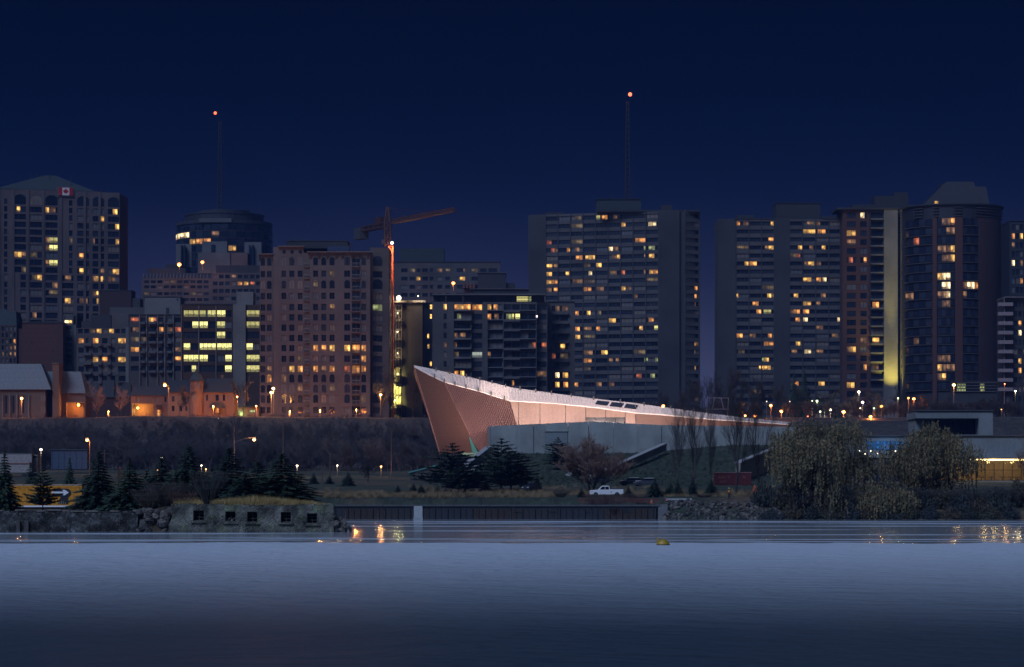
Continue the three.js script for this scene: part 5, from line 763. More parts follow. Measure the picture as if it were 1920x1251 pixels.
// ---------------------------------------------------------------- trees
const bark = grained(C(0.045, 0.036, 0.032)), barkGrey = grained(C(0.075, 0.066, 0.062)), twigRed = grained(C(0.34, 0.22, 0.17));
function bareTreeGeo(seed, H, o = {}) {       // trunk and limbs in one mesh, twigs in another
  const R = rng(seed), limbs = new MB(), twigs = new MB(), spread = o.spread ?? 0.55, depth = o.depth ?? 5, r0 = o.r ?? H * 0.018;
  const grow = (p, dir, len, r, lev) => {
    const n = lev === 0 ? 4 : 3; let q = p, d = dir.clone();
    for (let k = 0; k < n; k++) { const e = q.clone().addScaledVector(d, len / n), ra = r * (1 - 0.45 * k / n), rb = r * (1 - 0.45 * (k + 1) / n); (lev >= depth - 2 ? twigs : limbs).tube(q.toArray(), e.toArray(), ra, rb, lev < 2 ? 6 : 3);
      q = e; d.add(new THREE.Vector3(R() - 0.5, (R() - 0.35) * 0.5, R() - 0.5).multiplyScalar(0.32)).normalize();
      if (lev < depth && (lev > 0 || k >= (o.clear ?? 1))) { const m = lev >= depth - 2 ? 2 : 1 + (R() < 0.5 ? 1 : 0); for (let j = 0; j < m; j++) { const a = R() * 6.283, c = d.clone().add(new THREE.Vector3(Math.cos(a), (o.lift ?? 0.1) + 0.2 * R(), Math.sin(a)).multiplyScalar(spread * (0.7 + 0.7 * R()))).normalize(); grow(q, c, len * (0.52 + 0.22 * R()), Math.max(rb * 0.62, o.min ?? 0.014), lev + 1); } } }
  };
  if (o.stems) for (let s = 0; s < o.stems; s++) { const a = (s + 0.5 * R()) / o.stems * 6.283, tl = 0.25 + 0.75 * R(); grow(new THREE.Vector3(0, -0.3, 0), new THREE.Vector3(Math.cos(a) * tl, 1, Math.sin(a) * tl).normalize(), H * (o.trunk ?? 0.5) * (1.05 - 0.2 * tl), r0 * 0.6, 0); }
  else grow(new THREE.Vector3(0, -0.3, 0), new THREE.Vector3(0, 1, 0), H * (o.trunk ?? 0.5), r0, 0);
  const s = new THREE.Box3().setFromBufferAttribute(new THREE.Float32BufferAttribute(twigs.p, 3)).max.y / H; void s;
  return { limbs: limbs.geo(), twigs: twigs.geo() };
}
const bareProto = [1, 2, 3, 4, 5].map(k => bareTreeGeo(100 + k * 17, 10, { spread: 0.45 + 0.1 * (k % 3), depth: 5, r: 0.16, clear: k % 2 }));
const denseProto = bareTreeGeo(812, 10, { spread: 0.6, depth: 5, r: 0.26, clear: 1, trunk: 0.5, lift: 0.25, min: 0.026, stems: 6 });
const tallProto = [1, 2].map(k => bareTreeGeo(300 + k * 31, 10, { spread: 0.34, depth: 5, r: 0.2, lift: 0.5, trunk: 0.75, clear: 0, min: 0.007 }));

function bareTree(px, topPy, basePy, d, proto, mats, name, label, group, turn = 0, wide = 1) {
  const x = X(px, d), y = Math.min(groundH(x, d), Y(basePy, d) + 0.4), H = Y(topPy, d) - y, T = thing(name, label, 'tree', [x, y - 0.1, -d], turn, group);
  put('trunk', proto.limbs, mats[0], T); put('crown', proto.twigs, mats[1], T);
  const top = (proto.top ||= (proto.twigs.computeBoundingBox(), proto.twigs.boundingBox.max.y)); const s = H / top; T.scale.set(s * wide, s, s * wide); return T;
}
function coniferGeo(seed, H, W, pine) {       // needles as sprays of small blades on whorled boughs
  const R = rng(seed), trunk = new MB(), crown = new MB(); trunk.tube([0, -0.3, 0], [0, H * 0.96, 0], H * 0.018, H * 0.004, 6);
  const levels = pine ? 13 : 22;
  for (let l = 0; l < levels; l++) {
    const t = l / (levels - 1), h = H * lerp(pine ? 0.16 : 0.06, 0.985, t), prof = pine ? Math.sin(Math.PI * Math.pow(1 - t, 0.75) * 0.5 + 0.05) * (0.75 + 0.5 * R()) : Math.pow(1 - t, 0.9) * (0.72 + 0.5 * R()) + 0.015, len = W * clamp(prof, 0.02, 1.15), nb = Math.round(lerp(pine ? 10 : 12, 5, t));
    for (let b = 0; b < nb; b++) {
      const a = (b + R() * 0.8) / nb * 6.283 + l * 1.3, L = len * (0.62 + 0.55 * R()), droop = pine ? 0.18 : -0.16 - 0.14 * (1 - t), c = Math.cos(a), s = Math.sin(a);
      const tipY = h + L * droop; trunk.tube([0, h, 0], [c * L * 0.9, h + (tipY - h) * 0.9, s * L * 0.9], 0.025 * H / 6, 0.008, 3);
      const ns = Math.max(4, Math.round(L / W * (pine ? 17 : 24)));
      for (let q = 0; q < ns; q++) { const f = 0.2 + 0.85 * (q + R() * 0.6) / ns, px = c * L * f, pz = s * L * f, py = h + (tipY - h) * f + (R() - 0.5) * 0.05 * H * 0.3, wd = W * 0.25 * (0.45 + 0.65 * (1 - t)) * (1.15 - 0.5 * f) * (0.7 + 0.6 * R());
        const nl = pine ? 6 : 5; for (let k = 0; k < nl; k++) { const aa = a + (R() - 0.5) * 2.6, up = pine ? (R() - 0.25) * 0.9 : (R() - 0.72) * 0.7, ex = px + Math.cos(aa) * wd, ez = pz + Math.sin(aa) * wd, ey = py + up * wd, th = wd * 0.2; const nx = -Math.sin(aa) * th, nz = Math.cos(aa) * th; crown.tri([px - nx, py, pz - nz], [px + nx, py + th * 0.5, pz + nz], [ex, ey, ez]); } }
    }
  }
  for (let k = 0; k < 10; k++) { const a = k * 0.63; crown.tri([0.02 * H * Math.cos(a), H * 0.9, 0.02 * H * Math.sin(a)], [-0.02 * H * Math.cos(a), H * 0.9, 0.01], [0, H * (0.98 + 0.02 * (k % 3)), 0]); }
  return { trunk: trunk.geo(), crown: crown.geo() };
}
const spruceM = [[0.030, 0.068, 0.042], [0.038, 0.080, 0.046], [0.028, 0.060, 0.044]].map(c => std(C(...c), 0.85)), pineM = std(C(0.036, 0.062, 0.036), 0.85);
const spruces = [1, 2, 3, 4].map(k => coniferGeo(40 + k * 9, 6, 2.0 + 0.25 * (k % 3), false)), pines = [1, 2, 3].map(k => coniferGeo(140 + k * 9, 6, 2.5, true));
let conK = 0;
function conifer(px, top, base, half, d, pine, name, label, group) {
  const x = X(px, d), y = Math.max(groundH(x, d), -9), yb = Math.abs(Y(base, d) - y) < 2.5 ? y : y, H = Y(top, d) - yb, pr = (pine ? pines : spruces)[conK % (pine ? 3 : 4)]; conK++;
  const T = thing(name, label, 'tree', [x, yb - 0.1, -d], conK * 1.7, group); put('trunk', pr.trunk, bark, T); put('crown', pr.crown, pine ? pineM : spruceM[conK % 3], T);
  const s = H / 6, w = half * d / F / (pine ? 1.7 : 1.3); T.scale.set(w, s, w); return T;
}
// on the spit behind the ruined wall
const spit = 'conifers on the spit';
[[8, 848, 912, 24, 345, 0, 'dark spruce cut by the left edge above the yellow container'], [57, 870, 905, 17, 470, 0, 'small bluish spruce behind the yellow container'], [80, 879, 955, 25, 322, 1, 'loose pine standing in front of the yellow container'], [130, 862, 910, 17, 465, 0, 'small dark spruce above the right end of the container'], [184, 849, 955, 40, 318, 0, 'large dense spruce hiding the right end of the container'], [243, 867, 955, 25, 312, 0, 'slim spruce between the large spruce and the bushes'], [275, 886, 950, 28, 330, 1, 'low spreading pine left of the lamp globe'], [303, 857, 950, 30, 325, 0, 'spruce with a white lamp globe at its top'], [353, 840, 942, 33, 316, 0, 'tall dark spruce above the first ruin window'], [398, 880, 942, 26, 330, 1, 'low dark pine between two tall spruces'], [430, 842, 940, 42, 322, 0, 'broad dark spruce under the curved street lamp'], [483, 868, 938, 34, 335, 0, 'mid dark spruce in the clump behind the ruin'], [528, 853, 940, 43, 319, 0, 'rightmost broad spruce behind the ruin'], [460, 890, 940, 30, 310, 0, 'short dark spruce low in the clump behind the ruin']].forEach(a => conifer(a[0], a[1] - 4, a[2], a[3] * (a[0] === 80 ? 0.75 : a[0] < 200 ? 0.85 : 1.15), a[4], a[5], a[5] ? 'pine_tree' : 'spruce_tree', a[6], spit));
[[848, 831, 930, 40, 560, 1, 'tall rounded pine before the copper fin'], [940, 822, 925, 36, 565, 1, 'dark pine before the grey museum wall'], [958, 845, 928, 34, 556, 1, 'low dark pine filling the slope below the grey wall'], [872, 872, 935, 34, 540, 1, 'broad low pine at the foot of the tall rounded pine'], [1046, 820, 900, 18, 640, 1, 'narrow dark pine beside the brown bare tree']].forEach(a => conifer(a[0], a[1], a[2], a[3], a[4], a[5], 'pine_tree', a[6], 'pines below the museum'));
[[588, 886, 905, 7, 620], [617, 890, 906, 6, 620], [652, 884, 908, 9, 600], [746, 909, 931, 8, 530], [775, 905, 929, 8, 534], [789, 907, 931, 8, 530], [886, 880, 912, 10, 600], [911, 898, 926, 10, 545], [1007, 892, 916, 9, 560], [1090, 914, 931, 7, 512], [1257, 905, 931, 10, 515], [1270, 897, 930, 10, 514], [1298, 893, 930, 9, 514], [1333, 898, 930, 11, 513], [1227, 898, 930, 12, 510], [1178, 909, 930, 8, 508]].forEach((a, k) => conifer(a[0], a[1], a[2], a[3], a[4], 0, 'young_spruce',
  ['tiny spruce left of the bent lamp on the slope', 'tiny spruce under the bent lamp', 'small spruce in the middle of the dry slope', 'left of three knee high spruces by the bridge rail', 'middle of three small spruces by the bridge rail', 'right of three small spruces by the bridge rail', 'small spruce below the green plinth of the fin', 'round young spruce right of the tall rounded pine', 'young spruce beside the small dark parked vehicle', 'young spruce just before the white pickup', 'bushy young spruce right of the dark cars', 'taller young spruce of the pair right of the dark cars', 'pointed young spruce left of the red container', 'young spruce touching the red container', 'dark young spruce in front of the dark cars', 'small spruce at the tail of the white pickup'][k], 'young spruces along the shore'));

// willows: limbs, and curtains of hanging leafy shoots
function willow(px, base, top, half, d, seed, label, full = 62) {
  const R = rng(seed), x = X(px, d), y = groundH(x, d), H = Y(top, d) - y, W = half * d / F, T = thing('willow_tree', label, 'tree', [x, y - 0.2, -d], 0, 'willows on the shore'), limbs = new MB(), shoots = new MB(), shoots2 = new MB();
  const tips = []; const stems = 4;
  for (let s = 0; s < stems; s++) { const a = s / stems * 6.283 + R(); let p = new THREE.Vector3(Math.cos(a) * 0.4, -0.3, Math.sin(a) * 0.4), dv = new THREE.Vector3(Math.cos(a) * 0.3, 1, Math.sin(a) * 0.3).normalize(), r = 0.42;
    for (let k = 0; k < 7; k++) { const e = p.clone().addScaledVector(dv, H * 0.125); limbs.tube(p.toArray(), e.toArray(), r, r * 0.8, 6); p = e; r *= 0.8; dv.add(new THREE.Vector3(R() - 0.5, 0, R() - 0.5).multiplyScalar(0.35)).normalize();
      for (let j = 0; j < 3; j++) { const b = R() * 6.283; let q = p.clone(), u = new THREE.Vector3(Math.cos(b), 0.7 * R() + 0.1, Math.sin(b)).normalize(), rr = r * 0.5; const L = W * (0.5 + 0.55 * R()) * (1 - 0.05 * k); for (let m = 0; m < 5; m++) { const g = q.clone().addScaledVector(u, L / 5); limbs.tube(q.toArray(), g.toArray(), rr, rr * 0.7, 4); q = g; rr *= 0.7; u.y -= 0.14; u.normalize(); tips.push(q.clone()); } } } }
  const clumps = []; for (let k = 0; k < 30; k++) { const a = R() * 6.283, e = Math.acos(R()), rr = 0.62 + 0.38 * R(); clumps.push([Math.cos(a) * Math.sin(e) * W * rr, H * (0.42 + 0.50 * Math.cos(e) * rr), Math.sin(a) * Math.sin(e) * W * rr, 0.16 + 0.18 * R()]); }
  const leafy = (p, L, m) => { let q = p.slice(), sx = (R() - 0.5) * 0.25, sz = (R() - 0.5) * 0.25; const n = Math.max(3, Math.round(L / 0.34)); for (let k = 0; k < n; k++) { q = [q[0] + sx * 0.3, q[1] - L / n, q[2] + sz * 0.3]; const a = R() * 6.283, w = 0.20 + 0.16 * R(), l = 0.30 + 0.3 * R(); m.tri([q[0], q[1], q[2]], [q[0] + Math.cos(a) * w, q[1] - l * 0.6, q[2] + Math.sin(a) * w], [q[0] + Math.cos(a + 1.6) * w * 0.5, q[1] - l, q[2] + Math.sin(a + 1.6) * w * 0.5]); } };
  for (const c of clumps) for (let k = 0; k < full; k++) { const a = R() * 6.283, e = Math.acos(1 - 1.3 * R()), rr = W * c[3] * (0.5 + 0.6 * R()) * 1.25; leafy([c[0] + Math.cos(a) * Math.sin(e) * rr, c[1] + Math.cos(e) * rr * 0.8, c[2] + Math.sin(a) * Math.sin(e) * rr], 1.2 + 2.6 * R(), R() < 0.5 ? shoots : shoots2); }
  for (const t of tips) for (let k = 0; k < 2; k++) if (t.y < H * 0.94) leafy([t.x + R() - 0.5, t.y, t.z + R() - 0.5], 1.5 + 3 * R(), R() < 0.5 ? shoots : shoots2);
  limbs.to('trunk', bark, T); shoots.to('crown', std(C(0.150, 0.115, 0.052), 0.9), T); shoots2.to('crown', std(C(0.090, 0.082, 0.042), 0.9), T); return T;
}
willow(1534, 968, 768, 103, 490, 5, 'large yellow green willow at the water in front of the museum');
willow(1744, 950, 784, 86, 500, 6, 'second willow before the glowing light strip', 40);
bareTree(1922, 812, 925, 600, bareProto[1], [bark, twigRed], 'bare_tree', 'brown bare tree at the right edge above the light strip', 'bare trees', 0.5, 0.8);
willow(1655, 960, 905, 60, 488, 9, 'low shaggy willow between the two large ones');

// bare trees that can be told apart
bareTree(456, 702, 786, 872, bareProto[0], [bark, bark], 'bare_tree', 'bare tree before the orange lit wall by the stair tower', 'bare trees', 0.3, 0.8);
bareTree(1108, 806, 925, 548, denseProto, [barkGrey, twigRed], 'bare_tree', 'wide reddish bare tree before the grey museum wall', 'bare trees', 1.1, 1.3);
bareTree(1381, 688, 935, 520, tallProto[0], [bark, bark], 'bare_tree', 'tall dark bare tree rising through the red container', 'bare trees', 0.4, 0.8);
bareTree(1424, 712, 925, 528, tallProto[1], [bark, bark], 'bare_tree', 'tall thin bare tree right of the red container', 'bare trees', 2.4, 0.62);
bareTree(1299, 712, 925, 535, tallProto[1], [barkGrey, barkGrey], 'bare_tree', 'slender grey bare tree over the grassy bank', 'bare trees', 0.9, 0.66);
bareTree(1272, 735, 925, 540, tallProto[0], [barkGrey, barkGrey], 'bare_tree', 'faint slender bare tree left of the grassy bank', 'bare trees', 3.1, 0.7);
bareTree(1334, 740, 925, 545, tallProto[0], [barkGrey, barkGrey], 'bare_tree', 'pale sapling between two tall bare trees', 'bare trees', 5.1, 0.5);
bareTree(716, 690, 788, 868, bareProto[1], [bark, bark], 'bare_tree', 'dark bare tree at the corner of the arched condominium', 'bare trees', 2, 0.8);
bareTree(775, 686, 790, 872, bareProto[3], [bark, bark], 'bare_tree', 'dark bare tree between scaffolding and copper fin', 'bare trees', 1, 0.9);
bareTree(742, 715, 790, 876, bareProto[4], [bark, bark], 'bare_tree', 'small bare tree before the lit scaffolding', 'bare trees', 4, 0.8);
bareTree(180, 715, 790, 868, bareProto[3], [bark, twigRed], 'bare_tree', 'reddish bare tree right of the orange archway', 'bare trees', 4, 1.1);
bareTree(225, 722, 790, 870, bareProto[0], [bark, twigRed], 'bare_tree', 'reddish bare tree left of the glowing doorway', 'bare trees', 2.2, 1.1);
bareTree(335, 715, 790, 862, bareProto[4], [bark, bark], 'bare_tree', 'dark twiggy tree left of the pointed turret', 'bare trees', 1.2, 0.9);
bareTree(690, 850, 912, 640, bareProto[1], [bark, bark], 'bare_tree', 'round dark thicket tree on the dry slope', 'bare trees', 2.6, 1.5);
bareTree(480, 822, 900, 700, bareProto[2], [bark, bark], 'bare_tree', 'thin bare tree right of the curved street lamp', 'bare trees', 0.6, 0.7);
[[1325, 690, 905], [1355, 684, 900], [1420, 700, 920], [1460, 712, 905], [1500, 716, 915], [1555, 722, 905], [1592, 735, 890], [1640, 726, 905], [1690, 722, 910], [1730, 735, 900], [1770, 738, 915], [1830, 742, 900], [1868, 738, 905], [1908, 742, 895], [1238, 728, 885], [1212, 742, 880], [1285, 712, 895]].forEach((a, k) => bareTree(a[0], a[1], 800, a[2], bareProto[k % 5], [bark, bark], 'street_tree', 'bare street tree ' + ["beside the slab tower's right end", "in the gap left of the split slab tower", "before the split tower's left end", "before the blank core of the split tower", "left of the narrow dark conifers", "before the split tower's right windows", "before the brick tower's left edge", "right of the brick tower lamps", "below the yellow pier", "left of the green lamp by the round tower", "below the round tower's left glass", "behind the concrete pavilion's left end", "behind the concrete pavilion's right end", "at the right edge below the pale balconies", "over the middle of the long museum roof", "low over the museum rooflights", "right of the orange lamp on the museum roof end"][k], 'street trees below the towers', k * 1.3, 0.95));
for (const [px, h, w] of [[1489, 694, 9], [1508, 690, 12]]) conifer(px, h, 770, w, 930, 0, 'dark_cypress', px < 1500 ? 'shorter narrow dark conifer before the split slab tower' : 'taller narrow dark conifer before the split slab tower', 'conifers below the towers');

// bare scrub along the wooded bluff: a mass of twigs
{
  const R = rng(77), N = 620, M4 = new THREE.Matrix4(), q = new THREE.Quaternion(), e = new THREE.Euler();
  for (const [pi, g] of [[0, bareProto[0]], [1, bareProto[3]]]) {
    const geo = mergeGeometries([g.limbs, g.twigs]); geo.computeBoundingBox(); const top = geo.boundingBox.max.y;
    const im = new THREE.InstancedMesh(geo, pi ? grained(C(0.125, 0.108, 0.108)) : grained(C(0.09, 0.082, 0.085)), N); im.name = numbered('bluff_scrub'); kind(im, 'stuff');
    for (let k = 0; k < N; k++) { const d = 770 + 92 * Math.pow(R(), 0.8), px = -30 + R() * (d > 820 ? 1290 : 860), x = X(px, d), h = (4 + 6 * R()) * (d > 828 ? 0.14 : d > 815 ? 0.6 : 1) / top; e.set(0, R() * 6.28, 0); M4.compose(new THREE.Vector3(x, groundH(x, d) - 0.2, -d), q.setFromEuler(e), new THREE.Vector3(h * 1.2, h, h * 1.2)); im.setMatrixAt(k, M4); }
    scene.add(im);
  }
}
{ // scrub and street planting on the plateau right of the museum roof
  const R = rng(79), N = 260, M4 = new THREE.Matrix4(), q = new THREE.Quaternion(), e = new THREE.Euler(), g = bareProto[2], geo = mergeGeometries([g.limbs, g.twigs]); geo.computeBoundingBox(); const top = geo.boundingBox.max.y;
  const im = new THREE.InstancedMesh(geo, grained(C(0.07, 0.055, 0.055)), N); im.name = numbered('plateau_scrub'); kind(im, 'stuff');
  for (let k = 0; k < N; k++) { const d = 858 + 62 * R(), px = 1190 + R() * 760, x = X(px, d), h = (2.2 + 4 * R()) / top; e.set(0, R() * 6.28, 0); M4.compose(new THREE.Vector3(x, groundH(x, d) - 0.2, -d), q.setFromEuler(e), new THREE.Vector3(h * 1.2, h, h * 1.2)); im.setMatrixAt(k, M4); } scene.add(im);
}
// leafy thickets at the water below the willows
function thicketGeo(seed) { const R = rng(seed), stems = new MB(), leaves = new MB(); for (let k = 0; k < 90; k++) { const a = R() * 6.283, r = Math.sqrt(R()), x = Math.cos(a) * r, z = Math.sin(a) * r, h = (1 - 0.55 * r * r) * (0.6 + 0.5 * R()); stems.tube([x * 0.6, -0.05, z * 0.6], [x, h, z], 0.014, 0.005, 3); for (let j = 0; j < 26; j++) { const t = 0.15 + 0.85 * R(), b = R() * 6.283, w = 0.05 + 0.07 * R(), p = [lerp(x * 0.6, x, t) + (R() - 0.5) * 0.22, h * t + (R() - 0.5) * 0.1, lerp(z * 0.6, z, t) + (R() - 0.5) * 0.22]; leaves.tri(p, [p[0] + Math.cos(b) * w, p[1] - w * 0.8, p[2] + Math.sin(b) * w], [p[0] + Math.cos(b + 1.5) * w * 0.6, p[1] - w * 1.5 * R(), p[2] + Math.sin(b + 1.5) * w * 0.6]); } } return { stems: stems.geo(), leaves: leaves.geo() }; }
{ const th = [1, 2, 3].map(k => thicketGeo(700 + k)), tm = [[0.030, 0.040, 0.034], [0.045, 0.046, 0.028], [0.026, 0.036, 0.040], [0.060, 0.048, 0.030]].map(c => std(C(...c), 0.9));
  const lb = ['where the stony bank ends', 'at the left foot of the large willow', 'under the left half of the large willow', 'under the middle of the large willow', 'under the right half of the large willow', 'at the right foot of the large willow', 'below the gap between the willows', 'under the low shaggy willow', 'left under the second willow', 'under the middle of the second willow', 'right under the second willow', 'below the glowing light strip', 'below the golden restaurant windows', 'at the right edge of the shore'];
  lb.forEach((l, k) => { const R = rng(40 + k), px = 1432 + k * 37 + 10 * (R() - 0.5), d = 486 + 5 * R(), x = X(px, d), y = groundH(x, d) - 0.3, T = thing('shore_thicket', 'dark leafy thicket ' + l, 'shrub', [x, y, -d], k, 'thickets along the shore'); put('stems', th[k % 3].stems, bark, T); put('foliage', th[k % 3].leaves, tm[k % 4], T); T.scale.set(2.5 + 0.5 * R(), 3.4 + 1.6 * R(), 2.4); });
  lb.slice(0, 13).forEach((l, k) => { const R = rng(90 + k), px = 1448 + k * 37, d = 483.4 + 1.2 * R(), x = X(px, d), T = thing('waterside_bush', 'low dark bush touching the water ' + l, 'shrub', [x, Math.max(groundH(x, d), 0) - 0.3, -d], k * 2, 'bushes at the waterline'); put('stems', th[(k + 1) % 3].stems, bark, T); put('foliage', th[(k + 1) % 3].leaves, tm[(k + 2) % 4], T); T.scale.set(2.2 + 0.5 * R(), 2.0 + 0.9 * R(), 1.6); });
}
// shrubs of bare stems
function shrubGeo(seed, n) { const R = rng(seed), m = new MB(); for (let k = 0; k < n; k++) { const a = R() * 6.283, sp = 0.25 + 0.75 * R(); let p = [Math.cos(a) * 0.15, 0, Math.sin(a) * 0.15], dv = [Math.cos(a) * sp, 1, Math.sin(a) * sp]; for (let s = 0; s < 4; s++) { const e = [p[0] + dv[0] * 0.25, p[1] + dv[1] * 0.25, p[2] + dv[2] * 0.25]; m.tube(p, e, 0.012 * (1 - s * 0.2), 0.01 * (1 - s * 0.2), 3); if (s) { const b = R() * 6.283; m.tube(e, [e[0] + Math.cos(b) * 0.2, e[1] + 0.14 * R(), e[2] + Math.sin(b) * 0.2], 0.007, 0.004, 3); } p = e; dv = [dv[0] + (R() - 0.5) * 0.5, dv[1] * 0.95, dv[2] + (R() - 0.5) * 0.5]; } } return m.geo(); }
const shrubs = [1, 2, 3].map(k => shrubGeo(500 + k, 150));
const shrub = (px, top, d, w, mat, label, k) => { const x = X(px, d), y = groundH(x, d) - 0.1, T = put('bare_shrub', shrubs[k % 3], mat); T.position.set(x, y, -d); const h = Math.max(0.6, Y(top, d) - y); T.scale.set(w, h, w); T.rotation.y = k; tag(T, label, 'shrub', 'bare shrubs'); };
const shrubM = [grained(C(0.11, 0.09, 0.085)), grained(C(0.07, 0.075, 0.075)), grained(C(0.13, 0.065, 0.05))];
[[390, 885, 297, 2.0, 1, 'grey feathery shrub above the first ruin window'], [310, 905, 297, 2.3, 0, 'brownish shrub over the broken masonry'], [278, 918, 296, 1.7, 0, 'low brown shrub left of the ruin'], [345, 912, 299, 1.8, 1, 'small grey shrub at the left end of the ruin'], [345, 925, 295, 1.4, 2, 'low reddish shrub at the left end of the ruin'],
 [1052, 918, 510, 1.9, 1, 'round dark shrub left of the young spruce by the pickup'], [985, 906, 560, 1.6, 0, 'scrubby shrub under the dark pine'], [1120, 928, 500, 2.6, 2, 'reddish shrub row in front of the white pickup'], [1150, 930, 499, 2.6, 2, 'reddish low shrub below the pickup bed'], [1195, 926, 503, 2.4, 0, 'brown shrub before the dark cars'], [1320, 930, 500, 2.6, 0, 'dull shrub on the stony bank'], [1460, 915, 492, 3.6, 1, 'dark shrub left below the large willow'], [1500, 925, 487, 3.8, 0, 'dark shrub at the foot of the large willow'], [1580, 920, 487, 4.2, 1, 'dark shrub right below the large willow'], [1640, 925, 488, 4.0, 0, 'brown shrub between the willows at the water'], [1700, 915, 490, 4.2, 1, 'grey shrub left below the second willow'], [1770, 920, 490, 4.4, 0, 'brown shrub below the second willow'], [1840, 918, 489, 4.4, 1, 'grey shrub right of the second willow'], [1895, 915, 490, 4.4, 0, 'shrub at the right edge by the water']].forEach((a, k) => shrub(a[0], a[1], a[2], a[3], shrubM[a[4]], a[5], k));
// dry grass on the ruin and along the banks
{
  const R = rng(31), bl = new MB(); for (let k = 0; k < 26; k++) { const a = R() * 6.283, l = 0.5 + 0.6 * R(), x = (R() - 0.5) * 0.5, z = (R() - 0.5) * 0.5; bl.tri([x - 0.018, 0, z], [x + 0.018, 0, z], [x + Math.cos(a) * 0.3 * l, l, z + Math.sin(a) * 0.3 * l]); } const g = bl.geo();
  const field = (n, mat, pick) => { const im = new THREE.InstancedMesh(g, mat, n), M4 = new THREE.Matrix4(), q = new THREE.Quaternion(), e = new THREE.Euler(); im.name = numbered('dry_grass'); kind(im, 'stuff'); for (let k = 0; k < n; k++) { const [x, y, z, s] = pick(); e.set(0, R() * 6.28, 0); im.setMatrixAt(k, M4.compose(new THREE.Vector3(x, y, z), q.setFromEuler(e), new THREE.Vector3(1.2, s, 1.2))); } scene.add(im); };
  field(900, std(C(0.34, 0.25, 0.10), 0.9), () => { const d = 293 + 5 * R(), px = R() < 0.12 ? 330 + 45 * R() : 400 + 215 * R(), x = X(px, d); return [x, 2.54 - (px > 590 ? 0.1 : 0), -d, (0.55 + 0.6 * R()) * (px < 400 ? 0.9 : clamp(1 - Math.abs(px - 480) / 190, 0.25, 1) + 0.15)]; });
  field(2600, std(C(0.20, 0.145, 0.075), 0.9), () => { let px, d, x; for (let t = 0; t < 30; t++) { d = 504 + 95 * R() * R(); px = 590 + 870 * R(); x = X(px, d); if (fbm(x * 0.07, d * 0.05, 5, 4) > 0.47) break; } return [x, groundH(x, d) - 0.05, -d, 0.5 + 0.5 * R()]; });
  field(1800, std(C(0.035, 0.055, 0.03), 0.9), () => { const d = 590 + 95 * R(), px = 930 + 500 * R(), x = X(px, d); return [x, groundH(x, d) - 0.05, -d, 0.4 + 0.4 * R()]; });
}

// ---------------------------------------------------------------- things along the water
function rockGeo(seed) { const g = new THREE.IcosahedronGeometry(1, 1), R = rng(seed), p = g.attributes.position, seen = {}; for (let i = 0; i < p.count; i++) { const k = [p.getX(i).toFixed(2), p.getY(i).toFixed(2), p.getZ(i).toFixed(2)].join(); const f = (seen[k] ??= 0.72 + 0.5 * R()); p.setXYZ(i, p.getX(i) * f, p.getY(i) * f * 0.75, p.getZ(i) * f); } g.computeVertexNormals(); return g; }
const rocks = [1, 2, 3, 4, 5, 6].map(rockGeo), rockM = [[0.13, 0.12, 0.11], [0.085, 0.08, 0.08], [0.19, 0.17, 0.155], [0.06, 0.058, 0.06]].map(c => grained(C(...c), 0.95));
function stone(parent, x, y, z, s, k, name = 'stone') { const m = put(name, rocks[k % 6], rockM[(k * 7) % 4], parent); m.position.set(x, y, z); m.scale.set(s * (0.8 + 0.05 * (k % 9)), s * (0.7 + 0.05 * (k % 7)), s); m.rotation.set(k * 1.1, k * 2.3, k * 0.7); return m; }

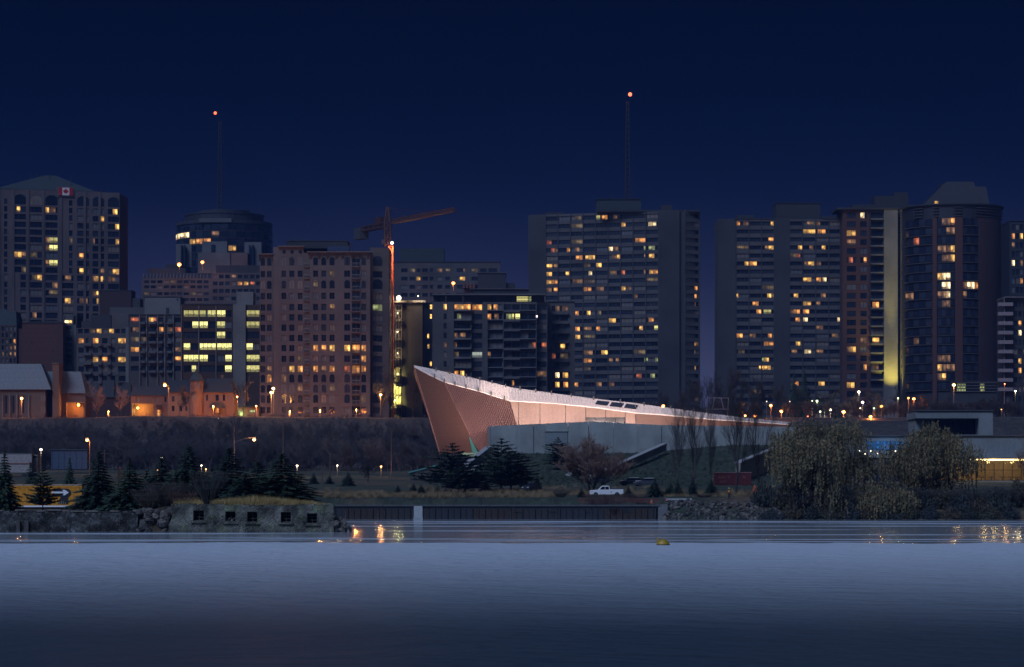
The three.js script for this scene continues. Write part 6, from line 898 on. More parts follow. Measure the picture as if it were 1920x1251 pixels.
{ // ruined river wall with five windows
  const d = 290, T = thing('ruined_mill_wall', 'weathered concrete ruin with five barred windows standing in the water', 'ruin', [X(470, d), -0.4, -d]);
  const R = rng(8), lx = px => X(px, d) - T.position.x, ly = py => Y(py, d) + 0.4;
  const conc = new THREE.MeshStandardMaterial({ color: C(0.34, 0.35, 0.32), roughness: 1, map: tex(512, (u, v) => { const a = fbm(u * 9, v * 7, 301, 5, 9), b = fbm(u * 60, v * 60, 305, 3, 60), cr = Math.abs(fbm(u * 5 + 2, v * 4, 311, 4, 5) - 0.5) < 0.006 ? 0.45 : 1, moss = smooth(0.58, 0.72, fbm(u * 14, v * 10, 320, 4, 14)); const g = (0.52 + 0.42 * (a - 0.5) * 2 + 0.26 * (b - 0.5)) * cr; return [g * (1 - 0.06 * moss), g, g * (0.96 - 0.12 * moss)]; }, true, 1 / 9, 1 / 9), bumpMap: again(roughTex, 1 / 1.3), bumpScale: 0.12 });
  const sh = new THREE.Shape(); sh.moveTo(lx(318), 0); sh.lineTo(lx(626), 0); sh.lineTo(lx(625), ly(947));
  for (let px = 620; px > 330; px -= 5) sh.lineTo(lx(px), ly((px > 560 ? 946 : px > 420 ? 948 : 946) + 2.2 * (R() - 0.5) + (R() < 0.12 ? 2 : 0))); sh.lineTo(lx(328), ly(944)); sh.lineTo(lx(324), ly(948)); sh.lineTo(lx(320), ly(956)); sh.lineTo(lx(324), ly(968)); sh.lineTo(lx(317), ly(985));
  const wins = [[362, 383, 957], [422, 442, 959], [463, 483, 959.5], [526, 546, 960], [575, 595, 962.5]];
  for (const [a, b, y] of wins) { const h = new THREE.Path(); h.moveTo(lx(a), ly(y + 19.5)); h.lineTo(lx(a), ly(y)); h.lineTo(lx(b), ly(y)); h.lineTo(lx(b), ly(y + 19.5)); sh.holes.push(h); }
  put('wall', new THREE.ExtrudeGeometry(sh, { depth: 0.9, bevelEnabled: true, bevelSize: 0.05, bevelThickness: 0.05, bevelSegments: 1 }), conc, T).position.z = -0.9;
  const barM = grained(C(0.10, 0.105, 0.10));
  { const a = lx(330), b = lx(618); new MB().box(a, b, 0.1, ly(950), -4.2, -3.9).to('inner_wall', conc, T); new MB().box(a, b, ly(951.5), ly(950), -3.89, -0.92).to('ceiling', conc, T); new MB().box(a, b, 0.1, 0.3, -3.89, -0.92).to('floor', conc, T); for (const x of [a, b - 0.3]) new MB().box(x, x + 0.3, 0.31, ly(951.6), -3.88, -0.93).to('inner_wall', conc, T); }
  wins.forEach(([a, b, y], k) => { const x0 = lx(a), x1 = lx(b), y0 = ly(y + 19.5), y1 = ly(y), w = new THREE.Group(); w.name = 'window'; T.add(w);
    const f = new MB(); f.box(x0, x1, y0, y0 + 0.07, -0.62, -0.52); f.box(x0, x1, y1 - 0.07, y1, -0.62, -0.52); f.box(x0, x0 + 0.07, y0 + 0.07, y1 - 0.07, -0.62, -0.52); f.box(x1 - 0.07, x1, y0 + 0.07, y1 - 0.07, -0.62, -0.52); f.to('frame', barM, w);
    for (let j = 1; j < 3; j++) { if (k === 1 && j === 2) continue; new MB().box(x0 + 0.07, x1 - 0.07, lerp(y0, y1, j / 3) - 0.03, lerp(y0, y1, j / 3) + 0.03, -0.6, -0.54).to('bar', barM, w); } new MB().box((x0 + x1) / 2 - 0.03, (x0 + x1) / 2 + 0.03, y0 + 0.07, y1 - 0.07, -0.59, -0.55).to('bar', barM, w);
    if (k === 1) for (let q = 0; q < 4; q++) stone(w, lerp(x0 + 0.2, x1 - 0.2, q / 3), y0 + 0.12 + 0.12 * (q % 2), -0.35, 0.17, q, 'rubble');
    new MB().box(x0 - 0.22, x1 + 0.22, y0 - 0.2, y0 - 0.06, 0.04, 0.26).to('sill', conc, w); });
  const E = thing('rubble_end', 'heap of broken stones at the right end of the ruined wall', 'rubble', [X(640, d), -0.2, -d]);
  for (let k = 0; k < 46; k++) { const t = R(), px = 623 + 34 * t, top = lerp(2.55, 0.35, Math.pow(t, 0.8)), y = R() * top, s = 0.16 + 0.26 * R(); stone(E, X(px, d) - E.position.x, y + 0.2, -1.2 * R(), s, k); }
}
{ // low broken wall to its left
  const d = 291, T = thing('low_river_wall', 'low broken masonry river wall below the yellow container', 'wall', [X(120, d), -0.4, -d]);
  const R = rng(18), lx = px => X(px, d) - T.position.x, ly = py => Y(py, d) + 0.4;
  const m1 = new THREE.MeshStandardMaterial({ color: C(0.19, 0.20, 0.195), roughness: 1, map: tex(512, (u, v) => { const a = fbm(u * 8, v * 12, 401, 5, 8), b = fbm(u * 50, v * 50, 405, 3, 50), pale = smooth(0.62, 0.7, fbm(u * 18, v * 18, 410, 4, 18)); return 0.45 + 0.5 * (a - 0.5) * 2 + 0.3 * (b - 0.5) + 0.3 * pale; }, true, 1 / 8, 1 / 8), bumpMap: again(roughTex, 1 / 1.2), bumpScale: 0.16 });
  let x = -14; while (x < 256) { const w = 14 + 16 * R(), x1 = Math.min(x + w, 258), t = 959 + 2.4 * (R() - 0.5), sh = new THREE.Shape(); sh.moveTo(lx(x), 0); sh.lineTo(lx(x1 - 0.25), 0); sh.lineTo(lx(x1 - 0.25), ly(t + R() * 1.5)); for (let q = 3; q > 0; q--) sh.lineTo(lx(lerp(x, x1, q / 4)), ly(t + 1.6 * (R() - 0.5))); sh.lineTo(lx(x), ly(t + R()));
    put('wall_block', new THREE.ExtrudeGeometry(sh, { depth: 1.1, bevelEnabled: true, bevelSize: 0.04, bevelThickness: 0.05, bevelSegments: 1 }), m1, T).position.z = -1.1 + 0.08 * (R() - 0.5);
    if (R() < 0.75) { const a = lx(x + 1), b = lx(x1 - 1), y = ly(t) + 0.02; new MB().hull([[a, y, 0.12], [b, y + 0.05 * (R() - 0.5), 0.12], [b, y, -0.9], [a, y, -0.9]], [[a + 0.05, y + 0.13, 0.07], [b - 0.08, y + 0.10, 0.07], [b - 0.1, y + 0.12, -0.85], [a + 0.05, y + 0.12, -0.85]]).to('coping_stone', rockM[2], T); } x = x1; }
  for (const [a, b] of [[31, 38], [46, 54]]) new MB().box(lx(a), lx(b), 0, ly(976), 0.06, 0.35).to('stub_pier', rockM[1], T);
  const E = thing('fallen_masonry', 'tumbled masonry joining the low wall to the windowed ruin', 'rubble', [X(288, d), -0.3, -d]);
  const Q = rng(4); for (let k = 0; k < 64; k++) { const t = Q(), px = 254 + 70 * t, y = Q() * 2.35, s = 0.2 + 0.34 * Q(); stone(E, X(px, d) - E.position.x, y + 0.1, -0.9 * Q() - 0.1, s, k); }
}
{ // stone bank right of the bridge
  const d = 484, T = kind(new THREE.Group(), 'structure'); T.name = 'riprap_bank'; scene.add(T); const R = rng(61);
  for (let k = 0; k < 280; k++) { const px = 1238 + 225 * Math.pow(R(), 0.9), dd = 482.5 + 9 * R(), x = X(px, dd); stone(T, x, Math.max(0.05, groundH(x, dd)) + 0.12, -dd, 0.2 + 0.34 * R() * R() + 0.14 * R(), k); }
}
{ // low bridge over the side channel
  const d = 486, T = thing('channel_bridge', 'low dark bridge with thin railing and one white pier', 'bridge', [X(900, d), 0, -d]);
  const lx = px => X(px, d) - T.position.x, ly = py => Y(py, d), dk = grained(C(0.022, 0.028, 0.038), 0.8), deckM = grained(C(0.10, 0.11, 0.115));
  new MB().box(lx(560), lx(1238), ly(949.5), ly(946.5), -7, 0).to('deck', deckM, T); new MB().box(lx(560), lx(1238), ly(954), ly(949.6), -0.9, -0.3).to('girder', dk, T); new MB().box(lx(560), lx(1238), ly(954), ly(949.6), -6.6, -6).to('girder', dk, T);
  for (let px = 588; px < 1240; px += 11.8) new MB().box(lx(px) - 0.035, lx(px) + 0.035, ly(946.5), ly(935), -0.25, -0.18).to('rail_post', M.steel, T);
  for (const y of [935, 939, 943]) new MB().box(lx(575), lx(1238), ly(y + 0.45), ly(y), -0.26, -0.19).to('rail', M.steel, T);
  new MB().box(lx(776), lx(792), -1, ly(949), -5, 0.25).to('white_pier', stained(C(0.46, 0.50, 0.50)), T); new MB().box(lx(775), lx(793), -1, 0.35, -5.2, 0.45).to('pier_foot', stained(C(0.38, 0.42, 0.43)), T);
  for (const px of [648, 709, 958, 1045, 1110]) { new MB().tube([lx(px), -1, -0.6], [lx(px), ly(954), -0.6], 0.14, 0.14, 8).to('pile', px < 800 ? M.steel : dk, T); }
  for (const px of [963, 1032, 1100, 1170]) new MB().box(lx(px), lx(px + 16), ly(962), ly(961), -4, -3.8).to('cross_beam', dk, T);
  new MB().box(lx(1234.5), lx(1252), -1.5, ly(946), -8, -0.1).to('abutment', stained(C(0.17, 0.18, 0.19)), T);
  const W = kind(new MB().box(X(560, 499), X(1250, 499), -1.5, Y(947.5, 498), -501, -498.4).to('shade_wall', dk), 'structure'), pm = [dk, grained(C(0.034, 0.034, 0.036), 0.85), grained(C(0.045, 0.034, 0.028), 0.9)];  // added wall, the shade under the deck put into its near-black colours
  const pg = new MB().box(-0.5, 0.5, -1.5, Y(948, 498), -0.3, 0).geo(); for (let k = 0; k < 58; k++) { const s = put('shade_wall_slat', pg, pm[(k * 5 + (k % 7)) % 3], W); s.position.set(X(565 + k * 11.7, 498), 0, -498.1 + 0.22 * (k % 2)); }  // added slats, coloured with the same under-deck shade
  put('pipe_mouth', new THREE.CylinderGeometry(0.5, 0.5, 0.3, 18).rotateX(Math.PI / 2), stained(C(0.16, 0.19, 0.2)), T).position.set(lx(1178), ly(958), -2.6);
}
{ // yellow buoy: blunt float with a raised end
  const d = 203, T = thing('mooring_buoy', 'yellow half sunk buoy floating alone on the open water', 'buoy', [X(1243.5, d), 0, -d]), R = 0.47, ye = grained(C(0.50, 0.33, 0.02), 0.45);
  const pts = []; for (let k = 0; k <= 14; k++) { const t = k / 14; pts.push(new THREE.Vector2(R * Math.pow(Math.max(0, 1 - Math.pow(t, 2.4)), 0.5), t * 0.46)); } const g = new THREE.LatheGeometry(pts, 28); g.scale(1, 1, 0.8);
  const p = g.attributes.position; for (let i = 0; i < p.count; i++) { const x = p.getX(i); p.setY(i, p.getY(i) * (1 - 0.55 * smooth(0.1, 0.5, x) * 0.6)); } g.computeVertexNormals(); put('float', g, ye, T).position.y = -0.02;
  new MB().box(-0.44, -0.34, 0.2, 0.52, -0.1, 0.1).to('lifting_eye', ye, T); put('waterline_band', new THREE.CylinderGeometry(R + 0.006, R + 0.006, 0.09, 28).scale(1, 1, 0.8), std(C(0.05, 0.04, 0.02), 0.7), T).position.y = 0.02;
}
{ // yellow rail container with arrow emblem
  const d = 432, T = thing('yellow_container', 'yellow rail container with a black emblem and white arrow', 'container', [X(78, d), 2.1, -d]);
  const lx = px => X(px, d) - T.position.x, ly = py => Y(py, d) - 2.1, ye = grained(C(0.92, 0.38, 0.015), 0.55), yd = grained(C(0.42, 0.20, 0.02), 0.6), bk = std(C(0.012, 0.013, 0.018), 0.5), wh = std(C(0.7, 0.72, 0.75), 0.6);
  new MB().box(lx(5), lx(153), ly(948), ly(911), -2.6, 0).to('body', ye, T); new MB().box(lx(4.5), lx(153.5), ly(911), ly(908.2), -2.65, 0.05).to('top_rail', grained(C(0.55, 0.42, 0.28)), T); new MB().box(lx(4.5), lx(153.5), ly(914.6), ly(913.6), 0.003, 0.06).to('side_rail', ye, T); new MB().box(lx(4.5), lx(153.5), ly(941), ly(939.6), 0.003, 0.05).to('side_rail', yd, T); new MB().box(lx(4.5), lx(153.5), ly(951), ly(948.1), -2.6, 0.04).to('bottom_rail', wh, T);
  for (let k = 0; k < 24; k++) new MB().box(lx(8 + k * 6.1), lx(8 + k * 6.1) + 0.09, ly(939.4), ly(914.7), 0.003, 0.035).to('corrugation', ye, T);
  const ext = (pts, z, dep, mat, name) => { const s = new THREE.Shape(pts.map(p => new THREE.Vector2(lx(p[0]), ly(p[1])))); put(name, new THREE.ExtrudeGeometry(s, { depth: dep, bevelEnabled: false }), mat, T).position.z = z; };
  ext([[100, 916.5], [126, 916.5], [130, 918], [133, 922], [133, 927], [130, 931], [127.5, 932], [127.5, 945], [108, 945], [114, 931], [100, 931]], 0.045, 0.02, bk, 'emblem');
  ext([[97, 922], [119, 922], [117, 918.6], [121, 918.6], [129, 923.6], [121, 929], [117, 929], [119, 925.2], [97, 925.2]], 0.07, 0.02, wh, 'arrow');
  for (let k = 0; k < 4; k++) new MB().box(lx(110 + k * 4), lx(111.4 + k * 4), ly(945.5), ly(939.5), 0.07, 0.09).to('emblem_stripe', grained(C(0.5, 0.4, 0.25)), T);
  for (const px of [25, 38, 118, 131]) put('wheel', new THREE.CylinderGeometry(0.42, 0.42, 2.2, 18).rotateX(Math.PI / 2), bk, T).position.set(lx(px), ly(954.5), -1.3);
  new MB().box(lx(15), lx(145), ly(954), ly(951.1), -2.2, -0.3).to('underframe', bk, T);
}
{ // trailers and shed below the bluff
  const box = (name, label, cat, a, b, t, bt, d, mat, extra) => { const T = thing(name, label, cat, [X((a + b) / 2, d), groundH(X((a + b) / 2, d), d) - 0.1, -d]), lx = px => X(px, d) - T.position.x, ly = py => Y(py, d) - T.position.y; new MB().box(lx(a), lx(b), Math.min(ly(bt), 1.2), ly(t), -4, 0).to('body', mat, T); extra(T, lx, ly); return T; };
  box('white_trailer', 'long white trailer parked at the left edge below the bluff', 'trailer', -10, 59, 851, 869, 690, grained(C(0.42, 0.38, 0.36)), (T, lx, ly) => { new MB().box(lx(-10), lx(59.5), ly(851), ly(849.6), -4.1, 0.1).to('roof', M.panel, T); new MB().box(lx(-10), lx(59), ly(870.5), ly(868.5), 0.003, 0.1).to('skirt', grained(C(0.25, 0.1, 0.08)), T); for (const px of [8, 14, 44, 50]) put('wheel', new THREE.CylinderGeometry(0.5, 0.5, 0.3, 14).rotateX(Math.PI / 2), M.black, T).position.set(lx(px), 0.5, -0.2); });
  box('beige_cab', 'small beige cab behind the white trailer', 'truck', 60.5, 70, 853, 869, 692, grained(C(0.30, 0.26, 0.20)), (T, lx, ly) => { new MB().box(lx(62), lx(69), ly(859), ly(855), 0.003, 0.06).to('window', GLASS[0], T); for (const px of [62.5, 68]) put('wheel', new THREE.CylinderGeometry(0.5, 0.5, 0.3, 14).rotateX(Math.PI / 2), M.black, T).position.set(lx(px), 0.5, -0.2); });
  box('blue_shed', 'flat blue shed under the wooded bluff', 'shed', 96, 163, 844, 868, 730, grained(C(0.035, 0.075, 0.15), 0.7), (T, lx, ly) => { new MB().box(lx(95), lx(164), ly(844), ly(842.6), -4.4, 0.3).to('roof', grained(C(0.05, 0.09, 0.15)), T); for (let k = 0; k < 6; k++) new MB().box(lx(98 + k * 11), lx(98 + k * 11) + 0.12, 0.1, ly(844.2), 0.003, 0.06).to('seam', grained(C(0.03, 0.06, 0.12)), T); });
  box('marker_post', 'short dark post with a reddish cap among the spruces', 'post', 220.5, 223.5, 879, 892, 560, M.black, (T, lx, ly) => { put('cap', new THREE.SphereGeometry(0.22, 10, 8), grained(C(0.3, 0.06, 0.05)), T).position.set(0, ly(877.5), -2); });
}
// ---- vehicles
const tyreG = new THREE.CylinderGeometry(0.36, 0.36, 0.24, 20).rotateX(Math.PI / 2), rimG = new THREE.CylinderGeometry(0.22, 0.22, 0.26, 14).rotateX(Math.PI / 2), glassCar = new THREE.MeshPhysicalMaterial({ color: C(0.01, 0.012, 0.016), roughness: 0.08 });
function sideBody(T, name, pts, w, mat, bev = 0.05) { const s = new THREE.Shape(pts.map(p => new THREE.Vector2(p[0], p[1]))); const m = put(name, new THREE.ExtrudeGeometry(s, { depth: w - 2 * bev, bevelEnabled: true, bevelSize: bev, bevelThickness: bev, bevelSegments: 2 }), mat, T); m.position.z = -w / 2 + bev; return m; }
function wheels(T, xs, w, r = 0.36) { for (const x of xs) for (const z of [w / 2 - 0.1, -w / 2 + 0.1]) { const g = new THREE.Group(); g.name = 'wheel'; g.position.set(x, r, z); g.scale.setScalar(r / 0.36); T.add(g); put('tyre', tyreG, M.black, g); put('rim', rimG, M.steel, g); } }
{
  const d = 507, x = X(1137, d), T = thing('pickup_truck', 'white crew cab pickup truck parked on the shore road', 'truck', [x, Y(931.5, d), -d]), wh = std(C(0.62, 0.64, 0.66), 0.35), w = 1.95;
  sideBody(T, 'body', [[-2.9, 0.45], [-2.9, 0.98], [-2.75, 1.08], [-1.55, 1.16], [0.62, 1.18], [0.62, 0.95], [0.62, 0.4], [-2.7, 0.4]], w, wh); sideBody(T, 'bed', [[0.68, 0.45], [0.68, 1.22], [2.92, 1.22], [2.92, 0.5], [2.7, 0.45]], w, wh); sideBody(T, 'cab', [[-1.5, 1.17], [-0.85, 1.82], [-0.6, 1.88], [0.42, 1.86], [0.6, 1.18]], w - 0.12, wh);
  for (const z of [1, -1]) { const s = new THREE.Group(); s.name = 'side_windows'; T.add(s); for (const [a, b, c, e] of [[-1.2, -0.78, -0.3, -0.3], [-0.22, -0.22, 0.36, 0.44]]) new MB().poly(z > 0 ? [[a, 1.24, 0.925], [e, 1.24, 0.925], [c, 1.76, 0.925], [b, 1.76, 0.925]] : [[e, 1.24, -0.925], [a, 1.24, -0.925], [b, 1.76, -0.925], [c, 1.76, -0.925]]).to('window', glassCar, s); new MB().box(-2.88, -2.4, 0.78, 0.95, z > 0 ? 0.96 : -0.99, z > 0 ? 0.99 : -0.96).to('headlight', std(C(0.5, 0.5, 0.5), 0.1), T); }
  sideBody(T, 'bed_cover', [[0.7, 1.225], [0.75, 1.45], [2.7, 1.42], [2.9, 1.225]], w - 0.3, std(C(0.04, 0.045, 0.06), 0.6)); new MB().box(0.72, 0.9, 0.72, 0.9, 0.977, 0.99).to('fuel_cap', M.black, T); new MB().box(2.93, 3.02, 0.45, 0.65, -0.9, 0.9).to('bumper', M.steel, T); new MB().box(-3.0, -2.95, 0.42, 0.62, -0.9, 0.9).to('bumper', M.steel, T); wheels(T, [-1.9, 1.85], w, 0.4);
}
function car(px, base, d, turn, mat, roofMat, label) {
  const T = thing('parked_car', label, 'car', [X(px, d), Math.max(groundH(X(px, d), d), Y(base, d)) , -d], turn, 'parked cars'), w = 1.8;
  sideBody(T, 'body', [[-2.2, 0.35], [-2.25, 0.7], [-1.9, 0.88], [-1.1, 0.98], [1.9, 1.0], [2.15, 0.85], [2.2, 0.4]], w, mat, 0.08); sideBody(T, 'cabin', [[-1.1, 0.98], [-0.35, 1.42], [1.3, 1.44], [1.95, 1.0]], w - 0.2, glassCar, 0.08); sideBody(T, 'roof', [[-0.32, 1.5], [-0.25, 1.55], [1.2, 1.57], [1.36, 1.51]], w - 0.25, roofMat, 0.02); new MB().box(-1.95, -1.15, 0.96, 1.07, -0.75, 0.75).to('bonnet', roofMat, T);
  for (const z of [0.6, -0.6]) new MB().box(-2.34, -2.3, 0.6, 0.75, z - 0.2, z + 0.2).to('headlight', std(C(0.4, 0.4, 0.4), 0.1), T); wheels(T, [-1.4, 1.35], w, 0.33); return T;
}
{ const dk = std(C(0.03, 0.035, 0.045), 0.3), pale = std(C(0.55, 0.58, 0.62), 0.25), blue = std(C(0.05, 0.06, 0.08), 0.3);  // pale roofs and bonnets; bright glints are put into this colour too
  car(1184, 911, 552, 0.25, dk, pale, 'left of two dark cars with glints put into the pale roof colour'); car(1212, 912, 546, 0.2, blue, pale, 'right of two dark cars with glints put into the pale roof colour'); car(1120, 908, 585, 0.3, dk, dk, 'dark car half hidden behind the reddish bare tree'); car(997, 921, 548, 1.0, dk, dk, 'small dark vehicle parked below the dark pine'); }
{ // red container, faint white lettering
  const d = 545, T = thing('red_container', 'dark red waste container with faint white lettering', 'container', [X(1374.5, d), groundH(X(1374, d), d) - 0.05, -d]), lx = px => X(px, d) - T.position.x, ly = py => Y(py, d) - T.position.y, red = grained(C(0.14, 0.016, 0.022), 0.6);
  const cv = document.createElement('canvas'); cv.width = 512; cv.height = 192; const c = cv.getContext('2d'); c.fillStyle = '#6a1c24'; c.fillRect(0, 0, 512, 192); c.fillStyle = '#9a6468'; c.font = 'bold 64px sans-serif'; c.fillText('AMCT', 40, 78); c.fillText('N', 395, 78); c.fillText('ASC', 60, 158); const ct = new THREE.CanvasTexture(cv); ct.colorSpace = THREE.SRGBColorSpace;
  new MB().box(lx(1340), lx(1409), Math.max(0.35, ly(910)), ly(887), -2.4, 0).to('body', red, T); put('lettered_side', new THREE.PlaneGeometry(lx(1408) - lx(1341), 2.0), std(C(0.5, 0.5, 0.5), 0.6, { map: ct }), T).position.set(0, (ly(910) + ly(888)) / 2, 0.012); new MB().box(lx(1339.5), lx(1409.5), ly(887), ly(885.4), -2.5, 0.1).to('top_rail', grained(C(0.34, 0.2, 0.19)), T);
  for (let k = 0; k < 8; k++) new MB().box(lx(1342 + k * 9.3), lx(1342 + k * 9.3) + 0.1, Math.max(0.4, ly(909)), ly(887.3), 0.015, 0.09).to('rib', red, T); for (const px of [1348, 1400]) put('wheel', new THREE.CylinderGeometry(0.25, 0.25, 0.3, 12).rotateX(Math.PI / 2), M.black, T).position.set(lx(px), 0.25, -0.3);
}
{ // works barriers on the shore road
  const d = 500, T = thing('orange_fence', 'faded red orange mesh fence below the pickup', 'fence', [X(1160, d), Y(945.5, d), -d]), lx = px => X(px, d) - T.position.x, fm = grained(C(0.26, 0.075, 0.055));
  for (let k = 0; k <= 12; k++) new MB().tube([lx(1084 + k * 12.8), 0, 0], [lx(1084 + k * 12.8), 1.15, 0], 0.04, 0.04, 6).to('post', M.steel, T);
  for (let k = 0; k < 12; k++) { const a = lx(1084 + k * 12.8), b = lx(1096.8 + k * 12.8), m = new MB(); for (let j = 0; j < 7; j++) m.box(a, b, 0.2 + j * 0.13, 0.245 + j * 0.13, -0.012, 0.012); for (let j = 0; j < 9; j++) { const x = lerp(a, b, (j + 0.5) / 9); m.box(x - 0.02, x + 0.02, 0.2, 1.02, -0.02, -0.013); } m.to('mesh_panel', fm, T); }
  const B = thing('concrete_barrier', 'pale concrete barrier at the right end of the bridge', 'barrier', [X(1273, 493), Y(944, 493), -493]); const bw = 24 * 493 / F; new MB().hull([[-bw, 0, 0.3], [bw, 0, 0.3], [bw, 0, -0.3], [-bw, 0, -0.3]], [[-bw, 0.85, 0.1], [bw, 0.85, 0.1], [bw, 0.85, -0.1], [-bw, 0.85, -0.1]]).to('body', stained(C(0.36, 0.37, 0.37)), B); new MB().box(-bw + 0.2, -bw + 0.6, 0.2, 0.6, 0.22, 0.32).to('reflector', grained(C(0.5, 0.08, 0.06)), B);
  const S = thing('red_post', 'red marker post beside the concrete barrier', 'post', [X(1247.5, 492), Y(945, 492), -492]); new MB().tube([0, 0, 0], [0, 1.0, 0], 0.11, 0.1, 8).to('post', grained(C(0.5, 0.06, 0.06)), S); new MB().tube([0, 1.0, 0], [0, 1.06, 0], 0.13, 0.13, 8).to('cap', M.white, S);
  const A = thing('orange_works_sign', 'orange triangular works sign leaning by the willow', 'sign', [X(1418, 500), Y(928, 500), -500]), om = grained(C(0.60, 0.13, 0.05)); new MB().hull([[-0.75, 0.35, 0.05], [0.75, 0.25, 0.05], [0.75, 0.25, 0], [-0.75, 0.35, 0]], [[-0.35, 1.75, -0.28], [-0.25, 1.75, -0.28], [-0.25, 1.75, -0.33], [-0.35, 1.75, -0.33]]).to('panel', om, A); for (const x of [-0.5, 0.5]) new MB().tube([x, 0, 0.02], [x * 0.6, 0.6, -0.1], 0.03, 0.03, 5).to('leg', M.black, A);
  const L = thing('traffic_cone', 'orange and white traffic cone by the fence end', 'cone', [X(1222, 499), Y(944.5, 499), -499]); put('cone', new THREE.ConeGeometry(0.28, 0.95, 14), om, L).position.y = 0.5; new MB().box(-0.35, 0.35, 0, 0.06, -0.35, 0.35).to('base', om, L); put('band', new THREE.CylinderGeometry(0.14, 0.19, 0.2, 14), M.white, L).position.y = 0.5;
  for (const [px, py, d2, lb] of [[1634, 915, 508, 'orange cone seen through the gap between the willows'], [1648, 912, 510, 'small orange cone right of the gap between the willows']]) { const c = thing('traffic_cone', lb, 'cone', [X(px, d2), groundH(X(px, d2), d2), -d2]); const g = put('cone', new THREE.ConeGeometry(0.42, 1.5, 14), om, c); g.position.y = 0.8; new MB().box(-0.5, 0.5, 0, 0.07, -0.5, 0.5).to('base', om, c); }
}
{ // worker in an orange vest, one continuous figure
  const d = 497, T = thing('person', 'person in orange safety vest and yellow helmet standing on the bank', 'person', [X(1367, d), Y(934.5, d), -d], 0.3);
  const J = [[[0.10, 0.05, 0.02], 0.075, [0.10, 0.48, 0.02], 0.085], [[0.10, 0.48, 0.02], 0.085, [0.08, 0.92, 0], 0.12], [[-0.10, 0.05, 0], 0.075, [-0.10, 0.48, 0.02], 0.085], [[-0.10, 0.48, 0.02], 0.085, [-0.08, 0.92, 0], 0.12], [[0, 0.95, 0], 0.16, [0, 1.34, 0], 0.19], [[-0.15, 1.40, 0], 0.09, [0.15, 1.40, 0], 0.09], [[0, 1.42, 0], 0.06, [0, 1.56, 0.01], 0.06], [[0, 1.60, 0.02], 0.10, [0, 1.68, 0.02], 0.10], [[0.20, 1.38, 0], 0.07, [0.27, 1.10, 0.02], 0.055], [[0.27, 1.10, 0.02], 0.055, [0.24, 0.88, 0.10], 0.045], [[-0.20, 1.38, 0], 0.07, [-0.27, 1.10, 0.02], 0.055], [[-0.27, 1.10, 0.02], 0.055, [-0.16, 1.02, 0.20], 0.045], [[0.10, 0.05, 0], 0.06, [0.11, 0.04, 0.16], 0.05], [[-0.10, 0.05, 0], 0.06, [-0.11, 0.04, 0.15], 0.05], [[-0.16, 1.02, 0.20], 0.04, [-0.10, 1.02, 0.27], 0.03], [[0.24, 0.88, 0.10], 0.04, [0.24, 0.78, 0.13], 0.028]];
  const N = 72, mc = new MarchingCubes(N, M.black, false, false, 120000); mc.isolation = 0; const sc = 0.95, c0 = 0.9;
  for (let k = 0; k < N; k++) for (let j = 0; j < N; j++) for (let i = 0; i < N; i++) { const p = [(i / N * 2 - 1) * sc, (j / N * 2 - 1) * sc + c0, (k / N * 2 - 1) * sc]; let acc = 0; for (const [a, ra, b, rb] of J) { const e = [b[0] - a[0], b[1] - a[1], b[2] - a[2]], l = e[0] * e[0] + e[1] * e[1] + e[2] * e[2], t = clamp(((p[0] - a[0]) * e[0] + (p[1] - a[1]) * e[1] + (p[2] - a[2]) * e[2]) / l, 0, 1), q = Math.hypot(p[0] - a[0] - e[0] * t, p[1] - a[1] - e[1] * t, p[2] - a[2] - e[2] * t) - lerp(ra, rb, t); acc += Math.exp(-q * 40); } mc.field[k * N * N + j * N + i] = Math.log(acc) / 40; }
  mc.update(); const g = new THREE.BufferGeometry(), cnt = mc.count; g.setAttribute('position', new THREE.Float32BufferAttribute(Array.from(mc.positionArray.slice(0, cnt * 3)).map((v, i) => v * sc + (i % 3 === 1 ? c0 : 0)), 3)); g.setAttribute('normal', new THREE.Float32BufferAttribute(Array.from(mc.normalArray.slice(0, cnt * 3)), 3));
  put('body', g, grained(C(0.03, 0.035, 0.05)), T); const vest = new MB(); for (let k = 0; k < 14; k++) { const a0 = k / 14 * 6.2832, a1 = (k + 1) / 14 * 6.2832, f = (a, y, r) => [Math.cos(a) * r * 1.12, y, Math.sin(a) * r * 0.95]; vest.poly([f(a1, 0.92, 0.20), f(a0, 0.92, 0.20), f(a0, 1.38, 0.235), f(a1, 1.38, 0.235)]); } vest.to('vest', std(C(0.65, 0.30, 0.03), 0.8), T);
  const hm = put('helmet', new THREE.SphereGeometry(0.135, 14, 8, 0, 6.2832, 0, 1.7), std(C(0.6, 0.42, 0.03), 0.4), T); hm.position.set(0, 1.69, 0.02); put('face', new THREE.SphereGeometry(0.085, 12, 10), std(C(0.32, 0.20, 0.15), 0.7), T).position.set(0, 1.62, 0.06);
}

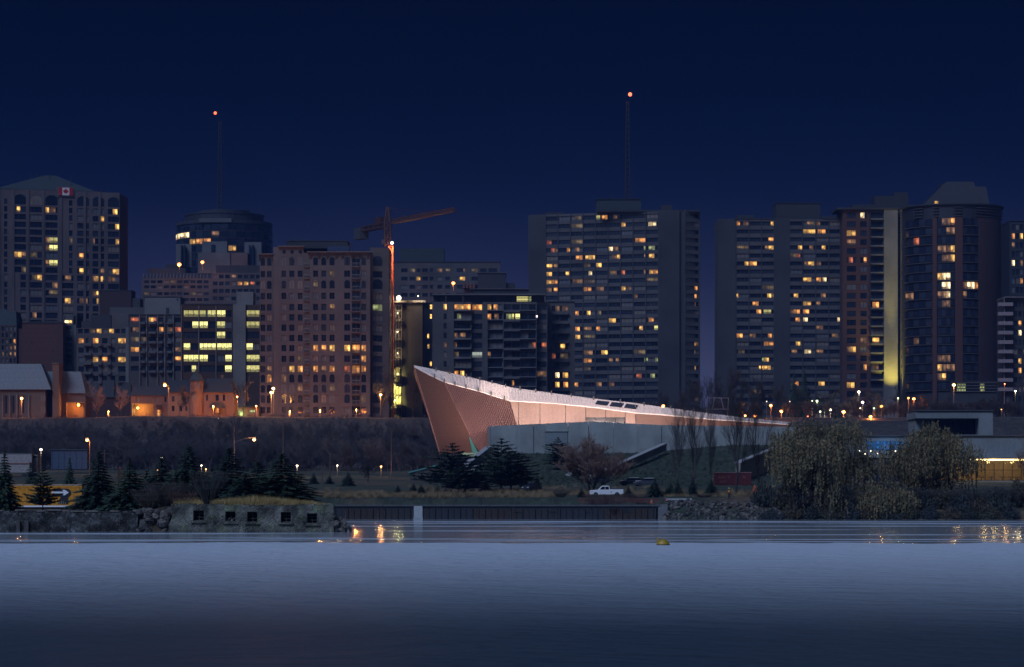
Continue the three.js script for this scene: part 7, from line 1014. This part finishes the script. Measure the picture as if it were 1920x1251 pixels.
// ---------------------------------------------------------------- street and roof lamps
const LAMP = { o: [1, 0.30, 0.06], a: [1, 0.46, 0.15], w: [1, 0.86, 0.66], g: [0.75, 1, 0.55], r: [1, 0.2, 0.1] };
const lampMats = {}; const lampMat = c => lampMats[c] ||= std(C(0.4, 0.3, 0.2), 0.4, { emissive: C(...LAMP[c]), emissiveIntensity: 2.6 });
const globeG = new THREE.SphereGeometry(1, 14, 10), poleM = std(C(0.10, 0.085, 0.075), 0.6);
function lamp(px, py, d, c, r, I, o, label) {
  const x = X(px, d), gy = o.on != null ? Y(o.on, d) : groundH(x, d), T = thing(o.name || 'street_lamp', label, 'lamp', [x, gy, -d], 0, o.group || 'lamps'), h = Y(py, d) - gy;
  const ax = o.arm ? o.arm * d / F : 0;                         // arm: px from pole to lamp
  if (o.pole !== 0) { new MB().tube([-ax, -0.2, 0], [-ax, ax ? h - 0.6 : h - r * 0.8, 0], 0.14, 0.08, 7).to('pole', o.mat || poleM, T); if (ax) { const m = new MB(); let p = [-ax, h - 0.6, 0]; for (let k = 1; k <= 6; k++) { const t = k / 6, q = [-ax + ax * t, h - 0.6 + (0.6 + r) * Math.sin(t * Math.PI / 2), 0]; m.tube(p, q, 0.07, 0.06, 6); p = q; } m.to('arm', o.mat || poleM, T); new MB().box(-0.5, 0.35, h + r * 0.7, h + r * 1.15, -0.22, 0.22).to('lamp_head', M.steel, T); } }
  else new MB().box(-0.12, 0.12, h - r - 0.5, h - r * 0.7, -0.5, -0.1).to('bracket', M.black, T);
  const g = put('globe', globeG, lampMat(c), T); g.position.set(0, h, 0); g.scale.set(r * 0.8, r * 0.66, r * 0.8);
  if (I) { const l = new THREE.PointLight(C(...LAMP[c]), I * (o.group === hill ? 2.3 : 1.6)); l.position.set(0, h - r * 0.4, r + 0.25); l.shadow.radius = 12; l.castShadow = true; T.add(l); }
  return T;
}
const hill = 'street lamps along the top of the bluff', road = 'lamps on the shore road', far = 'lamps among the trees below the towers';
lamp(336, 496, 1240, 'o', 1.15, 110, { on: 511, name: 'roof_floodlight', group: 'roof floodlights' }, 'larger orange floodlight on the stepped office roof');
lamp(379.5, 491.5, 1238, 'o', 0.95, 80, { on: 505, name: 'roof_floodlight', group: 'roof floodlights' }, 'smaller orange floodlight right of the larger one');
lamp(850, 531, 1196, 'o', 1.0, 80, { on: 545, name: 'roof_floodlight', group: 'roof floodlights' }, 'orange floodlight on the grey back block roof');
lamp(40.5, 747, 872, 'o', 0.62, 130, { group: hill }, 'orange lamp before the buttressed stone hall');
lamp(309, 722.5, 868, 'o', 0.62, 130, { arm: -7, group: hill }, 'orange lamp on a bent pole by the turreted house');
lamp(512.5, 728.5, 880, 'a', 0.62, 150, { group: hill }, 'upper of two lamps before the arched condominium');
lamp(508.5, 736, 870, 'a', 0.6, 140, { group: hill }, 'lower of two lamps before the arched condominium');
lamp(480.5, 761.5, 872, 'o', 0.35, 60, { group: hill }, 'small orange lamp right of the orange lit bare tree');
lamp(713.5, 740.5, 866, 'a', 0.5, 70, { group: hill }, 'lamp at the corner of the arched condominium');
lamp(445, 744, 895, 'o', 0.32, 150, { group: hill }, 'orange lamp hidden behind the bare tree by the stair tower');
lamp(600, 770, 884, 'o', 0.22, 170, { group: hill }, 'low orange lamp at the foot of the arched condominium');
lamp(668, 768, 884, 'o', 0.22, 140, { group: hill }, 'low orange lamp near the condominium corner');
lamp(543, 772, 884, 'o', 0.22, 150, { group: hill }, 'low orange lamp under the dark balcony slots');
lamp(400, 762, 872, 'o', 0.22, 150, { group: hill }, 'low orange lamp before the arched porch');
lamp(203, 772, 874, 'o', 0.22, 170, { group: hill }, 'low orange lamp among the reddish bare trees');
lamp(148.5, 786.5, 866, 'a', 0.3, 25, { group: hill }, 'small lamp at ground level below the orange archway');
lamp(163.5, 825.5, 720, 'a', 0.5, 40, { arm: -4.5, group: road, mat: grained(C(0.3, 0.17, 0.11)) }, 'street lamp on a pinkish pole above the spruces');
lamp(76.5, 843, 760, 'w', 0.45, 18, { group: road }, 'white lamp globe above the white trailer');
lamp(303, 857, 560, 'w', 0.32, 10, { group: road }, 'white lamp globe at the top of a spruce');
lamp(295.5, 882.5, 560, 'a', 0.2, 6, { group: road }, 'tiny amber lamp in the spruces under the white globe');
lamp(377.5, 873, 600, 'w', 0.22, 6, { group: road }, 'tiny white lamp right of the tall spruce');
lamp(386, 880, 600, 'a', 0.2, 5, { group: road }, 'tiny amber lamp beside the tiny white one');
lamp(476.5, 824.5, 690, 'a', 0.5, 45, { arm: 37, group: road }, 'street lamp on a long curved arm above the spruces');
lamp(557, 873.5, 690, 'w', 0.33, 12, { group: road }, 'first small lamp right of the spruce clump');
lamp(632.5, 873, 700, 'w', 0.26, 8, { group: road }, 'small white lamp in the middle of the slope');
lamp(714.5, 875, 700, 'a', 0.32, 12, { group: road }, 'small amber lamp left of the copper fin');
[[1243.5, 761.5, 800, 'o', 0.6, 60, 'orange lamp over the museum roof end'], [1394.5, 758.5, 880, 'a', 0.35, 20, 'small lamp right of the metal frame'], [1397.5, 779.5, 860, 'a', 0.45, 30, 'pale lamp low by the roof end'], [1416, 780, 858, 'o', 0.55, 50, 'orange lamp low by the roof end'], [1445.5, 760.5, 875, 'o', 0.62, 70, 'bright orange lamp above the roof end'], [1465, 771.5, 868, 'o', 0.62, 70, 'bright orange lamp left of the white cluster'], [1437.5, 753, 900, 'w', 0.2, 0, 'tiny white lamp over the bright orange lamp'], [1481, 753, 905, 'w', 0.18, 0, 'tiny white lamp left of the white cluster'], [1523, 752, 900, 'g', 0.28, 8, 'first greenish lamp of the upper pair'], [1532, 752, 900, 'g', 0.45, 14, 'second greenish lamp of the upper pair'], [1522.5, 767.5, 890, 'g', 0.3, 8, 'first greenish lamp of the lower row'], [1529.5, 767.5, 890, 'g', 0.3, 8, 'second greenish lamp of the lower row'], [1538, 772, 888, 'g', 0.36, 10, 'third greenish lamp of the lower row'], [1546, 773, 888, 'g', 0.36, 10, 'fourth greenish lamp of the lower row'], [1557, 769, 885, 'w', 0.55, 40, 'white lamp right of the greenish row'], [1582, 772.5, 884, 'o', 0.75, 110, 'glowing orange lamp before the brick tower'], [1588.5, 769.5, 886, 'a', 0.28, 8, 'small lamp touching the glowing orange one'], [1610.5, 735, 905, 'w', 0.55, 60, 'highest lamp before the brick tower'], [1617.5, 754.5, 895, 'w', 0.55, 55, 'second highest lamp before the brick tower'], [1612.5, 766, 888, 'w', 0.45, 40, 'lamp under the two before the brick tower'], [1639, 766, 892, 'g', 0.32, 8, 'single green lamp right of the brick tower lamps'], [1652.5, 762, 890, 'o', 0.55, 50, 'orange lamp below the yellow pier'], [1632.5, 781.5, 860, 'o', 0.62, 60, 'low orange lamp on a short pole by the willow'], [1703.5, 746.5, 900, 'o', 0.42, 25, 'left of two orange lamps before the round tower'], [1713.5, 748, 900, 'o', 0.6, 60, 'right of two orange lamps before the round tower'], [1684, 747, 905, 'g', 0.3, 8, 'green lamp left of the two orange lamps'], [1788.5, 722, 960, 'a', 0.75, 120, 'bright lamp at the podium of the round tower'], [1904, 733.5, 950, 'w', 0.42, 25, 'white lamp below the pale balconies'], [1884, 720, 960, 'r', 0.3, 12, 'reddish lamp at the foot of the pale balconies'], [1514.5, 781, 870, 'r', 0.3, 4, 'dim red lamp above the large willow'], [1878, 768, 870, 'a', 0.25, 4, 'faint lamp right of the concrete pavilion']].forEach(a => lamp(a[0], a[1], a[2], a[3], a[4], a[5], { group: far }, a[6]));
{ // unlit poles and the metal frame behind the roof
  const pole = (px, y0, y1, d, label, bend) => { const x = X(px, d), T = thing('utility_pole', label, 'pole', [x, groundH(x, d), -d], 0, 'unlit poles'), h = Y(y0, d) - T.position.y; new MB().tube([0, -0.2, 0], [0, h, 0], 0.16, 0.12, 7).to('pole', grained(C(0.13, 0.09, 0.075)), T); if (bend) { new MB().tube([0, h, 0], [bend * d / F, h + 1.4, 0], 0.07, 0.06, 6).to('arm', M.rail, T); new MB().box(bend * d / F - 0.7, bend * d / F + 0.1, h + 1.3, h + 1.55, -0.2, 0.2).to('lamp_head', M.steel, T); } else new MB().box(-0.9, 0.9, h - 0.9, h - 0.75, -0.08, 0.08).to('crossarm', grained(C(0.12, 0.085, 0.07)), T); };
  pole(438.5, 775, 890, 690, 'wooden pole carrying the curved lamp arm'); pole(531, 788, 890, 700, 'tall wooden pole above the rightmost spruce'); pole(734, 800, 890, 700, 'wooden pole left of the copper fin'); pole(619, 853, 900, 640, 'unlit street lamp with a bent arm on the slope', -9); pole(196, 843, 900, 600, 'thin white pole behind the large spruce'); pole(604, 868, 900, 650, 'thin grey pole left of the bent lamp');
  const d = 800, T = thing('metal_frame', 'pale metal hoist frame standing behind the long roof', 'frame', [X(1345, d), Y(790, d), -d]), lx = px => X(px, d) - T.position.x, ly = py => Y(py, d) - T.position.y, fm = grained(C(0.26, 0.20, 0.20)); for (const [a, b] of [[[1325, 768], [1327, 743]], [[1365, 770], [1366, 746]], [[1327, 746.5], [1366, 746.5]], [[1322, 767.5], [1368, 767.5]], [[1340, 747], [1336, 767]], [[1352, 747], [1357, 767]], [[1325, 790], [1325, 768]], [[1365, 790], [1365, 768]]]) new MB().tube([lx(a[0]), ly(a[1]), 0], [lx(b[0]), ly(b[1]), 0], 0.14, 0.14, 6).to('bar', fm, T);
}

scene.fog = new THREE.FogExp2(C(0.16, 0.36, 1.0), 0.00008);      // thin blue evening haze


scene.traverse(o => { if (o.isMesh) { o.castShadow = true; o.receiveShadow = true; } });
renderer.render(scene, camera);
